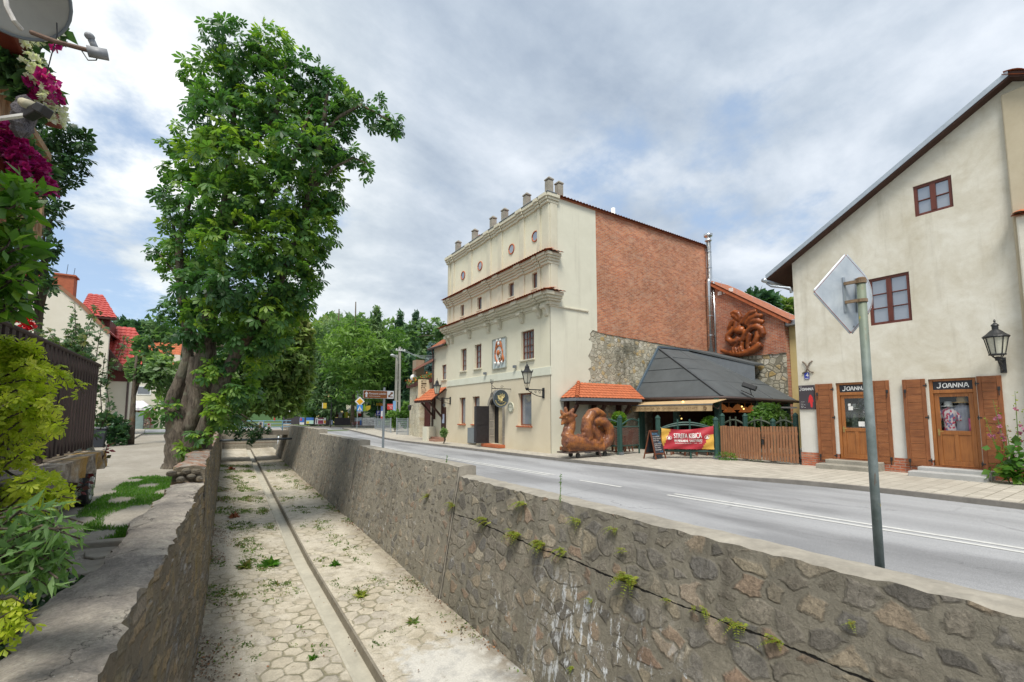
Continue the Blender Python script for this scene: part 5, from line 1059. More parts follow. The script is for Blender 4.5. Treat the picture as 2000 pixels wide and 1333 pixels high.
# pavilion
pv = thing('patio_pavilion', 'open patio pavilion with a dark felt hipped roof on green posts', 'pavilion', (21, 13.5, .15))
W1, CN, RE, AP, RT_ = Vector((18.35, 16.28, 2.66)), Vector((18.6, 11.5, 2.60)), Vector((25.18, 11.5, 2.52)), Vector((20.41, 16.28, 5.44)), Vector((25.18, 16.28, 5.50))
dz = Vector((0, 0, .09))
mb = MB(); mb.prism([W1, CN, AP], dz); mb.build('roof', m_felt, pv); mb = MB(); mb.prism([CN + Vector((.002, 0, 0)), RE, RT_, AP + Vector((.002, 0, 0))], dz); mb.build('roof', m_felt, pv)
rf_ = [o for o in pv.children if o.name.startswith('roof')][0]
mb = MB()
for k in (.28, .52, .76):                                                # welded felt laps
    mb.bar(W1.lerp(AP, k) + dz * 1.1, CN.lerp(AP, k) + dz * 1.1, .04, .016); mb.bar(CN.lerp(AP, k) + dz * 1.1, RE.lerp(RT_, k) + dz * 1.1, .04, .016)
mb.bar(CN + dz * 1.15, AP + dz * 1.15, .12, .03); mb.bar(CN.lerp(RE, .30) + dz * 1.1, AP.lerp(RT_, .38) + dz * 1.1, .05, .014); mb.bar(CN.lerp(RE, .64) + dz * 1.1, AP.lerp(RT_, .70) + dz * 1.1, .05, .014)
mb.build('felt_lap', plain('felt_seam', (.065, .072, .078), .2, 4, .85), rf_)
mb = MB(); mb.bar(W1 + dz + Vector((-.02, -.05, .02)), AP + dz + Vector((0, -.05, .05)), .1, .12); mb.bar(AP + dz + Vector((0, -.05, .05)), RT_ + dz + Vector((0, -.05, .03)), .08, .10); mb.build('flashing', plain('blue_grey_flashing', (.16, .22, .28), .1, 3, .4, metal=.5), rf_)
mb = MB(); mb.tube([W1 + Vector((-.08, 0, .0)), CN + Vector((-.08, -.08, .0)), RE + Vector((0, -.08, .0))], .07, 8); mb.build('gutter', m_gutter, pv, True)
dm = MB(); a, b, c = Vector((22.4, 15.6, 5.25)), Vector((25.15, 15.0, 5.0)), Vector((25.15, 13.0, 3.75))
dm.prism([(23.0, 16.2, 5.58), (25.17, 16.2, 5.58), (25.17, 13.1, 4.55), (24.3, 13.1, 4.50)], (0, 0, .10)); dm.build('dormer_roof', m_felt, pv); dm = MB(); dm.prism([(23.05, 16.2, 5.50), (24.32, 13.12, 4.50), (24.32, 13.12, 3.60)], (.05, .02, 0)); dm.build('dormer_cheek', m_slate_trim, pv)
for x_, y_ in ((18.55, 11.7), (18.5, 13.8), (18.5, 15.9), (21.6, 11.7), (24.6, 11.7)): mb = MB(); mb.box(x_ - .11, x_ + .11, y_ - .11, y_ + .11, .1, 2.58); mb.build('post', m_green, pv)
mb = MB(); mb.box(18.45, 18.62, 11.62, 16.2, 2.42, 2.56); mb.box(18.63, 25.1, 11.62, 11.78, 2.40, 2.52); mb.build('beam', m_darkwood, pv)
mb = MB(); mb.box(19.8, 24.9, 15.95, 16.25, .1, 2.3); mb.box(24.75, 24.95, 11.9, 15.9, .1, 2.4); mb.box(18.75, 25.0, 11.85, 16.2, 2.57, 2.60); mb.build('dark_lining', m_darkwood, pv)  # dark bar boxes and ceiling sheet added for the shade under the roof
mb = MB(); mb.box(21.1, 25.1, 11.45, 11.55, 2.18, 2.26); mb.build('sun_blind', plain('grey_roller', (.30, .31, .33), .1, 3, .5), pv)
for i, (px, py) in enumerate(((1411, 795), (1424, 800), (1441, 795), (1455, 800), (1468, 797), (1403, 790))):
    q = PX(px, py, 20.5 + .2 * i); t = thing('pendant_lamp', ['orange pendant shade nearest the awning end', 'wide orange pendant shade under the pavilion eave', 'orange pendant shade between the green posts', 'tall orange pendant shade over the fence post', 'orange pendant shade beside the leafy shrub', 'small orange pendant shade behind the awning strut'][i], 'pendant lamp', tuple(q), 0, 'orange pendant lamps in the pavilion')
    mb = MB(); mb.lathe([(.27, -.14), (.28, -.12), (.09, .10), (.02, .12)], 12); mb.tube([(0, 0, .1), (0, 0, 2.5 - q.z)], .008, 4); mb.build('lamp_shade', m_shade_lit, t, local=True)
for i, (px, py, X) in enumerate(((1334, 785.5, 17.9), (1449, 794.5, 20.4), (1452.5, 799, 20.6), (1327, 812, 21), (1331, 818, 21))): q = PX(px, py, X); b = MB(); b.ball(q, .035 if i else .05, 8, 6); tag(b.build('light_bulb', m_bulb, smooth=True), ['glowing bulb hung above the striped awning', 'glowing bulb in the tall orange shade', 'lower glowing bulb in the tall orange shade', 'upper glowing bulb deep in the dark pavilion', 'lower glowing bulb deep in the dark pavilion'][i], 'light bulb')
c = PX(1463, 755, 20.6); sA = (RE.z - CN.z); t = thing('roof_floodlight', 'tilted black floodlight on an angled arm on the felt roof', 'floodlight', tuple(c - Vector((0, 0, .8))))
mb = MB(); mb.bar(c + Vector((-.1, .25, .12)), c + Vector((.1, -.28, -.12)), .2, .22, (.3, 0, 1)); mb.build('lamp_head', m_black, t, bevel=.02); mb = MB(); f1 = PX(1468, 772, 20.6); mb.tube([c, f1], .02, 6); mb.tube([PX(1448, 763, 20.9), f1, PX(1472, 775, 20.5)], .018, 6); mb.build('arm', m_black, t)
# awning with lettered valance
ya, yb = 11.35, 15.7; xa = 17.6
t = thing('awning', 'beige roller awning with brown lettering on its valance', 'awning', (xa, 13.5, 2.0)); m_canvas = plain('beige_canvas', (.52, .37, .20), .12, 3, .85); m_brownl = plain('brown_letter', (.20, .12, .06), .2, 9)
mb = MB(); mb.prism([(xa, ya, 2.33), (xa + .9, ya - .1, 2.52), (xa + .9, yb + .1, 2.52), (xa, yb, 2.33)], (0, 0, .012)); mb.build('canvas', m_canvas, t)
mb = MB()
NV = 60
for i in range(NV): y0_, y1_ = ya + (yb - ya) * i / NV, ya + (yb - ya) * (i + 1) / NV; w0, w1 = .012 * math.sin(i * 1.3), .012 * math.sin((i + 1) * 1.3); mb.quad((xa - .01, y0_, 2.28), (xa - .01, y1_, 2.28), (xa - .01 + w1, y1_, 2.02), (xa - .01 + w0, y0_, 2.02))
mb.build('valance', m_canvas, t); mb = MB(); mb.box(xa - .03, xa + .05, ya, yb, 2.285, 2.328); mb.build('front_rail', m_slate_trim, t)
mb = MB(); put_text(mb, 'RESTAURACJA  W  OGRÓDKU  LETNIM', (xa - .03, yb - .1, 2.09), (0, -1, 0), (0, 0, 1), 3.55, .13); mb.tube([(xa - .04, ya + .32 + .07 * math.cos(a), 2.15 + .07 * math.sin(a)) for a in [i * .6 for i in range(11)]], .016, 5); mb.build('lettering', m_brownl, t)
for y_ in (ya + .1, yb - .1): mb = MB(); mb.tube([(xa + .02, y_, 2.30), (xa + .55, y_, 2.1), (18.5, y_, 2.45)], .025, 6); mb.build('arm', m_gutter, t)
# green posts, wicker panels, banner
m_wick = mat_wood('woven_wicker', (.24, .13, .10), (.12, .06, .05), 'x')
def gpost(x, y, h, w_, lbl, rz=0., cap=True):
    t = thing('fence_post', lbl, 'post', (x, y, .12), rz, 'green patio fence posts'); mb = MB(); c = .02
    mb.lathe([(w_ * .62, 0), (w_ * .62, h - .14), (w_ * .70, h - .13), (w_ * .70, h - .10), (w_ * .55, h - .08), (w_ * .5, h - .05), (.02, h)] if cap else [(w_ * .62, 0), (w_ * .62, h)], 8 if not cap else 8); o = mb.build('shaft', m_green, t, local=True)
    MB().box(-w_ * .66, w_ * .66, -w_ * .66, w_ * .66, 0, .13).build('foot', m_slate_trim, t, local=True); return t
gpost(14.99, 14.1, 1.72, .15, 'green post between the two wicker panels'); gpost(15.2, 12.24, 1.72, .16, 'green post holding the yellow end of the banner'); gpost(16.78, 10.7, 1.66, .16, 'green post between the banner and the brown picket fence'); gpost(14.4, 15.55, 1.7, .14, 'green post half hidden behind the rooster statue')
def wicker(p0, p1, lbl):
    p0 = Vector(p0); p1 = Vector(p1); t = thing('wicker_panel', lbl, 'fence panel', tuple((p0 + p1) / 2)); d = (p1 - p0); L = d.length; dn = d.normalized(); nn = Vector((-dn.y, dn.x, 0))
    mb = MB(); zt = 1.22
    for z in (.38, 1.20): mb.tube([p0 + Vector((0, 0, z)), p1 + Vector((0, 0, z))], .035, 7)
    mb.tube([p0 + d * i / 10 + Vector((0, 0, 1.36 + .18 * math.sin(pi * (i / 10 - .1)))) for i in range(11)], .035, 7)
    mb.tube([p1 + Vector((0, 0, 0)), p1 + Vector((0, 0, 1.58))], .04, 7); mb.build('frame', m_green, t)
    mb = MB(); nr = 17
    for j in range(nr): z = .42 + (.76) * j / (nr - 1); mb.tube([p0 + d * i / 24 + nn * (.025 * math.sin(i * 1.57 + j * pi)) + Vector((0, 0, z + .008 * math.sin(i * 2.1 + j))) for i in range(25)], .021, 5, flat=.7)
    mb.build('weave', m_wick, t)
wicker((15.1, 14.1, .12), (16.3, 14.2, .12), 'woven wicker panel at the patio entrance beside the sandwich board'); wicker((14.35, 15.4, .12), (14.9, 14.15, .12), 'woven wicker panel partly hidden by the rooster tail')
p0, p1 = Vector((15.28, 12.18, .12)), Vector((16.7, 10.76, .12)); d = p1 - p0; dn = d.normalized(); nn = Vector((dn.y, -dn.x, 0)); nn = nn if nn.y < 0 else -nn
t = thing('patio_railing', 'green timber railing with wavy top rails behind the red banner', 'railing', tuple((p0 + p1) / 2)); mb = MB()
for z in (.30, 1.05): m_ = MB(); m_.tube([p0 + Vector((0, 0, z)), p1 + Vector((0, 0, z))], .04, 7); m_.build('rail', m_green, t)
for k in (0, .06): mb.tube([p0 + d * i / 14 + Vector((0, 0, 1.14 + k * .5 + (.20 + k) * math.sin(pi * i / 14) ** .8)) for i in range(15)], .035, 7)
mb.build('top_rail', m_green, t)
for k in (.33, .56): mb = MB(); mb.tube([p0 + d * k + Vector((0, 0, -.1 if k > .5 else .3)), p0 + d * k + Vector((0, 0, 1.56))], .04, 7); mb.build('baluster', m_green, t)
# banner: sagging cloth with creases
t = thing('banner', 'red and yellow cloth banner lettered STREFA KIBICA tied between green posts', 'banner', tuple((p0 + p1) / 2 + nn * .12)); m_red = plain('banner_red', (.40, .025, .04), .15, 3, .55, .1, 30); m_yel = plain('banner_yellow', (.62, .36, .06), .12, 3, .6); NB, MZ = 40, 14; L = d.length
def bp(u, v, lift=0.):
    ztop = 1.20 - .10 * math.sin(pi * u) + .10 * u; zbot = .38 - .0 * u; z = zbot + (ztop - zbot) * v
    w_ = .035 * math.sin(6 * u + 5 * v) * (1 - abs(2 * u - 1)) + .02 * math.sin(13 * (u - v)) + .06 * math.sin(pi * u) * math.sin(pi * v)
    return p0 + d * (.01 + .98 * u) + nn * (.10 + w_ + lift) + Vector((0, 0, z))
mb = MB()
for i in range(NB):
    for j in range(MZ):
        u, v = (i + .5) / NB, (j + .5) / MZ; yel = (u < .18 - .16 * (1 - v) * 1.0 and v > .05 and u < .2 * v ** .6) or (u > .98 - .22 * (1 - v) ** 1.2 and v < .62)
        mb.m(1 if yel else 0).quad(bp(i / NB, j / MZ), bp((i + 1) / NB, j / MZ), bp((i + 1) / NB, (j + 1) / MZ), bp(i / NB, (j + 1) / MZ))
mb.build('cloth', [m_red, m_yel], t, True)
mb = MB()
def on_banner(body, u0, u1, v0, v1, shear=0.):
    V, F = text_pts(body, shear); A_ = np.array(V); mn = A_.min(0); sz = A_.max(0) - mn; mb.add([bp(u0 + (u1 - u0) * (q[0] - mn[0]) / sz[0], v0 + (v1 - v0) * (q[1] - mn[1]) / sz[1], .022) for q in V], F)
for dx in (0, .004): on_banner('STREFA KIBICA', .235 + dx, .765 + dx, .55, .80)
on_banner('W PIEKARNI  SARZYŃSKI', .24, .77, .36, .53); on_banner('W PIEKARNI  SARZYŃSKI', .244, .774, .36, .53); on_banner('ZAPRASZAMY NA MECZE  -  12.06  -  12.07', .255, .775, .27, .32)
mb.build('lettering', m_white, t)
mb = MB()
for uc in (.145, .875):
    for rr in (.055,):
        for i in range(20):
            a0, a1 = 2 * pi * i / 20, 2 * pi * (i + .7) / 20; vs = [bp(uc + r_ * math.cos(a), .56 + r_ * 1.75 * math.sin(a), .02) for r_, a in ((rr, a0), (rr, a1), (rr * .82, a1), (rr * .82, a0))]; mb.add(vs, [(0, 1, 2, 3)])
    for a, b, c_, e_ in ((-.022, .022, -.05, .01), (-.014, .014, .012, .05), (-.03, .03, -.075, -.055)): mb.add([bp(uc + a, .56 + c_, .02), bp(uc + b, .56 + c_, .02), bp(uc + b, .56 + e_, .02), bp(uc + a, .56 + e_, .02)], [(0, 1, 2, 3)])
mb.build('crest', m_white, t)
mb = MB()
for u, v, q in ((0, 1, p0), (0, 0, p0), (1, 1, p1), (1, 0, p1)): mb.tube([bp(u, v), q + Vector((0, 0, bp(u, v).z - q.z + .05))], .008, 4)
mb.build('cord', plain('rope', (.45, .40, .25), .2, 9), t)
# sandwich board
q = PZ(1279, 895, .14); t = thing('sandwich_board', 'chalk-written sandwich board standing on the paving by the patio entrance', 'sandwich board', (q.x, q.y, .125), rad(8))
m_sl = plain('slate_paint', (.035, .042, .055), .3, 6, .6); aw_, ah, sp = .36, 1.12, .26
for s_ in (-1, 1):
    f = MB()
    def L_(x, z, o_=0.): y = s_ * (sp * (1 - z / ah) + .012); return Vector((x, y + s_ * o_, z))
    for xx in (-1, 1): f.bar(L_(xx * aw_, 0), L_(xx * aw_ * .86, ah), .05, .035, (0, 1, 0))
    f.bar(L_(-aw_ * .86, ah - .03), L_(aw_ * .86, ah - .03), .05, .04); f.bar(L_(-aw_ * .97, .2), L_(aw_ * .97, .2), .05, .04)
    f.build('frame', m_chair, t, local=True)
    mb = MB(); mb.quad(L_(-aw_ * .96, .22, .005), L_(aw_ * .96, .22, .005), L_(aw_ * .84, ah - .05, .005), L_(-aw_ * .84, ah - .05, .005)); mb.build('slate', m_sl, t, local=True)
for mt, rows in ((m_white, [('zupa pomidorowa', .84, .5), ('pierogi ruskie 18 zł', .76, .56), ('placki 16 zł', .68, .4), ('pstrąg z rusztu 28', .56, .52), ('golonka 32 zł', .49, .45), ('deser lodowy', .41, .4), ('kawa, herbata', .33, .45)]), (plain('blue_chalk', (.10, .35, .62), .2, 9), [('MENU DNIA', .945, .38), ('12 zł', .88, .17), ('24 zł', .62, .15), ('6 zł', .26, .17)])):
    mb = MB()
    for k, (tx, z, wd) in enumerate(rows): a = L_(0, z); put_text(mb, tx, Vector((-.27 if mt is m_white or k == 0 else .06, -(sp * (1 - z / ah) + .012) - .012, z)), (1, 0, 0), (0, -sp / ah * -1, 1), wd, .052)
    mb.build('chalk_writing', mt, t, local=True)
# wooden tables and chairs on the patio
m_seat = m_chair
def chair(lbl, x, y, rz):
    t = thing('patio_chair', lbl, 'chair', (x, y, .15), rz, 'wooden patio chairs')
    MB().box(-.23, .23, -.22, .22, .43, .47).build('seat', m_chair, t, local=True, bevel=.01)
    for a in (-.2, .2): 
        MB().bar((a, -.2, 0), (a, -.19, .62), .045, .045).build('leg', m_chair, t, local=True); MB().bar((a, .28, 0), (a, .18, .46), .045, .045).build('leg', m_chair, t, local=True)
        MB().bar((a * 1.1, -.24, .64), (a * 1.1, .26, .66), .05, .03).build('armrest', m_chair, t, local=True)
    b = MB()
    for k in range(5): xx = -.16 + .08 * k; b.bar((xx, .2, .47), (xx, .30, .98 - .02 * abs(k - 2)), .06, .018)
    b.bar((-.22, .205, .50), (-.22, .31, .95), .045, .04); b.bar((.22, .205, .50), (.22, .31, .95), .045, .04); b.bar((-.23, .31, .94), (.23, .31, .94), .06, .03); b.build('backrest', m_chair, t, local=True, bevel=.006); return t
def table(lbl, x, y, rz):
    t = thing('patio_table', lbl, 'table', (x, y, .15), rz, 'wooden patio tables'); mb = MB()
    for k in range(6): mb.box(-.4 + .134 * k, -.4 + .134 * k + .128, -.45, .45, .70, .735)
    mb.build('table_top', m_chair, t, local=True, bevel=.006)
    for a in (-.33, .33):
        for b in (-.38, .38): MB().box(a - .035, a + .035, b - .035, b + .035, 0, .70).build('leg', m_chair, t, local=True)
    return t
chair('wooden slatted armchair just behind the sandwich board', 16.5, 13.0, rad(150)); chair('wooden armchair under the awning with its back to the banner', 17.0, 12.0, rad(40)); chair('wooden armchair beside the table under the banner', 17.9, 11.6, rad(-60)); chair('wooden armchair behind the wicker panel', 16.4, 15.1, rad(200)); chair('wooden armchair deep under the pavilion eave', 18.1, 13.6, rad(100))
table('square wooden table behind the red banner', 17.4, 12.6, rad(10)); table('square wooden table behind the wicker panel', 15.9, 15.35, rad(4))
# brown picket fence and gate
f0, f1 = Vector((16.95, 10.62, .13)), Vector((17.56, 8.03, .13)); d = f1 - f0; L = d.length; dn = d.normalized(); nn = Vector((-dn.y, dn.x, 0)); nn = nn if nn.x < 0 else -nn
for part, (u0, u1, lbl, nm) in enumerate(((0., .545, 'brown picket fence between the green post and the gate', 'picket_fence'), (.555, 1., 'brown picket gate leaf next to the shop house corner', 'picket_gate'))):
    t = thing(nm, lbl, 'fence' if part == 0 else 'gate', tuple(f0 + d * (u0 + u1) / 2)); n = 16 if part == 0 else 12
    for k in range(n):
        c = f0 + d * (u0 + (u1 - u0) * (k + .5) / n); zb, zt = .05 + .02 * R.random() + (-.06 * (k / n) if part else 0), 1.30 + R.uniform(-.015, .01) - (.04 * k / n if part == 0 else 0); w_ = L * (u1 - u0) / n * (.84 if part == 0 else .78) * .5; mb = MB()
        mb.bar(c - dn * w_ + nn * .03 + Vector((0, 0, (zb + zt) / 2)), c + dn * w_ + nn * .03 + Vector((0, 0, (zb + zt) / 2)), .022, zt - zb); mb.build('picket', m_picket, t)
    for z in (.28, 1.05): mb = MB(); mb.bar(f0 + d * u0 + Vector((0, 0, z)), f0 + d * u1 + Vector((0, 0, z)), .04, .09); mb.build('rail', m_picket, t)
    if part: c = f0 + d * .575 + nn * .06; mb = MB(); mb.tube([c + Vector((0, 0, .88)), c + nn * .05 + Vector((0, 0, .88)), c + nn * .05 + dn * .1 + Vector((0, 0, .88))], .01, 5); mb.box(c.x - .02, c.x + .02, c.y - .03, c.y + .03, .75, .95); mb.build('latch', m_black, t)
for i, (px, X) in enumerate(((1410.5, 17.6), (1455, 17.75), (1509, 17.95), (1553.5, 18.1))):
    q = PX(px, 812, X); gpost(q.x, q.y, (1.80, 1.80, 1.60, 1.82)[i], .15, ['short green post with a stone-grey cap right behind the banner post', 'green capped post behind the picket fence beneath the pendant lamps', 'green post hidden in the leafy shrub behind the picket gate', 'green capped post by the shop house corner'][i])
pq = [PX(a, 820, b) for a, b in ((1410.5, 17.6), (1455, 17.75), (1509, 17.95), (1553.5, 18.1))]
t = thing('wavy_railing', 'dark green railing with an arched top rail behind the brown picket fence', 'railing', tuple(pq[1])); mb = MB()
for a, b in zip(pq, pq[1:]):
    mb.tube([Vector((a.x + (b.x - a.x) * i / 12, a.y + (b.y - a.y) * i / 12, 1.45 + .2 * math.sin(pi * i / 12))) for i in range(13)], .04, 7); mb.tube([(a.x, a.y, 1.22), (b.x, b.y, 1.28)], .03, 6)
    for k in (.35, .6): m_ = a.lerp(b, k); mb.tube([(m_.x, m_.y, .3), (m_.x, m_.y, 1.78)], .035, 6)
mb.build('rail', plain('olive_rail', (.06, .075, .05), .3, 6, .6), t)
# ================================================================== foliage colours
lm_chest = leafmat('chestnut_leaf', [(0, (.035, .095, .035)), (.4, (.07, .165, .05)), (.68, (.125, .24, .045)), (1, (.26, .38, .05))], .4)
lm_linden = leafmat('linden_leaf', [(0, (.08, .15, .04)), (.5, (.16, .25, .065)), (.85, (.25, .33, .10)), (1, (.24, .26, .08))], .35)
lm_fresh = leafmat('larch_green', [(0, (.07, .16, .035)), (.5, (.125, .235, .05)), (1, (.20, .32, .08))], .4)
lm_birch = leafmat('birch_green', [(0, (.08, .155, .075)), (.5, (.15, .245, .11)), (1, (.23, .33, .15))], .4)
lm_dark = leafmat('dark_conifer', [(0, (.035, .09, .05)), (.6, (.07, .155, .08)), (1, (.11, .21, .10))], .3)
lm_blue = leafmat('blue_spruce', [(0, (.05, .10, .10)), (1, (.13, .21, .20))], .1)
lm_yel = leafmat('golden_shrub_leaf', [(0, (.22, .31, .02)), (.5, (.42, .50, .04)), (1, (.58, .60, .09))], .45)
lm_wil = leafmat('willow_leaf', [(0, (.08, .17, .05)), (.6, (.15, .27, .09)), (1, (.22, .34, .15))], .4)
lm_broad = leafmat('broad_leaf', [(0, (.045, .13, .02)), (.6, (.09, .21, .03)), (1, (.17, .30, .03))], .4, .3, .5)
lm_rose = leafmat('rose_leaf', [(0, (.05, .11, .045)), (.7, (.09, .17, .075)), (1, (.19, .20, .06))], .3)
lm_maple = leafmat('maple_leaf', [(0, (.02, .055, .022)), (.7, (.045, .10, .04)), (1, (.08, .14, .05))], .35)
lm_weed = leafmat('weed_leaf', [(0, (.09, .15, .04)), (.5, (.15, .23, .06)), (.75, (.25, .28, .10)), (1, (.24, .14, .07))], .4)
lm_fern = leafmat('fern_leaf', [(0, (.16, .22, .03)), (.6, (.28, .33, .05)), (.85, (.36, .37, .07)), (1, (.22, .08, .03))], .4)
lm_grass = leafmat('grass_blade', [(0, (.05, .15, .015)), (.6, (.08, .22, .02)), (1, (.17, .29, .05))], .4)
lm_topi = leafmat('box_leaf', [(0, (.07, .17, .02)), (.7, (.13, .27, .03)), (1, (.25, .30, .05))], .35)
lm_white = leafmat('white_petal', [(0, (.62, .62, .62)), (1, (.80, .80, .78))], .35); lm_mag = leafmat('magenta_petal', [(0, (.26, .006, .13)), (.6, (.42, .012, .22)), (1, (.55, .03, .30))], .3); lm_redp = leafmat('red_petal', [(0, (.35, .005, .012)), (1, (.6, .02, .03))], .2); lm_pink = leafmat('pink_petal', [(0, (.45, .12, .28)), (1, (.65, .3, .45))], .3); lm_ora = leafmat('orange_petal', [(0, (.55, .10, .03)), (1, (.62, .25, .06))], .3)
def cloud(name, blobs, tpl, size, mat, par, dens, dep, shell=.55, zs=1., up=.6, jit=.5, vari=.25, droop=0., asp=1.):
    """leaves filling a list of (px, py, rx, ry[, dd]) lobes set at a real distance"""
    Ps = []; Os = []; Rn = []
    for b in blobs:
        px, py, rx, ry = b[:4]; D = dep + (b[4] if len(b) > 4 else 0.); c = PD(px, py, D); k = D / FOC; n = max(6, int(rx * ry * dens))
        P, O = blob_pts(c, (rx * k, rx * k * asp, ry * k * zs), n, shell); O[:, 2] -= droop; O /= np.linalg.norm(O, axis=1)[:, None]
        h = R.uniform(-.3, .3) + (b[5] if len(b) > 5 else 0.); top = np.clip((P[:, 2] - c.z) / (ry * k), -1, 1)
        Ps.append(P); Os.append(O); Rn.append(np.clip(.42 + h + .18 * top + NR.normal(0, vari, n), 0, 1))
    P = np.concatenate(Ps); O = np.concatenate(Os); return leaves(name, P, O, tpl, size * NR.uniform(.65, 1.2, len(P)), mat, par, np.concatenate(Rn), up, jit)
# ================================================================== the chestnut by the quay wall
D0 = 14.3; base = PD(372, 915, D0)
ch = thing('chestnut_tree', 'tall ivy-thick chestnut tree with three stout stems beside the quay wall', 'tree', (base.x, base.y, .2))
def T(pts, rs, name='limb', n=14, wob=.16, mat=None, dep=D0, par=None):
    P = []; rr = []
    for i in range(len(pts) - 1):
        for k in range(4):
            t_ = k / 4; a = PD(*pts[i][:2], dep + (pts[i][2] if len(pts[i]) > 2 else 0)); b = PD(*pts[i + 1][:2], dep + (pts[i + 1][2] if len(pts[i + 1]) > 2 else 0)); P.append(a.lerp(b, t_) + Vector((R.uniform(-.02, .02),) * 3)); rr.append(rs[i] + (rs[i + 1] - rs[i]) * t_)
    P.append(PD(*pts[-1][:2], dep + (pts[-1][2] if len(pts[-1]) > 2 else 0))); rr.append(rs[-1])
    mb = MB(); mb.tube(P, rr, n, True, wob); return mb.build(name, mat or m_bark, par or ch, True)
T([(350, 932), (356, 905), (354, 870), (352, 840), (345, 805)], [.56, .46, .42, .39, .28], 'trunk', 22, .12)
T([(378, 922), (384, 890), (386, 850), (390, 800), (396, 740), (402, 690), (408, 620), (425, 520), (440, 400), (455, 280), (460, 150)], [.46, .40, .37, .33, .29, .27, .24, .20, .15, .10, .05], 'trunk', 20, .12)
T([(345, 815), (336, 790), (352, 745), (368, 700), (365, 640), (352, 560), (350, 470), (380, 360)], [.27, .22, .17, .16, .14, .12, .1, .05]); T([(392, 860, -.2), (418, 800, -.2), (440, 735, -.2), (462, 690, -.1), (510, 620), (560, 520), (600, 400), (630, 270), (640, 180)], [.26, .23, .20, .18, .16, .14, .12, .09, .04])
T([(370, 840, -.3), (385, 790, -.3), (376, 745, -.2), (382, 700)], [.2, .2, .18, .15]); T([(620, 280), (660, 230), (705, 205), (760, 235)], [.06, .05, .035, .02]); T([(600, 380), (650, 330), (690, 308), (718, 320)], [.06, .045, .03, .015]); T([(350, 480), (335, 430), (318, 385)], [.05, .03, .015], 'limb', 8); T([(352, 560), (335, 525), (305, 492)], [.05, .03, .015], 'limb', 8)
T([(480, 300), (540, 220), (560, 120)], [.1, .07, .03], 'limb', 9); T([(450, 440), (520, 400), (580, 300), (610, 200)], [.11, .08, .06, .03], 'limb', 9)
CB = [(455, 88, 58, 46, 0), (535, 98, 46, 44, .3), (418, 158, 58, 55, -.2), (505, 170, 78, 60, .4), (440, 232, 72, 60, -.6, .12), (548, 218, 70, 60, .2), (603, 152, 46, 40, .5, .1), (640, 195, 46, 58, .6), (642, 262, 52, 60, .4), (592, 300, 70, 60, -.4, .1), (470, 308, 85, 62, -.7), (400, 318, 50, 60, 0), (378, 402, 56, 60, .2), (455, 402, 80, 60, -.5), (550, 392, 80, 65, -.2), (628, 362, 46, 58, .4), (614, 440, 50, 58, .3), (560, 470, 68, 60, -.3, .05), (470, 482, 80, 58, -.6), (378, 492, 50, 52, .2), (345, 522, 36, 32, .5), (400, 560, 58, 48, -.2), (480, 560, 78, 54, -.6), (566, 548, 62, 52, 0), (604, 512, 34, 46, .4), (430, 618, 66, 42, -.4), (520, 616, 66, 42, -.2, .05), (576, 596, 40, 36, .3), (358, 606, 46, 38, .2), (488, 664, 46, 26, -.3), (400, 655, 48, 24, -.3), (540, 660, 34, 26, 0, .1),
      (672, 205, 30, 22, .3), (700, 208, 26, 18, .3), (735, 230, 32, 18, .3), (772, 245, 20, 26, .3), (745, 195, 12, 12, .3), (690, 308, 34, 16, .3), (718, 338, 14, 20, .3), (655, 395, 18, 22, .3), (342, 290, 26, 14, .2), (322, 378, 26, 12, .2), (334, 332, 26, 18, .2), (300, 494, 22, 11, .2), (322, 470, 18, 20, .2), (330, 440, 14, 16, .2), (345, 250, 14, 12, .2),
      (324, 802, 28, 24, -.2, .2), (404, 728, 22, 28, -.5, .1), (425, 800, 22, 34, -.5, .35), (398, 852, 26, 16, -.6, .25), (362, 882, 20, 16, -.6, .25), (465, 760, 34, 38, -.1, .35), (440, 820, 26, 20, -.1, .2), (452, 700, 24, 30, -.1, .1), (500, 715, 26, 24, .1, .2), (525, 680, 24, 22, .1, .1), (490, 770, 22, 22, 0, .3)]
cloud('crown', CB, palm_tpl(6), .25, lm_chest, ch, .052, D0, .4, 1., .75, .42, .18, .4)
# ================================================================== other trees
def tree(name, label, base, hgt, r, blobs, tpl, size, mat, dens, dep, group=None, bark=None, cat='tree', lean=0., **kw):
    t = thing(name, label, cat, tuple(base), 0, group); mb = MB(); mb.tube([Vector(base) + Vector((lean * k / 5 + R.uniform(-.03, .03), R.uniform(-.03, .03), hgt * k / 5)) for k in range(6)], [r * (1.15 - .17 * k) for k in range(6)], 9, True, .1)
    for k in range(4):
        b = R.choice(blobs); c = PD(b[0], b[1], dep + (b[4] if len(b) > 4 else 0)); s_ = Vector(base) + Vector((0, 0, hgt * R.uniform(.5, .9))); mb.tube([s_, s_.lerp(c, .5) + Vector((0, 0, .2)), c], [r * .4, r * .3, r * .12], 6)
    mb.build('trunk', bark or m_bark2, t, True); cloud('crown', blobs, tpl, size, mat, t, dens, dep, **kw); return t
cl4 = clump_tpl(4, .34, 3); cl5 = clump_tpl(5, .22, 5); lf1 = leaf_tpl(.3)
q = PD(470, 850, 30); q.z = .2
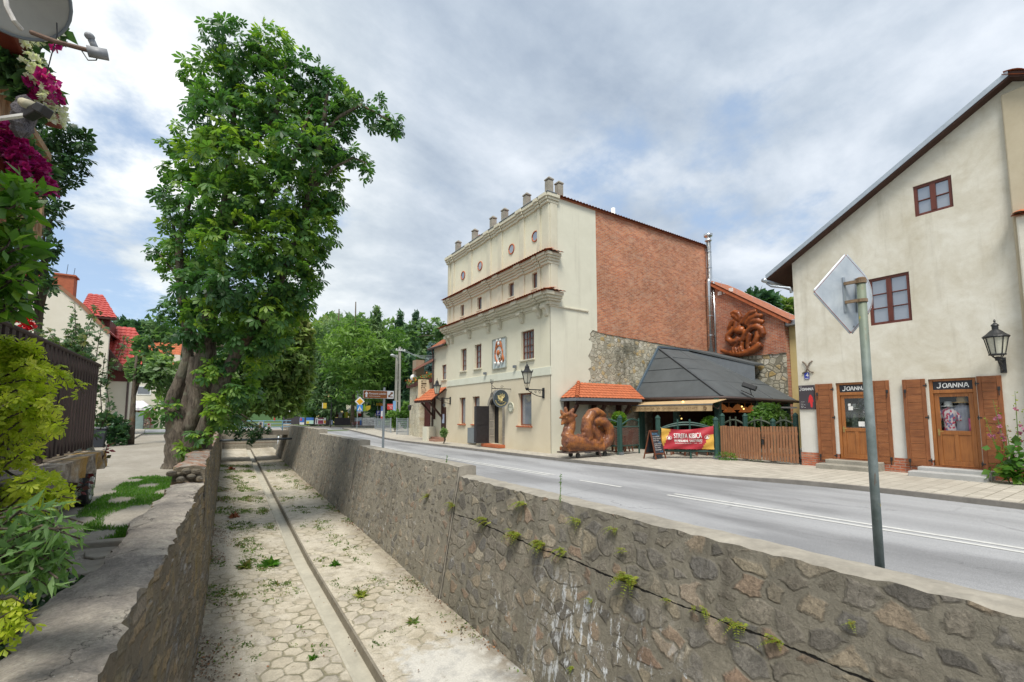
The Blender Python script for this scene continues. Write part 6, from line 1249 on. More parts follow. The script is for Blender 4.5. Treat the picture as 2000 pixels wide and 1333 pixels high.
tree('linden_tree', 'broad linden in pale seed behind the chestnut, leaning over the channel', (-1.2, 31, .2), 7, .3, [(500, 640, 60, 45), (555, 640, 45, 40), (545, 700, 60, 45, -.5), (490, 720, 55, 40, -.5), (570, 745, 32, 40, .3, .1), (520, 770, 50, 32, -.6), (480, 790, 40, 26, -.8), (590, 700, 26, 40, .3), (580, 650, 30, 34, 0, .2), (450, 740, 40, 40), (455, 805, 30, 22), (590, 750, 22, 40, .2, .1), (550, 790, 40, 24, 0, .1), (560, 600, 30, 24), (520, 700, 50, 40, -1)], cl4, .36, lm_linden, .19, 28., None, droop=.5, vari=.26)
tree('willow_bough', 'dark drooping bough of leaves hanging over the channel behind the chestnut', (-.6, 22.5, .2), 3.0, .1, [(455, 835, 22, 16), (482, 838, 24, 14), (500, 846, 14, 12), (490, 858, 8, 12), (518, 840, 12, 8), (465, 855, 6, 8)], cl5, .20, lm_maple, .16, 20., cat='tree')
tree('lane_tree', 'leafy green tree at the lane side in front of the far white house', (-3.6, 33, .2), 5.0, .16, [(300, 680, 32, 40), (320, 730, 34, 40, -.6), (290, 720, 32, 34, -.5), (310, 640, 24, 24, .5, -.1), (275, 730, 26, 14, -.8), (335, 780, 20, 34), (265, 735, 16, 10, -.9)], cl4, .36, lm_birch, .12, 27., droop=.3)
tree('hill_tree', 'round dark tree on the slope beyond the red wing roof', (-9, 82, 3), 8, .3, [(282, 655, 26, 26), (305, 660, 26, 24), (325, 700, 24, 30)], cl4, .9, lm_dark, .16, 62.)
BK = 'trees beyond the bend of the road'
tree('weeping_birch', 'tall weeping birch above the hedge beyond the bridge', PD(655, 815, 58), 14, .22, [(640, 655, 30, 36, 0), (622, 700, 26, 60), (655, 700, 34, 60, -1), (640, 760, 36, 48, -1), (668, 740, 22, 56, .5), (612, 750, 18, 50)], clump_tpl(5, .16, 9), .85, lm_birch, .13, 58., BK, droop=1.5, up=.2, zs=1.05)
tree('larch_tree', 'bright green larch with drooping tiers over the parasols', PD(688, 825, 52), 14, .20, [(690, 660, 46, 15, 0, .2), (655, 675, 34, 14, -1), (725, 680, 44, 16, -.5, .1), (690, 705, 62, 18, -1), (745, 700, 40, 16, .5, .15), (665, 730, 34, 14, -1), (715, 740, 50, 18), (770, 665, 28, 20, 1, .1), (700, 770, 44, 16, -.5), (765, 720, 30, 18, 1), (690, 640, 26, 16, 1)], clump_tpl(5, .16, 12), .75, lm_fresh, .17, 52., BK, droop=.4, zs=1.)
def spruce(label, px, top, bot, dep, w_, mat, size=.8, dens=1.1, group=BK):
    bl = []; n = 9
    for i in range(n): t_ = (i + .5) / n; bl.append((px + R.uniform(-2, 2), top + (bot - top) * t_, 3 + w_ * t_, (bot - top) / n * .62))
    b = PD(px, 815, dep); b.z = .3; return tree('spruce_tree', label, b, PD(px, top + 34, dep).z - .3, .2, bl, clump_tpl(5, .16, 15), size, mat, dens, dep, group, droop=.7, up=.3)
spruce('single pointed spruce rising above the larch', 736, 602, 700, 72, 18, lm_birch); spruce('slim dark spruce left of the tall birches', 780, 612, 740, 76, 20, lm_dark); spruce('pointed spruce above the red-roofed gate house', 813, 610, 760, 74, 22, lm_dark)
tree('grove_birch', 'airy birch beside the pointed spruce above the gate house', PD(832, 815, 70), 15, .18, [(830, 650, 14, 28), (838, 690, 18, 36), (850, 640, 10, 20), (848, 680, 14, 36), (826, 720, 18, 32)], cl4, .8, lm_birch, .13, 70., BK, droop=.5)
tree('grove_birch', 'airy birch touching the eave of the restaurant wing', PD(858, 815, 66), 14, .18, [(858, 640, 10, 16), (862, 665, 10, 24), (800, 660, 16, 36), (866, 690, 10, 24)], cl4, .8, lm_birch, .13, 66., BK, droop=.5)
tree('ivy_conifer', 'dark ivy-hung conifer behind the concrete utility pole', PD(760, 820, 56), 10, .3, [(752, 720, 34, 36), (770, 765, 36, 34, -.5), (735, 760, 26, 34), (792, 735, 22, 40, .5), (790, 780, 24, 26), (745, 800, 24, 18)], cl4, .75, lm_dark, .15, 56., BK, droop=.6)
spruce('pale blue spruce behind the roof terrace of the gate house', 845, 672, 760, 44, 22, lm_blue, .5, .9); spruce('dark spruce between the utility pole and the gate house', 800, 700, 800, 54, 26, lm_dark, .7, .9)
tree('roadside_tree', 'mid-green leafy tree between the birch and the larch', PD(610, 820, 64), 9, .2, [(610, 690, 24, 40), (600, 740, 24, 40), (630, 640, 22, 18, 2)], cl4, .8, lm_linden, .12, 64., BK)
tree('backdrop_tree', 'tall round broadleaf tree behind the larch', PD(715, 815, 84), 13, .3, [(700, 640, 50, 26), (750, 650, 50, 26, 2), (660, 640, 40, 24, 2), (800, 680, 40, 30, 3), (720, 690, 60, 40), (640, 690, 40, 40)], cl4, 1.2, lm_birch, .13, 84., BK)
hg = thing('hedge', 'tall clipped green hedge behind the dark fence', 'hedge', tuple(PD(615, 832, 60))); cloud('foliage', [(585, 800, 26, 28), (612, 792, 26, 34), (640, 788, 24, 34), (570, 810, 18, 22), (655, 800, 16, 28), (625, 812, 30, 20)], cl4, .6, lm_fresh, hg, .16, 60., .7)
def shrub(name, label, px, py, dep, blobs, tpl, size, mat, dens=.2, cat='shrub', z0=.15, stem=True, **kw):
    c = PD(px, py, dep); t = thing(name, label, cat, (c.x, c.y, z0)); 
    if stem: 
        mb = MB()
        for k in range(3): mb.tube([(c.x + R.uniform(-.05, .05), c.y, z0), (c.x + R.uniform(-.1, .1), c.y, (z0 + c.z) / 2), c + Vector((R.uniform(-.15, .15), 0, .1))], [.03, .022, .01], 6)
        mb.build('stem', m_bark2, t)
    cloud('foliage', blobs, tpl, size, mat, t, dens, dep, **kw); return t
shrub('patio_shrub', 'bright green leafy shrub rising behind the picket gate', 1497, 812, 18.7, [(1497, 815, 30, 18), (1480, 822, 22, 16), (1518, 820, 22, 18), (1500, 798, 22, 10), (1530, 828, 12, 12)], cl5, .24, lm_fresh, .55, droop=.3)
shrub('topiary_ball', 'clipped green bush ball on the wicker panel side of the patio', 1209, 822, 20.6, [(1209, 820, 14, 15)], cl4, .10, lm_topi, 1.8, shell=.85); shrub('topiary_ball', 'browning clipped bush ball behind the banner post', 1386, 836, 19.5, [(1386, 835, 16, 20)], cl4, .10, lm_topi, 1.8, shell=.85)
shrub('pavement_weed', 'tuft of grass growing at the foot of the picket fence', 1418, 894, 17.7, [(1418, 892, 16, 5), (1430, 894, 10, 4)], leaf_tpl(.08), .16, lm_grass, 2., z0=.12, stem=False, up=.1); shrub('pavement_weed', 'small weed under the picket gate', 1478, 901, 17.3, [(1478, 901, 10, 3)], leaf_tpl(.1), .10, lm_grass, 3., z0=.12, stem=False)
# hollyhock by the shop
hb = PZ(1985, 932, .14); hx, hy = 17.2, PX(1984, 930, 17.2).y
t = thing('hollyhock', 'pink-flowered hollyhock against the shop wall by the buttress', 'flowering plant', (hx, hy, .12)); mb = MB(); Fp = []; Lp = []
for dx, dy, h, ln in ((0, .12, 2.15, .24), (.05, -.2, 2.35, -.04), (-.05, .0, 1.5, .1), (.1, -.45, 1.9, -.1), (0, .3, 1.7, .35)):
    pts = [Vector((hx + dx * .3, hy + dy * .4 + ln * t_, .12 + h * t_)) for t_ in (0, .25, .5, .75, 1.)]; mb.tube(pts, [.016, .013, .011, .008, .004], 6)
    for k in range(26): t_ = .30 + .7 * k / 26; p_ = Vector((hx + dx * .3, hy + dy * .4 + ln * t_, .12 + h * t_)); (Fp if R.random() < .30 and t_ < .9 else Lp).append(p_ + Vector((R.uniform(-.06, .03), R.uniform(-.06, .06), R.uniform(-.03, .03))))
mb.build('stem', plain('green_stem', (.12, .20, .05), .2, 9), t); n = 150; P = np.array([(hx + R.gauss(-.1, .13), hy + max(-.4, min(.4, R.gauss(0, .19))), .2 + abs(R.gauss(0, .42))) for i in range(n)]); O = np.stack([NR.normal(-.6, .5, n), NR.normal(0, .7, n), NR.normal(.1, .4, n)], 1); O /= np.linalg.norm(O, axis=1)[:, None]
leaves('foliage', P, O, leaf_tpl(.5, .08, .2), .23 * NR.uniform(.6, 1.1, n), lm_broad, t, None, .5, .4); L_ = np.array([tuple(p) for p in Lp]); O = NR.normal(0, 1, L_.shape); O /= np.linalg.norm(O, axis=1)[:, None]; leaves('green_foliage', L_, O, leaf_tpl(.4), .06, lm_fern, t)
F_ = np.repeat(np.array([tuple(p) for p in Fp]), 6, 0); O = NR.normal(0, 1, F_.shape); O /= np.linalg.norm(O, axis=1)[:, None]; leaves('blossom', F_, O, leaf_tpl(.55), .075, lm_pink, t, None, .2)
# weeds, litter and ferns in the channel
n = 2600; P = []; 
while len(P) < n:
    y = R.uniform(5.5, 36); x = R.uniform(lx(y) + .1, 4.6 - .0); side = x < gx(y); pr = (.6 if y > 12 else .16) if side else (.22 if y > 10 else .05)
    e = min(abs(x - lx(y)), abs(x - 4.45)); pr = max(pr, .6 if e < .25 else 0)
    k = math.sin(x * 3.1 + y * 1.3) * math.sin(y * .9 - x * 2.2) + .6 * math.sin(y * 2.7 + x)
    if R.random() < pr and k > -.1 + .5 * R.random() and abs(x - gx(y)) > .35: P.append((x, y))
Vp = []; Op = []; Sz = []; Rn = []
for x, y in P:
    m_ = R.randint(4, 12); s_ = R.uniform(.02, .06) * (1 if y < 12 else 1.25); rr = R.random()
    for i in range(m_): a = R.uniform(0, 6.28); Vp.append((x + R.gauss(0, .05), y + R.gauss(0, .06), zfloor(y) + .03 * abs(x - gx(y)) + .0)); Op.append((math.cos(a), math.sin(a), R.uniform(.2, 1.3))); Sz.append(s_ * R.uniform(.6, 1.4)); Rn.append(min(1, max(0, rr * .85 + R.gauss(0, .12))))
O = np.array(Op); O /= np.linalg.norm(O, axis=1)[:, None]; tag(leaves('weeds', np.array(Vp), O, leaf_tpl(.28), np.array(Sz), lm_weed, None, np.array(Rn), .3, .3, off=(2, 15, -2)), 'low weeds and moss tufts scattered over the channel paving', 'weeds', kind='stuff')
n = 2600; Vp = []; Rn = []
while len(Vp) < n:
    y = R.uniform(4.5, 30); s_ = R.random(); x = lx(y) + abs(R.gauss(0, .28)) + .12 if s_ < .6 else 4.5 - abs(R.gauss(0, .2)) if s_ < .85 else R.uniform(lx(y), 4.5)
    if math.sin(y * 2.1 + x * 4) + math.sin(y * .83) > .35 + R.uniform(-.4, .6): Vp.append((x, y, zfloor(y) + .035 * abs(x - gx(y)) + .015))
O = NR.normal(0, 1, (n, 3)); O[:, 2] *= .15; O /= np.linalg.norm(O, axis=1)[:, None]; tag(leaves('dead_leaves', np.array(Vp), O, leaf_tpl(.3), NR.uniform(.02, .06, n), leafmat('dead_leaf', [(0, (.07, .04, .02)), (.6, (.17, .09, .045)), (1, (.30, .13, .05))], .1), None, None, .9, .3, off=(2, 15, -2)), 'brown dead leaves and twigs along the foot of the channel walls', 'leaf litter', kind='stuff')
def floor_plant(label, px, py, n, s_, mat, tpl=None, z=None, up=.3):
    d_ = ray(px, py); lo, hi = 3., 60.
    for _ in range(40):
        mid = (lo + hi) / 2; p = Vector(CAM + d_ * mid)
        if p.z > zfloor(p.y) + .03: lo = mid
        else: hi = mid
    t_n = np.tile(np.array(p), (n, 1)) + NR.normal(0, s_ * .12, (n, 3)) * np.array([1, 1, .3]); O = np.stack([NR.normal(0, 1, n), NR.normal(0, 1, n), abs(NR.normal(.45, .35, n))], 1); O /= np.linalg.norm(O, axis=1)[:, None]
    return tag(leaves('channel_plant', t_n, O, tpl or leaf_tpl(.2), s_ * NR.uniform(.6, 1.1, n), mat, None, None, up, .25, off=tuple(p)), label, 'plant')
floor_plant('spreading rosette weed on the grey cement skim', 806, 1218, 34, .16, lm_weed); floor_plant('small dark clover tuft beside the gutter near the picture edge', 611, 1286, 40, .10, lm_grass); floor_plant('leafy weed clump at the foot of the left quay wall', 478, 1110, 60, .26, lm_weed); floor_plant('tall weed on the left bank beside the gutter', 528, 1105, 44, .28, lm_grass); floor_plant('green clump where the second wall joint meets the floor', 664, 988, 60, .30, lm_grass); floor_plant('yellowing plant at the foot of the right wall', 804, 1100, 30, .22, lm_fern); floor_plant('flat green weed between the paving blocks right of the gutter', 655, 1105, 40, .2, lm_grass); floor_plant('pale dry tuft between the hexagonal blocks', 703, 1165, 40, .2, lm_fern)
floor_plant('curled brown dead leaves heaped at the foot of the quay wall', 457, 1012, 70, .26, leafmat('rust_leaf', [(0, (.20, .07, .03)), (1, (.38, .15, .07))], .1)); floor_plant('rust-red fallen leaf spray farther along the channel', 453, 918, 40, .3, leafmat('rust_leaf2', [(0, (.30, .07, .04)), (1, (.42, .16, .09))], .1))
def fern(label, px, py, n, s_, X=None):
    X = 4.82; d_ = ray(px, py)
    for _ in range(6): p = Vector(CAM + d_ * (X / d_[0])); X = 4.89 - .165 * (.45 - p.z) - .02
    Pn = []; On = []; Sn = []
    for k in range(n):
        a = R.uniform(-1.2, 1.2); o = Vector((-.75, math.sin(a) * .8, R.uniform(-.25, .55))).normalized(); L_ = 1.25 * s_ * R.uniform(.6, 1.1); b = p + Vector((0, R.gauss(0, s_ * .35), R.gauss(0, .015)))
        for i in range(9):
            t_ = (i + 1) / 9; c = b + o * L_ * t_ + Vector((0, 0, -.5 * L_ * t_ * t_))
            for sd_ in (-1, 1): Pn.append(tuple(c)); q = (o.cross(Vector((0, 0, 1))).normalized() * sd_ + o * .35); On.append(tuple(q.normalized())); Sn.append(L_ * .30 * (1 - .75 * t_))
    return tag(leaves('wall_fern', np.array(Pn), np.array(On), leaf_tpl(.3, .05, .2), np.array(Sn), lm_fern, None, None, .7, .12, off=tuple(p)), label, 'fern', 'ferns rooted in the right wall')
for lbl, px, py, n, s_ in (('fern rooted just left of the first wall joint', 885, 985, 8, .20), ('thin fern row left of the wall joint near the rusted stones', 838, 968, 7, .2), ('first fern clump right of the wall joint along the crack', 950, 1015, 16, .22), ('second fern clump along the crack below the tall weed', 1008, 1040, 16, .22), ('long fern clump along the crack under the wall top weed', 1056, 1058, 16, .2), ('small fern at the right end of the fern row', 1100, 1074, 9, .16),
                           ('fern with dead red fronds high on the wall', 1128, 1016, 9, .16), ('small fern with red roots right of the high fern', 1201, 1032, 8, .13), ('little fern on the upright crack', 1215, 1074, 6, .12), ('big yellow fern in the middle of the near wall', 1228, 1125, 18, .22), ('tiny fern among the white salt stains', 1155, 1172, 6, .1), ('lone small fern right of the big yellow fern', 1308, 1170, 4, .1), ('bright small fern below the crack near the broad stones', 1370, 1190, 8, .13), ('fern hanging over the red stone at the crack', 1440, 1215, 9, .15), ('low spread fern near the lower end of the crack', 1520, 1248, 8, .14), ('tiny two-frond fern on the big near stones', 1664, 1215, 3, .1), ('small fern at the foot of the wall by the white stains', 1118, 1303, 5, .1), ('upright leafy fern near the wall top', 1020, 980, 9, .2)): fern(lbl, px, py, n, s_)
for lbl, px, pyt, pyb in (('single thin weed stalk standing on the near wall top', 1094, 925, 982), ('small weed stalk on the second wall length', 872, 890, 905)):
    b = PZ(px, pyb, .45 if px > 1000 else .66); top = PD(px + 1, pyt, (b - Vector(CAM)).dot(Vector(FW))); mb = MB(); mb.tube([b, b.lerp(top, .5), top], [.006, .005, .002], 5); t = thing('weed_stalk', lbl, 'weed', tuple(b)); mb.build('stem', plain('weed_stem', (.14, .22, .05), .2, 9), t); n = 40; P = np.array([tuple(b.lerp(top, R.random())) for i in range(n)]); O = NR.normal(0, 1, (n, 3)); O /= np.linalg.norm(O, axis=1)[:, None]; leaves('leaf_spray', P, O, leaf_tpl(.2), .035, lm_grass, t)
# lawn strip beside the quay wall
n = 19000; P = []
while len(P) < n:
    y = R.uniform(7.9, 15.6); x0 = lx(y) - .55; x = x0 - abs(R.uniform(0, .2 + .95 * math.sin(min(1, (y - 7.7) / 3.5) * 1.57))); bare = (x + .95) ** 2 / .16 + (y - 9.8) ** 2 / .9
    if bare > .8 + R.random() * .5 and math.sin(x * 7 + y * 2.3) + math.sin(y * 3.7 - x * 4) > -1.1 + R.random() * .6: P.append((x, y, .205))
O = np.stack([NR.normal(0, .35, n), NR.normal(0, .35, n), np.ones(n)], 1); O /= np.linalg.norm(O, axis=1)[:, None]; tag(leaves('lawn_grass', np.array(P), O, leaf_tpl(.07, .01, .15), NR.uniform(.03, .085, n), lm_grass, None, None, .0, .3, off=(-1, 11, .2)), 'short bright grass strip between the quay wall and the dirt lane', 'grass', kind='stuff')
mb = MB(); mb.bar((-2.0, 8.05, .22), (-.75, 7.75, .22), .16, .12); tag(mb.build('kerb_edging', m_conc, bevel=.02), 'short concrete edging stone at the near end of the grass strip', 'edging stone')
for i in range(6): mb = MB(); x_, y_ = -1.0 - .34 * (i % 3), 7.35 - .62 * (i // 3) - .1 * (i % 3); mb.prism([(x_ + .16 * math.cos(a) * R.uniform(.9, 1.3), y_ + .26 * math.sin(a) * R.uniform(.8, 1.1), .19) for a in [k * .9 for k in range(7)]], (0, 0, .05)); tag(mb.build('stone_slab', m_conc, bevel=.015), ['flat stone slab nearest the grass edging', 'flat stone slab in the middle of the upper slab row', 'flat stone slab under the willow leaves, upper row', 'flat stone slab nearest the quay wall cap', 'flat stone slab in the middle of the lower slab row', 'flat stone slab beneath the willow sprays, lower row'][i], 'stone slab', 'flat stone slabs beside the quay wall')
# ================================================================== the lane side: houses, terrace, car, balcony
def poly_wall(mb, pts, Y, th): mb.prism([PY(a, b, Y) for a, b in pts], (0, th, 0))
wh = thing('lane_house', 'white gabled house with a glossy red tiled roof and brick chimney beside the lane', 'house', (-9, 47, .2))
def PYc(a, b, Y, z=None): p = PY(a, b, Y); p.z = z if z is not None else p.z; return p
gp = [PYc(-90, 850, 44, .1), PYc(203, 850, 44, .1), PY(208.5, 716, 44), PY(213, 653, 44), PY(160, 597, 44), PY(115, 560.5, 44), PY(48, 556, 44), PY(-90, 556, 44)]
mb = MB(); mb.prism(gp, (0, .4, 0)); mb.build('wall', m_whouse, wh)
mb = MB()
for a, b in ((2, 3), (3, 4), (4, 5), (5, 6), (6, 7)): mb.bar(gp[a] + Vector((0, -.06, .05)), gp[b] + Vector((0, -.06, .05)), .22, .10, (0, 1, 0)) if a > 2 else None
mb.build('verge_board', plain('verge_brown', (.28, .13, .07), .2, 4), wh)
mb = MB(); o = PY(10, 556, 44.2); u = PY(118, 560, 44.2) - o; mb2 = tiled(mb, o + Vector((0, 0, .0)), (u.x, 0, 0), (0, 2.6, 2.2), .30, .36, .05, .04, clip=[(tuple(PY(112, 558, 44.2)), (1, .75, .0))]); rf = mb.build('roof', m_tile_red, wh)
pA, pB, pC = PY(116, 562, 44.2), PY(160, 598, 44.2), PY(214, 655, 44.2); mb = MB()
for a, b in ((pA, pB), (pB, pC)): tiled(mb, a + Vector((.15, .25, .05)), (0, 11, 0), (b.x - a.x, 0, b.z - a.z), .30, .36, .05, .04)
mb.build('roof', m_tile_red, wh)
mb = MB(); c = PY(127, 560, 47.); mb.box(c.x - .62, c.x + .55, 46.6, 47.6, c.z - 2., PY(127, 541, 47).z); mb.box(c.x - .72, c.x + .65, 46.5, 47.7, PY(127, 541, 47).z + .002, PY(127, 541, 47).z + .12)
mb.build('chimney', plain('red_brick_chimney', (.40, .12, .06), .25, 4, .8), rf)
mb = MB(); 
for dx in (-.7, .1, .5): mb.tube([(c.x + dx, 46.6, PY(127, 541, 47).z), (c.x + dx + .05, 46.6, PY(127, 541, 47).z + R.uniform(.5, .9))], .015, 4)
mb.build('aerial', m_black, rf)
# dormer
e0, e1 = PY(150, 615, 45.), PY(229, 613, 45.); t0 = PY(128, 572, 48.); t1 = PY(201, 577, 48.); mb = MB(); u = e1 - e0; u.z = 0
tiled(mb, e0, u, (0, 3., t1.z - e0.z), .30, .34, .05, .04, clip=[(tuple(e1), tuple((Vector((t1.x - e1.x, t1.y - e1.y, 0)).cross(Vector((0, 0, -1)))).normalized() * -1))]); mb.build('dormer_roof', m_tile_red, wh)
mb = MB(); mb.box(PY(184, 615, 45.3).x, PY(216, 615, 45.3).x, 45.3, 48, PY(200, 660, 45.3).z, e0.z - .12); mb.build('dormer_cheek', m_gate, wh); mb = MB(); mb.box(PY(172, 615, 45.).x, e1.x, 44.95, 45.25, e0.z - .14, e0.z - .01); mb.build('dormer_fascia', m_darkwood, wh)
# front wing
y0 = 45.2; ea, eb = PY(196, 716, y0), PY(284.5, 716, y0); ta = PY(213, 637, 48.4); tb = PY(262, 637, 48.4); mb = MB(); kx1 = PY(284.5, 668, 46.9)
hipn = Vector((tb.x - kx1.x, tb.y - kx1.y, 0)).cross(Vector((0, 0, 1))).normalized(); hipn = hipn if hipn.x > 0 else -hipn
tiled(mb, ea, (eb.x - ea.x, 0, 0), (0, 3.2, ta.z - ea.z), .30, .36, .05, .04, clip=[(tuple(kx1), tuple(hipn))]); mb.build('wing_roof', m_tile_red, wh)
mb = MB(); mb.tube([(ea.x, y0 - .05, ea.z - .05), (eb.x + .05, y0 - .05, eb.z - .05)], .09, 8); mb.build('gutter', m_gutter, wh)
xw0, xw1 = PY(205, 800, 46).x, PY(250, 800, 46).x
mb = MB(); mb.box(xw0, xw1 + .05, 45.9, 46.3, PY(220, 745, 46).z, ea.z - .12); mb.build('timber_band', m_gate, wh); MB().box(xw0, xw1, 46.0, 49.5, .1, PY(220, 745, 46).z).build('wing_wall', m_whouse, wh)
mb = MB(); x_ = PY(246.5, 800, 45.85).x; mb.tube([(x_ + .4, 45.3, ea.z - .1), (x_, 45.85, ea.z - .6), (x_, 45.85, .5), (x_ + .25, 45.6, .3)], .07, 7); mb.build('drainpipe', m_gutter, wh)
mb = MB(); a, b, c = PY(204, 672, 44.6), PY(236, 716, 44.6), PY(204, 716, 44.6); mb.prism([a, b + Vector((.1, 0, 0)), b + Vector((0, 0, -.35)), c], (0, 1.2, 0)); mb.build('eave_box', m_darkwood, wh)
fh = thing('market_house', 'distant white market house with a striped awning over a souvenir stall', 'house', (-2, 72, .2)); Y = 72.
MB().box(PY(246, 800, Y).x, PY(345, 800, Y).x, Y, Y + 8, .1, PY(290, 690, Y).z).build('wall', m_whouse, fh)
mb = MB(); a = PY(240, 700, Y - .8); b = PY(350, 700, Y - .8); tiled(mb, (a.x, Y - .8, a.z - .6), (b.x - a.x, 0, 0), (0, 5, 3.4), .5, .6, .06, .04); mb.build('roof', m_tile, fh)
mb = MB(); q = PY(281, 763, Y); mb.box(q.x - .7, q.x + .7, Y - .06, Y + .02, q.z - .55, q.z + .55); w_ = mb.build('window', m_white, fh); mb = MB(); mb.box(q.x - .58, q.x + .58, Y - .08, Y - .061, q.z - .43, q.z + .43); mb.build('pane', m_glass, w_)
t = thing('stall_awning', 'pale striped awning over the souvenir stall at the end of the lane', 'awning', tuple(PY(270, 795, Y - 1))); mb = MB(); a0, a1 = PY(248, 783, Y - .1), PY(280, 783, Y - .1); b0, b1 = PY(246, 797, Y - 2.5), PY(298, 797, Y - 2.5)
for k in range(12): mb.m(k % 2).quad(a0.lerp(a1, k / 12), a0.lerp(a1, (k + 1) / 12), b0.lerp(b1, (k + 1) / 12), b0.lerp(b1, k / 12)); mb.quad(b0.lerp(b1, k / 12), b0.lerp(b1, (k + 1) / 12), b0.lerp(b1, (k + 1) / 12) - Vector((0, 0, .3)), b0.lerp(b1, k / 12) - Vector((0, 0, .3)))
mb.build('canvas', [m_white, plain('mauve_stripe', (.60, .55, .62), .05, 4)], t)
for i, (px, col) in enumerate(((258, (.30, .09, .05)), (268, (.42, .16, .08)), (277, (.25, .07, .06)), (286, (.45, .30, .25)), (294, (.40, .08, .10)))):
    q = PY(px, 820, Y - 1.5); t = thing('souvenir_rack', ['dark red souvenir rack nearest the white wall', 'brown souvenir rack second under the stall awning', 'deep red souvenir rack in the middle of the stall', 'pale souvenir rack at the stall front', 'crimson souvenir rack nearest the chestnut'][i], 'souvenir rack', (q.x, q.y, .2)); mb = MB()
    for k in range(26): mb.ball((q.x + R.uniform(-.35, .35), q.y + R.uniform(-.2, .2), .5 + R.random() * 2.0), R.uniform(.07, .16), 6, 4)
    mb.tube([(q.x, q.y, .2), (q.x, q.y, 2.5)], .04, 5); mb.build('goods', plain('souvenir_goods', col, .6, 2.5), t)
q = PY(262, 835, Y - 9); t = thing('stall_board', 'grey-green folding board standing in front of the souvenir stall', 'board', (q.x, q.y, .2)); MB().box(q.x - .75, q.x + .75, q.y - .04, q.y, .25, 2.1).build('panel', plain('grey_green_board', (.20, .27, .26), .2, 3), t); MB().bar((q.x + .8, q.y - .5, .2), (q.x + .75, q.y, 2.1), .07, .05).build('leg', m_black, t)
kp = [PZ(a, b, .21) for a, b in ((238, 862), (262, 858), (281, 848), (283, 841), (235, 838))]; MBp = MB(); MBp.prism(kp, (0, 0, .12)); tag(MBp.build('footway', m_pave), kind='structure')
# bin and round bush
c = PZ(193, 874, .21); t = thing('wheelie_bin', 'black lidded rubbish bin by the round bush at the lane corner', 'bin', tuple(c)); mb = MB(); mb.lathe([(.27, 0), (.36, .92)], 4, ph=pi / 4, sx=1., sy=1.); mb.build('body', plain('bin_plastic', (.03, .035, .045), .15, 4, .5), t, local=True, bevel=.03)
mb = MB(); mb.lathe([(.40, .92), (.41, .97), (.34, 1.02), (.1, 1.04)], 4, ph=pi / 4); mb.build('lid', plain('bin_lid', (.045, .05, .06), .15, 4, .45), t, local=True, bevel=.03)
for s_ in (-.18, .18): mb = MB(); mb.tube([(s_ - .03, .25, .08), (s_ + .03, .25, .08)], .08, 10); mb.build('wheel', m_black, t, local=True)
shrub('round_bush', 'dense rounded bush between the bin and the white wing', 222, 846, 24.5, [(222, 838, 24, 30), (208, 828, 18, 22), (232, 856, 16, 20)], cl4, .22, leafmat('privet_leaf', [(0, (.03, .09, .04)), (.7, (.06, .14, .06)), (1, (.11, .2, .07))], .3), .30, z0=.2)
c = PZ(402, 870, .21); t = thing('litter_bin', 'slim dark litter bin half hidden behind the chestnut trunk', 'litter bin', tuple(c)); mb = MB(); mb.lathe([(.22, 0), (.24, .9), (.25, .95), (.16, 1.1), (.10, 1.12)], 12); mb.build('drum', plain('blue_grey_bin', (.07, .085, .11), .2, 4, .4), t, True, local=True); MB().lathe([(.255, .93), (.265, .95), (.255, .97)], 12).build('rim', m_black, t, local=True)
for i, (px, py) in enumerate(((203, 912), (183, 911))):
    c = PZ(px, py, .22); t = thing('pigeon', ['grey pigeon walking on the dirt lane', 'second grey pigeon close to the terrace slab corner'][i], 'pigeon', tuple(c), R.uniform(1.2, 2.)); mb = MB()
    mb.tube([(-.17, 0, .10), (-.10, 0, .115), (-.02, 0, .125), (.06, 0, .135), (.105, 0, .17), (.125, 0, .21), (.145, 0, .225), (.165, 0, .222), (.19, 0, .212)], [.012, .028, .055, .06, .042, .03, .03, .022, .004], 10); mb.tube([(0, .025, .09), (.005, .025, .0)], .006, 5); mb.tube([(0, -.025, .09), (.005, -.025, .0)], .006, 5); mb.build('body', plain('pigeon_grey', (.16, .17, .20), .3, 30), t, True, local=True)
# terrace slab with the black picket fence, car beyond
sx0, sx1 = -3.6, -1.2
tr = thing('terrace_slab', 'crumbling concrete terrace slab carrying the black picket fence above the parked car', 'slab', (-2.4, 6.2, .2)); mb = MB(); ny = 24; pr = []
for i in range(ny + 1): y = 3.6 + 5.0 * i / ny; pr.append((sx1 + R.uniform(-.03, .03), y, 1.37 + R.uniform(-.008, .008), sx1 + R.uniform(-.06, .03), 1.13 + R.uniform(-.03, .03)))
for a, b in zip(pr, pr[1:]): mb.quad((sx0, a[1], 1.37), (a[0], a[1], a[2]), (b[0], b[1], b[2]), (sx0, b[1], 1.37)); mb.quad((a[0], a[1], a[2]), (a[3], a[1], a[4]), (b[3], b[1], b[4]), (b[0], b[1], b[2])); mb.quad((a[3], a[1], a[4]), (sx0, a[1], 1.13), (sx0, b[1], 1.13), (b[3], b[1], b[4]))
for p_ in (pr[0], pr[-1]): mb.quad((sx0, p_[1], 1.37), (p_[0], p_[1], p_[2]), (p_[3], p_[1], p_[4]), (sx0, p_[1], 1.13))
def mk_slab():
    m, g, b = newmat('crumbling_concrete'); p = P3(g); n = g.noise(p, 5, 7, .65, .5); f = g.noise(p, 36, 5, .65); c = g.ramp(n, [(.35, (.13, .115, .10)), (.5, (.27, .24, .20)), (.62, (.42, .39, .34))]); c = g.mix(g.m('MULTIPLY', g.rng(g.noise(p, 2.2, 5, .6), .48, .6, 0., .85), g.rng(g.sep(p)[1], 6.2, 7.4)), c, (.40, .24, .05))
    fin(g, b, c, .95, g.bump(g.m('ADD', f, g.m('MULTIPLY', n, 3.)), .9, .03), 0., .1); return m
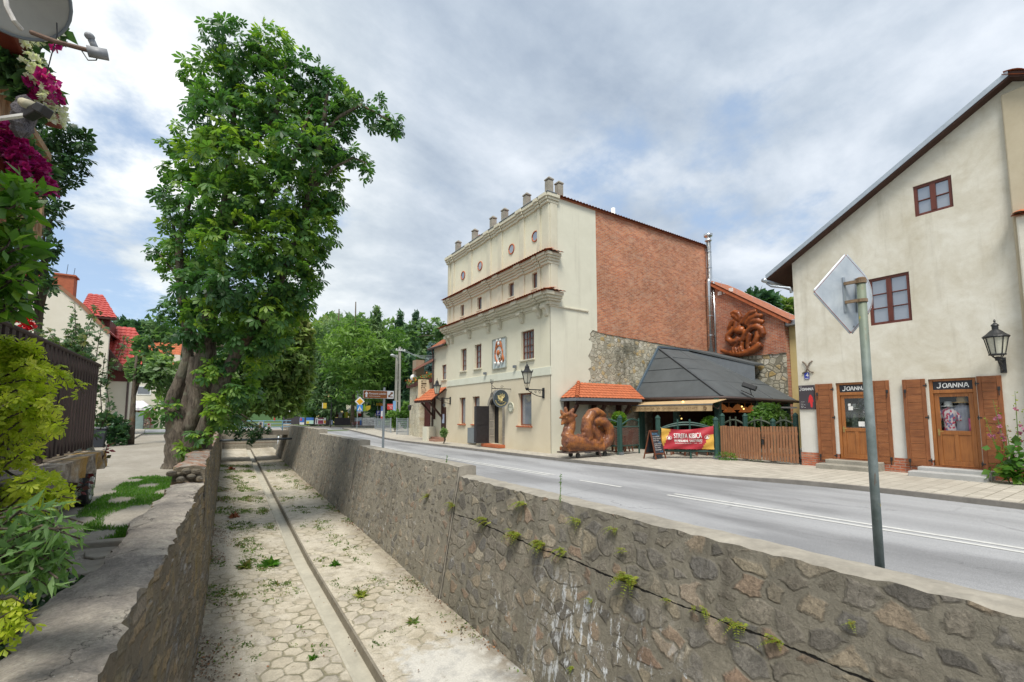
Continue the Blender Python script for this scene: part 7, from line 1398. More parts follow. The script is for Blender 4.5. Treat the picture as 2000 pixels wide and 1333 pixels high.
m_slab = mk_slab(); mb.build('slab', m_slab, tr); MB().box(sx0, -2.5, 3.7, 8.3, .15, 1.125).build('support_wall', m_rfar, tr)
tp = MB(); tp.add([(sx0, 3.7, 1.375), (-1.42, 3.7, 1.375), (-1.42, 8.45, 1.375), (sx0, 8.45, 1.375)], [(0, 1, 2, 3)]); tp.build('soil_bed', plain('garden_soil', (.10, .08, .055), .4, 3, .95, .5, 20, bd=.02), tr)
fc = thing('picket_fence', 'long black-brown picket fence along the terrace edge', 'fence', (-1.36, 6.5, 1.37)); 
for k in range(31): y = 4.0 + .152 * k; mb = MB(); hh = 2.56 + R.uniform(-.006, .006); mb.box(-1.375 + R.uniform(-.005, .005), -1.352, y, y + .082, 1.42 + R.uniform(-.01, .02), hh); mb.build('picket', m_bpicket, fc)
for z in (2.42, 1.52): MB().box(-1.42, -1.376, 3.95, 8.75, z, z + .05).build('rail', m_bpicket, fc)
MB().tube([(-1.36, 3.95, 2.575), (-1.36, 8.75, 2.575)], .022, 7).build('top_rail', m_bpicket, fc)
for y in (4.6, 6.6, 8.6): MB().box(-1.46, -1.421, y, y + .06, 1.37, 2.5).build('post', m_bpicket, fc)
mb = MB(); mb.box(-1.95, -1.62, 6.0, 7.6, 1.42, 1.62); t = tag(mb.build('flower_trough', plain('red_plastic_trough', (.38, .04, .025), .15, 4, .45), bevel=.02), 'red plastic flower trough behind the black picket fence', 'planter')
car = thing('parked_car', 'silver-grey hatchback parked by the lane under the terrace edge', 'car', (-2.65, 10.2, .21)); m_paint = plain('silver_paint', (.20, .21, .20), .06, 2, .3, .02, metal=.5, spec=.6); prof = [(8.35, .28), (8.30, .62), (8.42, .92), (9.15, 1.02), (9.75, 1.42), (10.5, 1.50), (11.5, 1.46), (12.1, 1.20), (12.25, .85), (12.2, .30)]
mb = MB(); n = len(prof); W_ = [(-1.83 if z < 1.05 else -1.83 - (z - 1.0) * .45, -3.43 if z < 1.05 else -3.43 + (z - 1.0) * .45) for _, z in prof]
for s_ in (0, 1): mb.add([(W_[i][s_], prof[i][0], prof[i][1] + .21 - .05) for i in range(n)], [tuple(range(n))])
for i in range(n): j = (i + 1) % n; mb.quad((W_[i][0], prof[i][0], prof[i][1] + .16), (W_[j][0], prof[j][0], prof[j][1] + .16), (W_[j][1], prof[j][0], prof[j][1] + .16), (W_[i][1], prof[i][0], prof[i][1] + .16))
mb.build('body', m_paint, car, bevel=.05)
for y0_, y1_ in ((9.35, 10.3), (10.4, 11.5)):
    mb = MB(); mb.add([(-1.835, y0_, 1.22), (-1.835, y1_, 1.22), (-1.835 - .17, y1_ - .1, 1.56), (-1.835 - .17, max(y0_, 9.72), 1.56)], [(0, 1, 2, 3)]); mb.build('window', m_glass, car)
mb = MB(); mb.bar((-1.825, 9.7, .78), (-1.825, 11.3, .78), .012, .03); mb.build('side_moulding', m_black, car)
for px_ in (-2.05, -3.2): mb = MB(); mb.ball((px_, 8.36, .86), .12, 10, 7, (1.2, .5, .8)); mb.build('headlight', plain('lamp_lens', (.6, .6, .58), .1, 9, .15), car, True)
for y in (9.0, 11.35):
    for x in (-1.86, -3.40):
        w_ = MB(); w_.tube([(x - .1, y, .53), (x + .1, y, .53)], .315, 24); wt = w_.build('wheel', plain('tyre', (.018, .018, .02), .2, 9, .8), car, bevel=.03)
        sgn = 1 if x > -2.5 else -1; r_ = MB(); r_.tube([(x + sgn * .085, y, .53), (x + sgn * .106, y, .53)], .225, 24)
        for k in range(7): a = 2 * pi * k / 7; r_.bar((x + sgn * .112, y, .53), (x + sgn * .112, y + .2 * math.cos(a), .53 + .2 * math.sin(a)), .03, .05)
        r_.build('rim', plain('alloy', (.5, .5, .5), .1, 9, .3, metal=.7), wt)
# balcony with flower troughs, dishes
bh = thing('balcony_house', 'plastered house with a wooden flower balcony beside the camera', 'house', (-4.5, 1.5, .2)); MB().box(-7, -3.3, -4, 4.6, .1, 5.2).build('wall', m_whouse, bh)
MB().box(-3.3, -1.30, 3.7, 5.2, 3.26, 3.34).build('balcony_floor', m_picket, bh)
m_slat = mat_wood('pale_baluster', (.34, .22, .12), (.20, .12, .06), 'z')
for k in range(20): y = 3.4 + .115 * k; mb = MB(); mb.box(-1.36, -1.335, y, y + .05, 3.34, 4.16); mb.build('baluster', m_slat, bh)
mb = MB(); mb.box(-1.40, -1.31, .9, 5.6, 4.16, 4.22); mb.box(-1.375, -1.362, .9, 5.6, 3.55, 3.62); mb.build('handrail', m_slat, bh)
def trough(label, x, y0, y1, z): t = thing('flower_box', label, 'flower box', (x, (y0 + y1) / 2, z)); mb = MB(); mb.prism([(x - .05, y0, z - .13), (x + .05, y0, z - .13), (x + .07, y0, z), (x - .07, y0, z)], (0, y1 - y0, 0)); mb.build('box', plain('terracotta_box', (.17, .035, .022), .2, 4, .6), t, bevel=.015); return t
def petal_cloud(name, blobs, mat, par, dep, n_per, size, tpl=None):
    Ps = []; Os = []
    for px, py, rx, ry, n in blobs:
        c = PD(px, py, dep + R.uniform(-.1, .1)); k = dep / FOC; P, O = blob_pts(c, (rx * k, .18, ry * k), n, .7); Ps.append(np.repeat(P, 5, 0)); Os.append(NR.normal(0, 1, (n * 5, 3)) * .8 + np.repeat(O * .7 + np.array([.3, -.8, -.1]), 5, 0))
    P = np.concatenate(Ps); O = np.concatenate(Os); O /= np.linalg.norm(O, axis=1)[:, None]; return leaves(name, P, O, tpl or leaf_tpl(.5, .02, .05), size * NR.uniform(.8, 1.15, len(P)), mat, par, None, .2, .25)
t = trough('terracotta balcony box of white and magenta petunias under the dish', -1.16, 3.6, 4.95, 4.30)
cloud('foliage', [(20, 95, 40, 26), (45, 140, 30, 40), (70, 185, 26, 34), (15, 125, 20, 20), (95, 60, 16, 26)], cl4, .09, lm_rose, t, .16, 3.0, .4); petal_cloud('white_blossom', [(28, 88, 26, 10, 22), (58, 115, 18, 16, 28), (82, 158, 16, 18, 34), (104, 200, 12, 24, 34), (70, 140, 18, 18, 14), (88, 50, 18, 12, 16), (100, 222, 12, 10, 14), (45, 62, 26, 10, 16)], lm_white, t, 2.95, 5, .034); petal_cloud('magenta_blossom', [(86, 186, 20, 18, 40), (100, 170, 10, 14, 18), (105, 42, 10, 16, 16), (102, 70, 8, 8, 8)], lm_mag, t, 2.9, 5, .038)
t = trough('balcony box with a thick cascade of magenta petunias below the railing', -1.36, 3.3, 5.0, 3.66)
cloud('foliage', [(20, 300, 40, 50), (60, 340, 34, 34), (20, 350, 30, 30), (80, 360, 20, 16)], cl4, .09, lm_rose, t, .10, 3.4, .4); petal_cloud('magenta_blossom', [(12, 268, 20, 22, 70), (30, 300, 28, 30, 110), (55, 325, 26, 26, 90), (75, 350, 20, 20, 60), (40, 345, 26, 22, 70), (90, 362, 10, 12, 20), (8, 310, 14, 30, 50)], lm_mag, t, 3.3, 5, .040)
def dish(label, c, axis, r, arm, lnb, metal, deep=.10):
    t = thing('satellite_dish', label, 'satellite dish', tuple(c)); ax = Vector(axis).normalized(); Q = ax.to_track_quat('Z', 'Y').to_matrix(); mb = MB(); K = 8; N = 32; rows = []
    for k in range(K + 1): rr = r * k / K; rows.append([c + Q @ Vector((rr * math.cos(2 * pi * j / N), rr * math.sin(2 * pi * j / N), deep * (k / K) ** 2)) for j in range(N)])
    for k in range(K):
        for j in range(N): mb.quad(rows[k][j], rows[k][(j + 1) % N], rows[k + 1][(j + 1) % N], rows[k + 1][j])
    o = mb.build('reflector', metal, t, True); md = o.modifiers.new('thick', 'SOLIDIFY'); md.thickness = .008
    mb = MB(); mb.tube([c + Q @ Vector((r * math.cos(2 * pi * j / N), r * math.sin(2 * pi * j / N), deep)) for j in range(N + 1)], .008, 6); mb.build('rim', m_slate_trim, t, True)
    mb = MB(); mb.tube(arm, .012, 8); mb.build('arm', plain('rusty_arm', (.15, .095, .07), .4, 12, .6), t)
    mb = MB(); a = Vector(arm[-1]); mb.bar(a - Vector((.03, .02, .02)), a + Vector((.05, -.02, -.005)), .035, .04); mb.tube([a + Vector((-.0, 0, .01)), a + Vector((-.02, -.015, .05))], .016, 10); mb.ball(a + Vector((-.026, -.02, .062)), .022, 10, 7, (1, 1, .8)); mb.build('receiver', plain('receiver_grey', (.28, .29, .31), .2, 9, .5), t, True)
    return t
c = PD(26, -26, 2.5); dish('large grey satellite dish with a long rusty receiver arm at the balcony corner', c, (-.10, .75, .55), .235, [PD(62, 64, 2.46), PD(110, 82, 2.4), PD(188, 103, 2.36)], None, plain('dish_grey', (.36, .35, .32), .12, 2, .6), -.07)
mb = MB(); mb.tube([PD(8, -20, 2.4), PD(14, 15, 2.38), PD(28, 42, 2.38), PD(42, 58, 2.42)], .012, 7); tag(mb.build('dish_bracket', plain('white_rust_tube', (.5, .48, .45), .3, 14)), 'white rust-ended tube crossing the back of the dish', 'bracket')
mb = MB(); mb.bar(PD(-14, 234, 2.5), PD(58, 224, 2.42), .018, .014); a = PD(70, 216, 2.4); mb.build('flat', m_white) if False else None
t = thing('dish_receiver', 'white receiver arm with a black and grey head poking out by the petunias', 'satellite receiver', tuple(PD(20, 228, 2.45))); mb.build('arm', m_white, t)
mb = MB(); mb.bar(PD(55, 226, 2.42), PD(78, 214, 2.38), .045, .05); mb.bar(PD(76, 212, 2.38), PD(92, 220, 2.38), .06, .05); mb.tube([PD(62, 208, 2.40), PD(50, 203, 2.42)], [.026, .022], 10); mb.build('head', m_black, t, bevel=.006); mb = MB(); mb.tube([PD(60, 207, 2.395), PD(48, 202, 2.42)], [.028, .024], 10); mb.ball(PD(46, 201, 2.42), .024, 10, 7); mb.build('feed_horn', plain('yellowed_plastic', (.45, .42, .30), .2, 9), t, True)
t = thing('fuzzy_garland', 'grey fuzzy garland looped through the balcony bars', 'garland', tuple(PD(48, 225, 2.7))); mb = MB(); pts = [PD(46 + 13 * math.sin(a) - 4 * math.cos(a), 228 + 30 * math.cos(a), 2.75 + .05 * math.sin(a)) for a in [2 * pi * i / 26 for i in range(27)]]; mb.tube(pts, [.028 + .006 * (i % 2) for i in range(27)], 8, wob=.5); mb.build('wreath', plain('grey_fluff', (.13, .12, .13), .6, 60, .95, 1., 90, bd=.02), t)
mb = MB(); mb.tube([PD(111, 45, 2.6), PD(112, 70, 2.6), PD(100, 110, 2.6), PD(92, 142, 2.6)], .003, 5); mb.tube([PD(160, 100, 2.37), PD(172, 118, 2.37), PD(188, 118, 2.37), PD(192, 108, 2.37)], .003, 5); tag(mb.build('cable', m_black), 'thin black cable hanging from the dish arm', 'cable')
mb = MB(); mb.tube([PD(126, 44, 3.2), PD(62, 110, 3.2)], .012, 6); tag(mb.build('awning_strut', m_black), 'thin dark strut crossing behind the dish arm', 'strut')
mb = MB(); N = 10; pts = [(125, -6), (118, 8), (124, 22), (118, 30), (124, 44), (114, 42), (104, 26), (110, 0)]; mb.prism([PD(a, b, 3.3) for a, b in pts], (-.03, .02, 0)); tag(mb.build('scalloped_awning', plain('purple_black_cloth', (.05, .03, .05), .2, 4)), 'scalloped dark awning edge behind the dish', 'awning')
# ---- near plants on the left
def sprays(name, label, cat, stems, mat, tpl, size, n, dep, sm, z=None, group=None, dens_jit=.04, up=.4, jit=.45, bend=0.):
    """leafy shoots: each stem a list of (px,py[,dd]) with leaves along it"""
    b = PD(stems[0][0][0], stems[0][0][1], dep); t = thing(name, label, cat, (b.x, b.y, z if z is not None else b.z), 0, group); mb = MB(); Ps = []; Os = []; Rn = []
    for s_ in stems:
        P = [PD(q[0], q[1], dep + (q[2] if len(q) > 2 else 0)) for q in s_]; mb.tube(P, [.008 - .005 * i / len(P) for i in range(len(P))], 6); L_ = sum((b - a).length for a, b in zip(P, P[1:])); m_ = max(5, int(n * L_)); sr = R.uniform(-.15, .15)
        for k in range(m_):
            f = (k + R.random()) / m_ * (len(P) - 1); i = min(int(f), len(P) - 2); p = P[i].lerp(P[i + 1], f - i); d = (P[i + 1] - P[i]).normalized(); a = R.uniform(0, 6.28); q = d.cross(Vector((math.cos(a), math.sin(a), .3))).normalized()
            Ps.append(tuple(p + q * R.random() * dens_jit)); Os.append(tuple((q * .9 + d * .55 + Vector((0, 0, -bend))).normalized())); Rn.append(min(1, max(0, .5 + sr + R.gauss(0, .22) + .15 * f / len(P))))
    mb.build('stem', m_bark2, t, True); leaves('foliage', np.array(Ps), np.array(Os), tpl, size * NR.uniform(.55, 1.15, len(Ps)), mat, t, np.array(Rn), up, jit); return t
st = []
for i in range(36): y0_ = R.uniform(700, 1000); x1 = R.uniform(60, 150) * (1 if y0_ < 820 else 1.05) * (.65 if 830 < y0_ < 900 else 1); st.append([(-45, y0_ + R.uniform(20, 90), R.uniform(-.5, .5)), (x1 * .45, y0_ + R.uniform(-10, 30), R.uniform(-.4, .4)), (x1 * .92, y0_ + R.uniform(-15, 40), R.uniform(-.4, .4))])
st += [[(-20, 700), (60, 690), (130, 722), (165, 770)], [(-20, 680), (40, 700), (110, 720), (150, 752)], [(-20, 790), (60, 810), (128, 838)], [(-20, 900), (60, 950), (150, 975)], [(-20, 960), (80, 985), (142, 965)]]
for i in range(14): st.append([(-40, R.uniform(640, 720), .3), (10, R.uniform(660, 720)), (R.uniform(40, 90), R.uniform(680, 760))])
sprays('golden_shrub', 'golden-leaved shrub spilling in front of the black picket fence', 'shrub', st, lm_yel, palm_tpl(5, 100), .058, 36, 3.3, 0, .2, dens_jit=.05)
st = []
for i in range(26): y0_ = R.uniform(995, 1110); x1 = R.uniform(70, 172); st.append([(-60, y0_ + R.uniform(-10, 60), R.uniform(-.2, .2)), (x1 * .5, y0_ + R.uniform(-25, 20), R.uniform(-.2, .2)), (x1, y0_ + R.uniform(-10, 45), R.uniform(-.2, .2))])
sprays('willow_bush', 'curly-leaved willow shoots hanging over the quay wall cap', 'shrub', st, lm_wil, leaf_tpl(.13, .04, .45), .115, 46, 2.5, 0, .2, jit=.6, bend=.7)
st = []
for i in range(34): y0_ = R.uniform(345, 600); x1 = R.uniform(30, 92) * (1 if y0_ < 520 else .6); st.append([(-70, y0_ + R.uniform(0, 110), R.uniform(-.3, .3)), (x1 * .4, y0_ + R.uniform(0, 30), R.uniform(-.2, .2)), (x1, y0_ + R.uniform(-20, 20), R.uniform(-.2, .2))])
sprays('magnolia_bush', 'broad glossy green leaves of a tall bush below the petunias', 'shrub', st, lm_broad, leaf_tpl(.26, .04, .12), .125, 30, 2.9, 0, 1.3, up=.9, bend=-.1)
b_ = PD(60, 820, 8.6)
tree('maple_tree', 'dark small-leaved maple rising behind the picket fence', (b_.x, b_.y, .2), 5.5, .09, [(95, 300, 44, 40), (130, 265, 36, 34), (70, 260, 40, 30), (150, 320, 22, 26), (110, 345, 36, 24), (70, 420, 40, 40, .3), (85, 480, 34, 30), (50, 530, 40, 36), (100, 560, 18, 18), (30, 590, 40, 34), (110, 405, 18, 16), (60, 350, 40, 30), (90, 375, 12, 8), (160, 285, 14, 10)], palm_tpl(5, 95), .15, lm_maple, .060, 8.6, shell=.2, vari=.25, up=.6, jit=.6)
st = []
for i in range(30): x0_ = R.uniform(20, 190); st.append([(x0_, 790 + R.uniform(-10, 40), R.uniform(-.4, .4)), (x0_ + R.uniform(-25, 25), 710, R.uniform(-.4, .4)), (x0_ + R.uniform(-35, 35), R.uniform(630, 690), R.uniform(-.4, .4))])
st += [[(150, 700), (148, 650), (146, 590)], [(158, 690), (172, 640), (190, 598)], [(200, 830), (196, 760), (206, 690)], [(190, 830), (180, 780), (215, 720)], [(205, 760), (230, 700), (245, 655)], [(190, 860), (165, 820), (150, 770)], [(195, 840), (215, 800), (207, 750)]]
sprays('rose_bush', 'lanky rose bush with small grey-green leaves leaning over the fence end', 'shrub', st, lm_rose, palm_tpl(5, 80), .075, 34, 7.3, 0, 1.4, dens_jit=.06)
c = PD(42, 626, 4.7); t = thing('red_rose', 'cluster of deep red rose blooms above the fence rail', 'flower', tuple(c)); Ps = []; Os = []
for dx, dy in ((-9, -4), (5, -6), (12, 4), (8, 12), (16, 12)):
    q = PD(42 + dx, 626 + dy, 4.7)
    for k in range(22): v = Vector((R.gauss(0, 1), R.gauss(0, 1), R.gauss(0, 1))).normalized(); Ps.append(tuple(q + v * .022)); Os.append(tuple(v))
leaves('petal', np.array(Ps), np.array(Os), leaf_tpl(.6, .08, .1), .042, lm_redp, t, None, .3, .4); mb = MB(); mb.tube([PD(48, 640, 4.7), PD(50, 690, 4.7), PD(46, 740, 4.7)], .008, 6); mb.build('stem', plain('rose_stem', (.10, .15, .05), .2, 9), t)
n = 700; P = np.stack([NR.uniform(-1.75, -.95, n), NR.uniform(2.6, 6.2, n), .2 + np.abs(NR.normal(0, .16, n))], 1); O = NR.normal(0, 1, (n, 3)); O[:, 2] = np.abs(O[:, 2]); O /= np.linalg.norm(O, axis=1)[:, None]; tag(leaves('undergrowth', P, O, leaf_tpl(.4), .10 * NR.uniform(.5, 1.2, n), lm_maple, None, None, .5, .4, off=(-1.4, 4.5, .2)), 'low dark leafy undergrowth along the near quay wall', 'undergrowth', kind='stuff')
st = [[(-20, 1250), (20, 1215), (55, 1200)], [(-20, 1220), (30, 1190), (68, 1222)], [(-30, 1180), (25, 1165), (50, 1180)], [(-20, 1275), (15, 1240), (40, 1238)]]
sprays('golden_shoot', 'short golden shoots low at the near end of the quay wall', 'shrub', st, lm_yel, palm_tpl(5, 100), .05, 70, 2.3, 0, .3)
st = [[(150, 960), (165, 945), (178, 930)], [(110, 960), (125, 975), (150, 972)], [(196, 905), (205, 885), (210, 870)], [(120, 940), (140, 950), (130, 985)]]
sprays('red_creeper', 'wine-red creeper leaves hanging below the terrace slab', 'creeper', st, leafmat('wine_leaf', [(0, (.04, .07, .03)), (.5, (.12, .03, .03)), (1, (.22, .03, .05))], .3), leaf_tpl(.4, .03, .2), .08, 60, 6.2, 0, 1.0)
# ================================================================== far end of the street
def fb(Y, x0, y0, x1, y1): a = PY(x0, y1, Y); b = PY(x1, y0, Y); return a.x, b.x, a.z, b.z          # box limits on a plane facing the camera
# hills
hl_ = MB(); hp = [(-190, 10), (-120, 24), (-80, 32), (-40, 30), (0, 24), (40, 27), (75, 33), (110, 30), (150, 34), (200, 26), (260, 20), (330, 22)]
rows = [[(x, 120, .1) for x, z in hp], [(x, 145, z * .45) for x, z in hp], [(x, 175, z * .85) for x, z in hp], [(x, 215, z) for x, z in hp], [(x, 300, z * .9) for x, z in hp]]
for a, b in zip(rows, rows[1:]):
    for i in range(len(hp) - 1): hl_.quad(a[i], a[i + 1], b[i + 1], b[i])
tag(hl_.build('hills', plain('wooded_hill', (.05, .10, .035), .4, .06, .95)), kind='structure')
n = 15000; xs = NR.uniform(-170, 300, n); ys = 124 + 95 * NR.random(n) ** 1.2; hz = np.interp(xs, [p[0] for p in hp], [p[1] for p in hp]); k = np.interp(ys, [120, 145, 175, 215], [0, .45, .85, 1.]); P = np.stack([xs, ys, hz * k + NR.uniform(1, 6.5, n)], 1); O = NR.normal(0, 1, (n, 3)); O[:, 2] = abs(O[:, 2]); O /= np.linalg.norm(O, axis=1)[:, None]
tag(leaves('hill_forest', P, O, clump_tpl(9, .42, 21), 2.1 * NR.uniform(.6, 1.2, n), lm_dark, None, None, .6, .5, off=(20, 160, 5)), 'far wooded hillside closing the street', 'forest', kind='stuff')
tree('hilltop_tree', 'dark round treetop showing above the annex roof', (58, 42, 8), 12, .4, [(1470, 585, 22, 16), (1492, 588, 18, 14), (1508, 592, 12, 12)], cl4, 1.1, lm_dark, .3, 66.); tree('hilltop_tree', 'light green treetop between the annex roof and the shop house', (62, 38, 8), 11, .4, [(1536, 600, 18, 16), (1550, 606, 18, 18), (1520, 606, 12, 12)], cl4, 1.0, lm_linden, .3, 68.)
# bridge
bg_ = thing('footbridge', 'small concrete footbridge with blue railings across the channel', 'bridge', (3, 37.6, .3)); MB().box(.2, 5.0, 36.6, 39.4, .42, .74).build('deck', plain('bridge_concrete', (.30, .26, .21), .25, 3, .9), bg_)
m_blue = plain('pale_blue_rail', (.22, .42, .60), .1, 5, .5); mb = MB()
for z in (.98, 1.2, 1.42): mb.tube([(.2, 36.65, z), (4.95, 36.65, z)], .03, 6)
mb.build('rail', m_blue, bg_)
for x in (.6, 1.9, 3.2, 4.4): MB().tube([(x, 36.65, .74), (x, 36.65, 1.42)], .035, 6).build('baluster', m_blue, bg_)
mb = MB(); mb.tube([(.4, 34.6, .22), (4.85, 34.6, .22)], .075, 10); tag(mb.build('service_pipe', m_slate_trim, smooth=True), 'dark pipe spanning the channel just before the footbridge', 'pipe')
MB().box(.0, 5.3, 47., 47.4, -2.2, .5).build('end_wall', m_rfar, bg_)
def poster(name, label, Y, x0, y0, x1, y1, parts, cat='poster', frame=None):
    a, b, c, d = fb(Y, x0, y0, x1, y1); t = thing(name, label, cat, ((a + b) / 2, Y, c)); MB().box(a, b, Y - .05, Y, c, d).build('sheet', parts[0], t)
    for i, (u0, v0, u1, v1, mt) in enumerate(parts[1:]): MB().box(a + (b - a) * u0, a + (b - a) * u1, Y - .058 - .003 * i, Y - .051 - .003 * i, c + (d - c) * v0, c + (d - c) * v1).build('printed_patch', mt, t)
    return t
def fl(name, c): return plain(name, c, .12, 5, .6)
c_w, c_r, c_b, c_g, c_y, c_v, c_o, c_k = fl('print_white', (.66, .67, .68)), fl('print_red', (.50, .05, .04)), fl('print_blue', (.05, .16, .48)), fl('print_green', (.35, .55, .06)), fl('print_yellow', (.68, .50, .05)), fl('print_wine', (.26, .05, .09)), fl('print_orange', (.62, .28, .04)), fl('print_grey', (.10, .10, .12))
poster('poster', 'small white poster with a picture on the blue bridge railing near the tree', 36.5, 504.5, 824, 514, 838, [c_w, (.1, .15, .6, .5, c_o), (.2, .5, .7, .9, c_k)]); poster('poster', 'small white poster on the bridge railing next to the wall end', 36.5, 521.5, 827, 529.5, 840.5, [c_w, (.1, .75, .6, .95, c_r), (.3, .35, .6, .6, c_o)])
t = thing('direction_board', 'white arrow board on a thin post at the end of the retaining wall', 'sign', tuple(PY(560, 825, 42))); a, b, c, d = fb(42, 556.5, 799, 566.5, 807); MB().box(a, b, 41.95, 42, c, d).build('board', c_w, t); x = PY(560, 800, 42).x; MB().tube([(x, 42.03, .9), (x, 42.03, PY(560, 797, 42).z)], .035, 6).build('post', m_galv, t)
mb = MB(); p = PY(536, 822, 41); mb.tube([p, p + Vector((0, 0, .32))], .06, 8); mb.ball(p + Vector((0, 0, .36)), .07, 8, 6); tag(mb.build('warning_lamp', c_r), 'little red warning lamp standing on the bridge rail', 'lamp')
# dark boarded fence with posters
t = thing('board_fence', 'long dark boarded fence across the bend of the road', 'fence', tuple(PY(640, 832, 60))); m_fence = mat_wood('grey_black_boards', (.075, .068, .075), (.05, .045, .05), 'z')
for x0, x1, y0, y1 in ((552, 566, 811, 830), (566, 589, 814, 829.5), (589, 644, 816.5, 830.5), (653, 688, 816.5, 831.5)):
    a, b, c, d = fb(60, x0, y0, x1, y1); MB().box(a, b, 60, 60.08, c, d).build('fence_panel', m_fence, t)
a, b, c, d = fb(60, 549, 830, 770, 834); MB().box(a, b, 59.3, 61, -.1, c + .02).build('plinth', m_kerb, t)
poster('poster', 'narrow blue and white poster on the dark fence', 59.95, 585, 816, 594.5, 830, [c_w, (0.02, .35, .98, .98, c_b), (.1, .55, .45, .9, c_r)]); poster('poster', 'square blue-green event poster on the dark fence', 59.95, 597.5, 816, 612.5, 828.5, [c_b, (0, 0, 1, .55, fl('print_mint', (.45, .65, .55))), (.05, .05, .4, .4, c_y)]); poster('poster', 'wide wine-red and white food poster on the dark fence', 59.95, 615.5, 816.5, 636.5, 829, [c_w, (.25, .05, .75, .62, c_v), (.25, .82, .8, .98, c_v), (.8, .1, .98, .6, c_o), (.06, .1, .16, .8, c_k)])
t = poster('folding_sign', 'small folding menu sign leaning in the gap of the dark fence', 59.6, 643.5, 820, 650, 830.5, [c_k, (.15, .1, .85, .9, fl('pale_blue_sheet', (.40, .50, .68)))], 'sandwich board'); poster('poster', 'large photo poster with a wooden house on the corner fence', 59.9, 687, 816, 707, 834.5, [c_w, (.02, .18, .98, .62, fl('print_brown', (.22, .12, .11))), (.02, .62, .98, .97, fl('print_sky', (.45, .55, .66))), (.4, .35, .6, .55, c_r), (.8, .2, .95, .7, c_b)])
t = poster('poster', 'wide white sketch banner on the corner fence below the kiosk', 59.9, 707.5, 816, 733, 832, [c_w]); a, b, c, d = fb(59.83, 709, 818, 732, 830); mb = MB()
for k in range(40): x, z = R.uniform(a, b), R.uniform(c, d); mb.bar((x, 59.82, z), (x + R.uniform(.05, .3), 59.82, z + R.uniform(-.05, .05)), .01, .025)
mb.build('sketch_lines', fl('sketch_grey', (.30, .30, .30)), t)
# kiosk, billboards and cafe behind the fence
t = thing('kiosk', 'dark green kiosk under a lime-yellow billboard', 'kiosk', tuple(PY(720, 830, 62))); a, b, c, d = fb(62, 709, 804, 733, 830); MB().box(a, b, 62, 64.5, .2, d).build('cabin', fl('kiosk_green', (.05, .085, .075)), t); a, b, c, d = fb(61.9, 708.5, 791, 733.5, 803.5); MB().box(a, b, 61.7, 61.9, c, d).build('billboard', c_g, t); MB().box(a + .3, a + 1., 61.68, 61.699, c + .1, d - .1).build('printed_patch', c_y, t)
mb = MB()
for k in range(4): put_text(mb, ['NOCLEGI', 'POKOJE', 'RESTAURACJA', 'ZAPRASZAMY'][k], (a + .38 * (b - a), 61.69, c + .15 + .19 * k), (1, 0, 0), (0, 0, 1), .5 * (b - a), .11)
mb.build('lettering', fl('pale_print', (.68, .66, .45)), t); a, b, c, d = fb(61.9, 709.5, 806, 721.5, 815); MB().box(a, b, 61.8, 61.99, c, d).build('menu_picture', fl('menu_print', (.42, .45, .36)), t)
def parasol(lbl, px, py, w_, Y=64.):
    p = PY(px, py, Y); t = thing('parasol', lbl, 'parasol', (p.x, p.y, .3), 0, 'red and cream cafe parasols'); r_ = w_; MB().tube([(0, 0, 0), (0, 0, p.z - .3)], .03, 6).build('pole', m_white, t, local=True); mb = MB(); z = p.z - .3
    for k in range(8):
        a0, a1 = 2 * pi * k / 8 + .3, 2 * pi * (k + 1) / 8 + .3; mb.m(0).add([(0, 0, z), (r_ * math.cos(a0), r_ * math.sin(a0), z - .95), (r_ * math.cos(a1), r_ * math.sin(a1), z - .95)], [(0, 1, 2)])
        mb.m(1).quad((r_ * math.cos(a0), r_ * math.sin(a0), z - .95), (r_ * math.cos(a1), r_ * math.sin(a1), z - .95), (r_ * math.cos(a1), r_ * math.sin(a1), z - 1.32), (r_ * math.cos(a0), r_ * math.sin(a0), z - 1.32))
    mb.build('canopy', [fl('cream_canvas', (.62, .54, .46)), c_r], t, local=True)
parasol('red and cream parasol nearest the hedge', 654, 796, 1.25); parasol('wide red and cream parasol behind the larch trunk', 688, 794, 1.5); parasol('red and cream parasol behind the crossing sign', 700, 800, 1.3, 66.)
t = poster('light_box', 'square yellow light box sign against the hedge', 57, 629, 787.5, 638, 798, [c_y, (0, 0, .16, 1, c_w)], 'sign'); mb = MB(); q = PY(647, 800, 58); mb.tube([(q.x, 58, .3), (q.x, 58, PY(647, 787, 58).z)], .07, 6); mb.bar(PY(638, 790, 57.5), PY(647, 789, 58), .05, .05); mb.build('post', m_black, t)
poster('notice_board', 'white notice panel under the parasols', 61.5, 661, 806, 668.5, 816, [c_w], 'notice'); t = poster('beach_flag', 'green and yellow curved advertising flag behind the dark fence', 61.2, 672.5, 805, 680, 817, [c_y, (0, 0, .3, 1, c_g)], 'flag')
for i, (px, w_) in enumerate(((686, 5), (693, 5))): shrub('cone_shrub', ['clipped green cone shrub left of the crossing sign', 'clipped green cone shrub behind the crossing sign'][i], px, 812, 57, [(px, 812, w_, 6), (px, 806, w_ * .6, 5)], cl4, .3, lm_fresh, .9, z0=.3, shell=.8)
ch_ = thing('cafe_house', 'low grey-roofed cafe behind the kiosk', 'house', tuple(PY(715, 820, 74))); a, b, c, d = fb(74, 694, 786, 735, 820); MB().box(a, b, 74, 80, .2, d).build('wall', m_whouse, ch_); mb = MB(); a, b, c, d = fb(73.2, 690, 772, 738, 786); mb.prism([(a, 73.2, c), (b, 73.2, c), (b - 1.5, 77, d + 1.), (a + 1.5, 77, d + 1.)], (0, .1, .1)); mb.build('roof', m_felt, ch_)
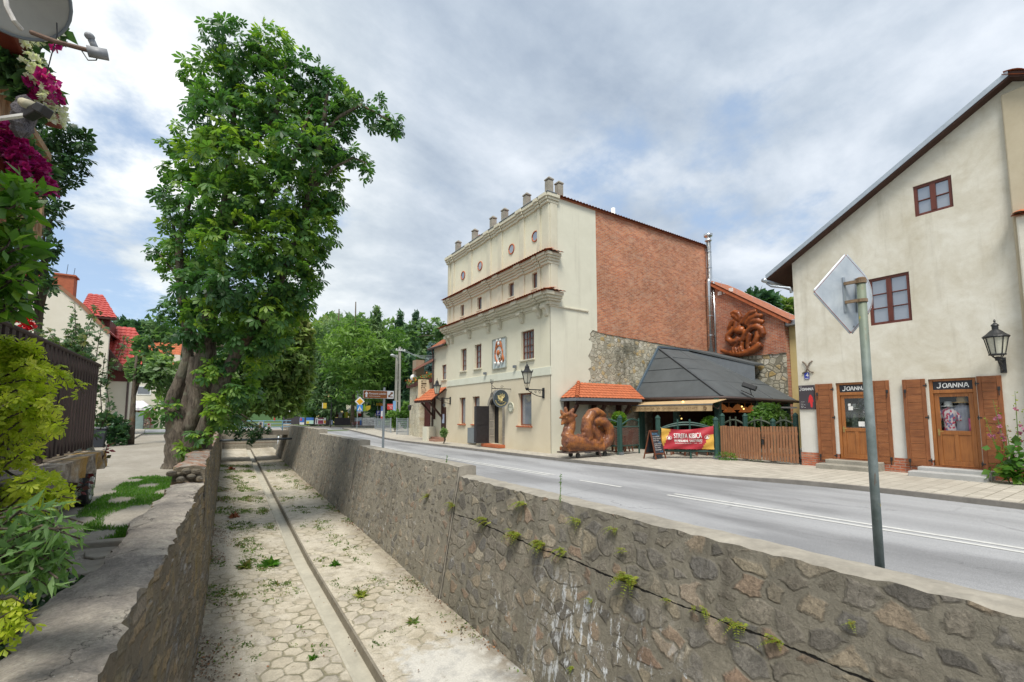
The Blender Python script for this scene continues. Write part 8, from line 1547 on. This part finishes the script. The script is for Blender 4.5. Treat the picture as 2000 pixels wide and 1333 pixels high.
rh = thing('red_roof_house', 'red roof glimpsed between the birch and the larch', 'house', tuple(PY(655, 800, 82))); a, b, c, d = fb(82, 615, 735, 672, 815); MB().box(a, b, 82, 90, .2, d).build('wall', m_yellow, rh); mb = MB(); tiled(mb, (a - .4, 81.5, d), (b - a + .8, 0, 0), (0, 6, 4.5), .5, .6, .05, .04); mb.build('roof', m_tile, rh)
# parking and shop signs
def small_sign(name, lbl, Y, x0, y0, x1, y1, mt, txt=None, tcol=None, post=True, cat='sign'):
    a, b, c, d = fb(Y, x0, y0, x1, y1); t = thing(name, lbl, cat, ((a + b) / 2, Y, c)); MB().box(a, b, Y - .04, Y, c, d).build('panel', mt, t)
    if txt:
        mb = MB()
        for (s_, u, v, w_, h_) in txt: put_text(mb, s_, (a + (b - a) * u, Y - .041, c + (d - c) * v), (1, 0, 0), (0, 0, 1), (b - a) * w_, (d - c) * h_)
        mb.build('lettering', tcol, t)
    if post: x = (a + b) / 2; MB().tube([(x, Y + .05, .2), (x, Y + .05, d)], .04, 6).build('post', m_galv, t)
    return t
small_sign('parking_sign', 'dark blue parking sign with a white P', 52, 734.5, 802.5, 743.5, 812, fl('navy', (.03, .03, .22)), [('P', .25, .38, .4, .52), ('PARKING', .1, .1, .8, .18)], c_w); t = small_sign('banner_pole', 'slim advertising column in blue, white and red', 50, 744, 793.5, 748.5, 819, fl('pole_blue', (.07, .14, .40)), None, None, True, 'column'); a, b, c, d = fb(49.9, 744, 793.5, 748.5, 819); MB().box(a, b, 49.9, 49.95, c, c + (d - c) * .2).build('printed_patch', c_r, t); MB().box(a, b, 49.9, 49.95, c + (d - c) * .2, c + (d - c) * .62).build('printed_patch', c_w, t)
small_sign('shop_board', 'red hanging board with white figures beside the brown sign post', 48, 756, 789.5, 770, 800.5, c_r, [('NOCLEGI', .1, .58, .8, .2), ('32', .36, .18, .3, .3)], c_w); small_sign('flag_sign', 'small orange-red sign above the blue parking sign', 54, 741, 785, 748, 793, c_o); small_sign('flag_sign', 'small yellow sign left of the orange sign', 54.5, 735, 788, 740.5, 793, c_y); small_sign('banner_flag', 'tall pale blue banner beside the utility pole', 47, 767, 783.5, 773, 812, fl('sky_banner', (.20, .38, .62)), [('CAFE', .2, .3, .6, .12)], c_w)
# priority road and crossing signs on one post
p = PZ(697, 843.5, .12); Y = p.y; t = thing('road_sign', 'yellow diamond priority sign above a blue crossing sign at the bend', 'road sign', tuple(p)); top = PY(703, 770, Y); MB().tube([p, (p.x, Y, top.z)], .035, 7).build('post', m_galv, t); x = PY(702.5, 785, Y).x; z = PY(702.5, 784.5, Y).z; h = .50
MB().prism([(x - h, Y - .05, z), (x, Y - .05, z - h), (x + h, Y - .05, z), (x, Y - .05, z + h)], (0, .02, 0)).build('white_diamond', c_w, t); h = .34; MB().prism([(x - h, Y - .075, z), (x, Y - .075, z - h), (x + h, Y - .075, z), (x, Y - .075, z + h)], (0, .02, 0)).build('yellow_diamond', fl('sign_yellow', (.70, .36, .02)), t)
a, b, c, d = fb(Y - .06, 697, 791.5, 708.5, 803.5); MB().box(a, b, Y - .06, Y - .04, c, d).build('blue_plate', fl('sign_blue', (.03, .20, .55)), t); MB().add([(a + .06, Y - .066, c + .08), (b - .06, Y - .066, c + .08), ((a + b) / 2, Y - .066, d - .06)], [(0, 1, 2)]).build('white_triangle', c_w, t); mb = MB(); m_ = (a + b) / 2; mb.bar((m_, Y - .07, c + .25), (m_ + .02, Y - .07, c + .40), .03, .03); mb.bar((m_, Y - .07, c + .25), (m_ - .08, Y - .07, c + .11), .03, .03); mb.bar((m_, Y - .07, c + .25), (m_ + .08, Y - .07, c + .11), .03, .03); mb.ball((m_ + .02, Y - .07, c + .45), .035, 6, 5); mb.build('walking_figure', m_black, t)
# brown tourist sign on the wall top
Y = 17.6; pb = PX(748, 875, 5.62); t = thing('tourist_sign', 'brown and white heritage route sign on a grey post behind the retaining wall', 'road sign', (5.62, pb.y, 0)); zt = PX(753, 757, 5.62).z; MB().tube([(5.62, pb.y, 0), (5.62, pb.y, zt)], .045, 10).build('post', m_galv, t); Y = pb.y - .06
a, b, c, d = fb(Y, 708.8, 764.3, 769, 778.3); bm_ = MB(); bm_.box(a, b, Y - .02, Y, c, d); bm_.build('panel', c_w, t, bevel=.012); k = a + (b - a) * .78; MB().box(a + .012, k - .006, Y - .026, Y - .021, c + .012, d - .012).build('brown_field', fl('heritage_brown', (.21, .065, .012)), t)
mb = MB(); H_ = d - c; W_ = k - a; put_text(mb, 'Renesans Lubelski', (a + W_ * .25, Y - .026, c + H_ * .50), (1, 0, 0), (0, 0, 1), W_ * .70, H_ * .26); put_text(mb, 'Szlak turystyczny', (a + W_ * .25, Y - .026, c + H_ * .20), (1, 0, 0), (0, 0, 1), W_ * .46, H_ * .16)
ax_ = a + W_ * .13; mb.add([(ax_ - W_ * .035, Y - .030, c + H_ * .15), (ax_ + W_ * .035, Y - .030, c + H_ * .15), (ax_ + W_ * .035, Y - .030, c + H_ * .55), (ax_ + W_ * .08, Y - .030, c + H_ * .55), (ax_, Y - .030, c + H_ * .86), (ax_ - W_ * .08, Y - .030, c + H_ * .55), (ax_ - W_ * .035, Y - .030, c + H_ * .55)], [tuple(range(7))]); mb.build('lettering', c_w, t)
mb = MB(); ww = b - k; mb.box(k + ww * .15, k + ww * .85, Y - .026, Y - .021, c + H_ * .18, c + H_ * .30); mb.box(k + ww * .15, k + ww * .45, Y - .026, Y - .021, c + H_ * .301, c + H_ * .45); mb.box(k + ww * .50, k + ww * .85, Y - .026, Y - .021, c + H_ * .60, c + H_ * .84); mb.box(k + ww * .35, k + ww * .62, Y - .026, Y - .021, c + H_ * .451, c + H_ * .599); mb.build('castle_pictogram', fl('heritage_brown2', (.16, .06, .02)), t)
# utility pole, street lamp and wires
Y = 48.; pb = PY(776, 822, Y); pb.z = .15; t = thing('utility_pole', 'twin-legged concrete utility pole with wires among the trees', 'utility pole', tuple(pb)); m_pole = plain('pole_concrete', (.34, .33, .29), .2, 3, .9); ztop = PY(781, 678, Y).z; xt = PY(780.5, 690, Y).x
for s_ in (0, 1): mb = MB(); mb.bar((PY(772 if s_ == 0 else 779.5, 822, Y).x, Y, .1), (xt - (.3 if s_ == 0 else 0), Y, ztop - (.9 if s_ == 0 else 0)), .2, .22); mb.build('leg', m_pole, t)
mb = MB()
for k in (.35, .6, .8): z = .1 + (ztop - .1) * k; x0 = PY(772, 822, Y).x * (1 - k) + (xt - .3) * k; x1 = PY(779.5, 822, Y).x * (1 - k) + xt * k; mb.bar((x0, Y, z), (x1, Y, z), .1, .12)
mb.build('brace', m_pole, t); mb = MB(); mb.bar((xt - .5, Y - .15, ztop - .4), (xt + .6, Y - .15, ztop - .4), .08, .08)
for x in (-.4, -.1, .2, .5): mb.lathe([(.04, 0), (.06, .06), (.03, .14)], 6, (xt + x, Y - .15, ztop - .36))
mb.build('crossarm', m_white, t)
lt = thing('street_lamp', 'grey street lamp on a bent arm fixed to the concrete pole', 'street lamp', tuple(PY(774, 700, Y))); mb = MB(); mb.tube([PY(777.5, 705, Y - .2), PY(776, 699, Y - .4), PY(772, 697, Y - .8)], .05, 7); mb.build('arm', m_galv, lt); mb = MB(); mb.tube([PY(773.5, 698, Y - .7), PY(771, 696.5, Y - .9), PY(766, 694, Y - 1.5), PY(764.5, 694, Y - 1.6)], [.08, .2, .22, .06], 10, flat=.6); mb.build('lamp_head', fl('lamp_grey', (.45, .48, .48)), lt, True)
mb = MB()
for k in range(4):
    a = Vector((xt - .4 + .3 * k, Y - .15, ztop - .2)); b = PD(560, 700 + 7 * k, 70); mb.tube([a.lerp(b, i / 12) - Vector((0, 0, 2.2 * math.sin(pi * i / 12) * .5)) for i in range(13)], .014, 4)
    b = PX(868, 694 + 4 * k, 13.4); mb.tube([a.lerp(b, i / 8) - Vector((0, 0, .35 * math.sin(pi * i / 8))) for i in range(9)], .012, 4)
tag(mb.build('overhead_wires', m_galv), 'overhead wires strung from the concrete pole to the restaurant wing', 'wires')
# wire fences and hedges before the gate house
for i, (x0, ya, x1, yb, y0, y1, Y0, Y1) in enumerate(((732.5, 841, 763.5, 846, 817, 818, 50., 41.5), (775, 849, 797, 850.5, 818, 818.5, 38.8, 37.3))):
    a0, a1 = PY(x0, ya, Y0), PY(x1, yb, Y1); b0, b1 = PY(x0, y0, Y0), PY(x1, y1, Y1); t = thing('wire_fence', ['grey wire mesh fence curving toward the kiosk', 'grey wire mesh fence panel beside the gate house'][i], 'fence', tuple((a0 + a1) / 2)); mb = MB(); n = 34 if i == 0 else 16
    for k in range(n + 1): mb.tube([a0.lerp(a1, k / n), b0.lerp(b1, k / n)], .012, 4)
    for k in range(9): mb.tube([a0.lerp(b0, k / 8), a1.lerp(b1, k / 8)], .012, 4)
    mb.build('mesh', m_zinc, t); 
    for p_, q_ in ((a0, b0), (a1, b1)): MB().tube([p_, q_ + Vector((0, 0, .08))], .05, 7).build('post', m_zinc, t)
shrub('clipped_hedge', 'yellow-tipped hedge growing behind the wire fences', 772, 825, 44, [(770, 822, 8, 18), (785, 812, 12, 12), (762, 812, 10, 8), (793, 820, 6, 18), (793, 800, 8, 16)], cl4, .3, lm_fresh, .6, z0=.15); 
# gate house, restaurant wing with entry canopy
gh = thing('gate_house', 'stone gate with an arched oxblood door and a roof terrace above', 'gate house', (13.4, 33, .1)); G0, G1 = Vector((12.93, 29.55, 0)), Vector((14.15, 37.2, 0)); gd = (G1 - G0).normalized(); gn = Vector((-gd.y, gd.x, 0)); L = (G1 - G0).length; zt_ = PX(818, 753, 13.4).z
def gq(s_, z, o=0.): p_ = G0 + gd * s_ + gn * o; return (p_.x, p_.y, z)
yA0, yA1 = .6, 3.9; za = 2.55
mb = MB(); arch = [(yA0, .1), (yA0, za)] + [((yA0 + yA1) / 2 - (yA1 - yA0) / 2 * math.cos(a), za + .95 * math.sin(a)) for a in [pi * k / 12 for k in range(1, 12)]] + [(yA1, za), (yA1, .1)]
out = [(0, .05), (0, zt_), (L, zt_), (L, .05)]
n = len(arch)
for (s0, z0_), (s1, z1_) in zip(arch, arch[1:]): mb.quad(gq(s0, z0_), gq(s0, z0_, -.45), gq(s1, z1_, -.45), gq(s1, z1_))
mb.quad(gq(0, .05), gq(yA0, .05), gq(yA0, za), gq(0, za)); mb.quad(gq(yA1, .05), gq(L, .05), gq(L, za), gq(yA1, za)); mb.quad(gq(0, za), gq(yA0, za), gq(yA0, zt_), gq(0, zt_)); mb.quad(gq(yA1, za), gq(L, za), gq(L, zt_), gq(yA1, zt_))
A_ = arch[1:-1]
for (s0, z0_), (s1, z1_) in zip(A_, A_[1:]): mb.quad(gq(s0, z0_), gq(s1, z1_), gq(s1, zt_), gq(s0, zt_))
mb.quad(gq(L, .05), gq(L, .05, -6), gq(L, zt_, -6), gq(L, zt_)); mb.build('wall', m_ashlar, gh)
mb = MB(); mb.add([gq(s_, z_, -.35) for s_, z_ in arch], [tuple(range(len(arch)))]); gdr = mb.build('door', m_gate, gh); mb = MB()
for k in range(1, 12): s_ = yA0 + (yA1 - yA0) * k / 12; mb.bar(gq(s_, .15, -.34), gq(s_, za + .3, -.34), .02, .02)
mb.ball(gq(1.9, 1.2, -.3), .05, 6, 5); mb.build('door_batten', plain('gate_groove', (.07, .016, .014), .2, 9), gdr)
mb = MB(); mb.prism([gq(-.0, zt_ + .001, .25), gq(L + .3, zt_ + .001, .25), gq(L + .3, zt_ + .001, -.25), gq(0, zt_ + .001, -.25)], (0, 0, .28)); mb.build('planter_ledge', m_gate, gh)
for s_ in (1.4, 5.2): mb = MB(); mb.prism([gq(s_ - .06, zt_ - 1.1, .02), gq(s_ + .06, zt_ - 1.1, .02), gq(s_ + .06, zt_ - .75, .02), gq(s_ - .06, zt_ - .75, .02)], tuple(gn * .01)); mb.build('slot_window', m_dark, gh)
P = np.array([gq(R.uniform(0, L), zt_ + .3 + R.uniform(-.05, .3), R.uniform(-.2, .3)) for i in range(420)]); O = NR.normal(0, 1, P.shape); O /= np.linalg.norm(O, axis=1)[:, None]; t = thing('geranium_row', 'row of green and red geraniums along the gate house terrace', 'flowers', gq(L / 2, zt_ + .3)); leaves('foliage', P, O, lf1, .22, lm_birch, t); P = np.array([gq(R.uniform(0, L), zt_ + .42 + R.uniform(-.05, .3), R.uniform(-.1, .35)) for i in range(130)]); O = NR.normal(0, 1, P.shape); O /= np.linalg.norm(O, axis=1)[:, None]; leaves('blossom', P, O, leaf_tpl(.5), .18, lm_ora, t)
for px, lbl in ((807.5, 'white globe lamp at the outer end of the gate house terrace'), (832.5, 'white globe lamp above the vertical hotel sign')): q = PX(px, 738, 13.6); t = thing('globe_lamp', lbl, 'lamp', tuple(q)); mb = MB(); mb.ball(q, .26, 14, 10); mb.build('globe', fl('opal_globe', (.75, .75, .74)), t, True); MB().tube([q - Vector((0, 0, .25)), q - Vector((0, 0, .75))], .04, 6).build('stem', m_black, t)
mb = MB(); rA, rB, rC, rD = PX(806, 726, 13.2), PX(846, 705, 12.75), PX(846, 728, 14.5), PX(812, 729, 15.0); mb.prism([rA, rB, PX(847, 706, 15.5), PX(815, 722, 16)], (0, 0, .16)); mb.build('terrace_roof', plain('red_brown_sheet', (.32, .13, .09), .2, 3, .7), gh); mb = MB(); q = PX(817, 735, 14.2); mb.box(q.x - .35, q.x + .35, q.y - .4, q.y + .4, zt_, zt_ + 2.2); mb.build('terrace_pillar', plain('brown_pillar', (.30, .23, .16), .2, 3), gh)
a = PX(828.5, 742, 12.4); b = PX(821.5, 779, 12.4); t = thing('vertical_sign', 'tall cream vertical sign with dark letters hung beside the gate arch', 'hanging sign', (12.5, a.y, b.z)); xs_ = 12.45
MB().box(xs_ - .5, xs_ + .35, a.y - .05, a.y, b.z, a.z).build('panel', fl('cream_sign', (.62, .55, .38)), t); mb = MB()
for k, ch_l in enumerate('PIEROSTA'): hh = (a.z - b.z) / 8.6; put_text(mb, ch_l, (xs_ - .28, a.y - .052, a.z - hh * (k + 1.15)), (1, 0, 0), (0, 0, 1), .38, hh * .74)
mb.build('lettering', fl('sign_brown', (.10, .07, .04)), t); MB().tube([(xs_ - .5, a.y - .02, a.z + .08), (13.0, a.y - .02, a.z + .08)], .03, 6).build('bracket', m_black, t)
wg = thing('restaurant_wing', 'low cream wing of the restaurant with a red tiled roof', 'building', (15, 28.4, .1)); zwe = PX(848, 682, 12.95).z; h = rect(12.95, 863, 713, 871.5, 742); h = (max(h[0], 27.35), h[1], h[2], h[3]); mb = MB(); holed(mb, 'x', 12.95, 27.2, 29.45, .05, zwe, [h], .2); mb.build('wall', m_cream, wg); window(wg, 12.95, h, .12, .05, 1, 2, m_winframe2, m_trim); MB().box(13.3, 20, 27.25, 29.4, .05, zwe - .1).build('wall_core', m_cream, wg); MB().box(12.951, 16, 29.451, 29.5, .05, zwe).build('wall', m_cream, wg)
mb = MB(); tiled(mb, (12.65, 29.75, zwe), (0, -2.5, 0), (3.4, 0, 2.4), .22, .3, .03, .02); mb.build('roof', m_tile_old, wg); mb = MB(); mb.tube([(12.6, 29.75, zwe - .03), (12.6, 27.25, zwe - .03)], .08, 7); mb.tube([(12.75, 29.45, zwe - .1), (12.85, 29.45, zwe - .5), (12.85, 29.45, .2)], .06, 7); mb.build('gutter', m_gutter, wg)
dd = rect(12.95, 859.5, 803, 866, 860); mb = MB(); mb.box(12.90, 12.948, 27.42, 28.1, .4, 2.35); dw_ = mb.build('door', m_darkwood, wg); MB().box(12.885, 12.899, 27.6, 27.9, 1.3, 1.9).build('door_notice', fl('blue_notice', (.45, .52, .66)), dw_); MB().box(12.87, 12.90, 27.5, 28.0, 2.42, 2.58).build('door_lamp_panel', m_slate_trim, dw_)
t = thing('entry_canopy', 'red tiled lean-to canopy on timber struts over the wing entrance', 'canopy', (12.4, 28.4, 2.8)); zc = PX(840, 782, 11.85).z; zr_ = PX(868, 757, 12.9).z; mb = MB(); tiled(mb, (11.8, 30.3, zc), (0, -3.0, 0), (1.1, 0, zr_ - zc), .2, .24, .03, .02, clip=[((11.8, 30.3, zc), (-.55, .83, 0.))]); mb.build('roof', m_tile, t)
mb = MB(); mb.box(11.82, 11.92, 27.35, 30.2, zc - .13, zc - .02)
for k in range(8): y = 27.45 + .38 * k; mb.bar((11.85, y, zc - .04), (12.9, y, zr_ - .1), .07, .09)
mb.build('rafter', m_darkwood, t)
for y in (27.9, 29.2): mb = MB(); mb.bar((12.88, y, zc - 1.25), (12.88, y, zc + .2), .12, .12); mb.bar((12.86, y, zc - 1.1), (11.95, y, zc - .12), .1, .12); mb.build('strut', m_darkwood, t)
st_ = thing('entry_parapet', 'low cream parapet and reddish steps at the wing entrance', 'parapet', (12.6, 28.6, .1)); MB().box(12.05, 12.94, 29.05, 29.2, .05, 1.05).box(12.05, 12.2, 28.45, 29.049, .05, 1.05).build('parapet', m_cream2, st_); mb = MB(); mb.box(12.2, 12.94, 27.45, 29.04, .05, .24); mb.box(12.5, 12.94, 27.45, 28.9, .241, .38); mb.build('step', plain('red_brown_step', (.33, .19, .14), .2, 4), st_)
shrub('potted_shrub', 'leafy potted shrub by the wing entrance step', 868, 850, 27.2, [(867, 846, 5, 7)], cl4, .2, lm_birch, 2.2, z0=.15)
b = MB(); q = PX(800, 797, 13.6); b.lathe([(.10, -.2), (.16, .1), (.2, .12), (.05, .25)], 8, tuple(q)); b.bar(q + Vector((0, 0, .2)), q + Vector((.5, 0, .25)), .04, .04); tag(b.build('gate_lantern', m_black), 'little black lantern on the outer corner of the gate house', 'lantern')
# diamond sign seen from behind, close by on the road side of the wall
PB = Vector((5.6, 1.87, 0)); t = thing('diamond_sign', 'back of a bent grey diamond road sign on a green-grey steel post', 'road sign', tuple(PB)); zt2 = 3.26
def mk_post():
    m, g, b = newmat('mossy_steel_post'); p = P3(g); n = g.noise(p, 6, 6, .65); f = g.noise(g.map(p, (1, 1, .2)), 14, 5, .6); z = g.sep(p)[2]; c = g.ramp(n, [(.35, (.13, .165, .16)), (.65, (.22, .26, .26))]); c = g.mix(g.rng(z, 2.0, 3.2, 0., .7), c, (.19, .22, .13)); c = g.mix(g.rng(f, .60, .66, 0., .8), c, (.16, .075, .03)); c = g.mix(g.rng(g.noise(p, 4.3, 3), .64, .66, 0., .9), c, (.45, .36, .05)); fin(g, b, c, .6, g.bump(f, .3, .005), .2, .4); return m
mb = MB(); mb.tube([PB + Vector((0, 0, -.05)), PB + Vector((0, 0, 1.5)), PB + Vector((.0, .0, zt2))], .040, 20); mb.build('post', mk_post(), t, True); mb = MB(); mb.lathe([(.045, zt2 - .01), (.046, zt2 + .025), (.03, zt2 + .035)], 16, tuple(PB)); mb.build('cap', plain('rust_cap', (.20, .12, .06), .4, 20), t)
az_ = rad(23); nrm = Vector((math.sin(az_), math.cos(az_), 0)); rgt = Vector((nrm.y, -nrm.x, 0)); pc = PX(1652, 578, 5.67); cc = PB + Vector((0, 0, pc.z)) + nrm * .11; off = rgt * -.045
cc = cc + off; N = 24; hd_ = .45; mb = MB(); G_ = {}
def dpt(u, v):
    p_ = cc + rgt * u + Vector((0, 0, v)); k = max(0., u - .22); return p_ + nrm * (k * k * 1.6) - rgt * (k * .22)
def mk_back():
    m, g, b = newmat('sign_back'); p = P3(g); n = g.noise(p, 3.5, 7, .65, .4); f = g.noise(p, 11, 6, .75); c = g.ramp(n, [(.35, (.42, .47, .52)), (.65, (.60, .64, .67))]); c = g.mix(g.rng(f, .66, .69, 0., .85), c, (.10, .10, .11)); c = g.mix(g.rng(g.noise(g.map(p, (1, 1, .3)), 5, 5, .6), .58, .7, 0., .5), c, (.36, .40, .44)); fin(g, b, c, .5, None, .35, .4); return m
m_edge = plain('red_brown_edge', (.22, .05, .035), .4, 9, .6)
for i in range(N):
    for j in range(N):
        q = []
        for a, b in ((i, j), (i + 1, j), (i + 1, j + 1), (i, j + 1)):
            s_, r2 = a / N * 2 - 1, b / N * 2 - 1; u, v = (s_ + r2) / 2 * hd_, (s_ - r2) / 2 * hd_; q.append(dpt(u, v))
        um = ((i + .5) / N * 2 - 1 + (j + .5) / N * 2 - 1) / 2; vm = ((i + .5) / N * 2 - 1 - ((j + .5) / N * 2 - 1)) / 2; edge = i in (0, N - 1) or j in (0, N - 1)
        cor = abs(um) > .95 or abs(vm) > .95
        if cor: continue
        mb.m(1 if (um > .28 and vm < -.45 and (i + j * 3) % 5 < 3 and j > N - 5) else 0).quad(*q)
o = mb.build('plate', [mk_back(), m_edge], t, True); md = o.modifiers.new('thick', 'SOLIDIFY'); md.thickness = .004
mb = MB(); E4 = [(-.96, -.0), (-.0, .96), (.96, 0), (0, -.96), (-.96, 0)]
for (u0, v0), (u1, v1) in zip(E4, E4[1:]): mb.tube([dpt((u0 + (u1 - u0) * k / 10) * hd_ * .975, (v0 + (v1 - v0) * k / 10) * hd_ * .975) for k in range(0, 11)], .006, 5)
mb.build('rolled_edge', m_edge, t)
mb = MB()
for uu in (-.06, .10): mb.bar(cc + rgt * uu - nrm * .012 + Vector((0, 0, -.20)), cc + rgt * uu - nrm * .012 + Vector((0, 0, .17)), .03, .012, tuple(nrm))
mb.build('channel_bar', m_zinc, t); m_rust = plain('rusty_clamp', (.22, .15, .09), .45, 25, .7)
for zz_ in (.10, -.10): mb = MB(); zq_ = cc.z + zz_; mb.tube([(PB.x, PB.y, zq_ - .016), (PB.x, PB.y, zq_ + .016)], .049, 16); p1 = cc + rgt * -.06 - nrm * .015; mb.bar((PB.x - .05, PB.y + .02, zq_), (p1.x, p1.y, zq_), .03, .03); mb.build('clamp', m_rust, t)
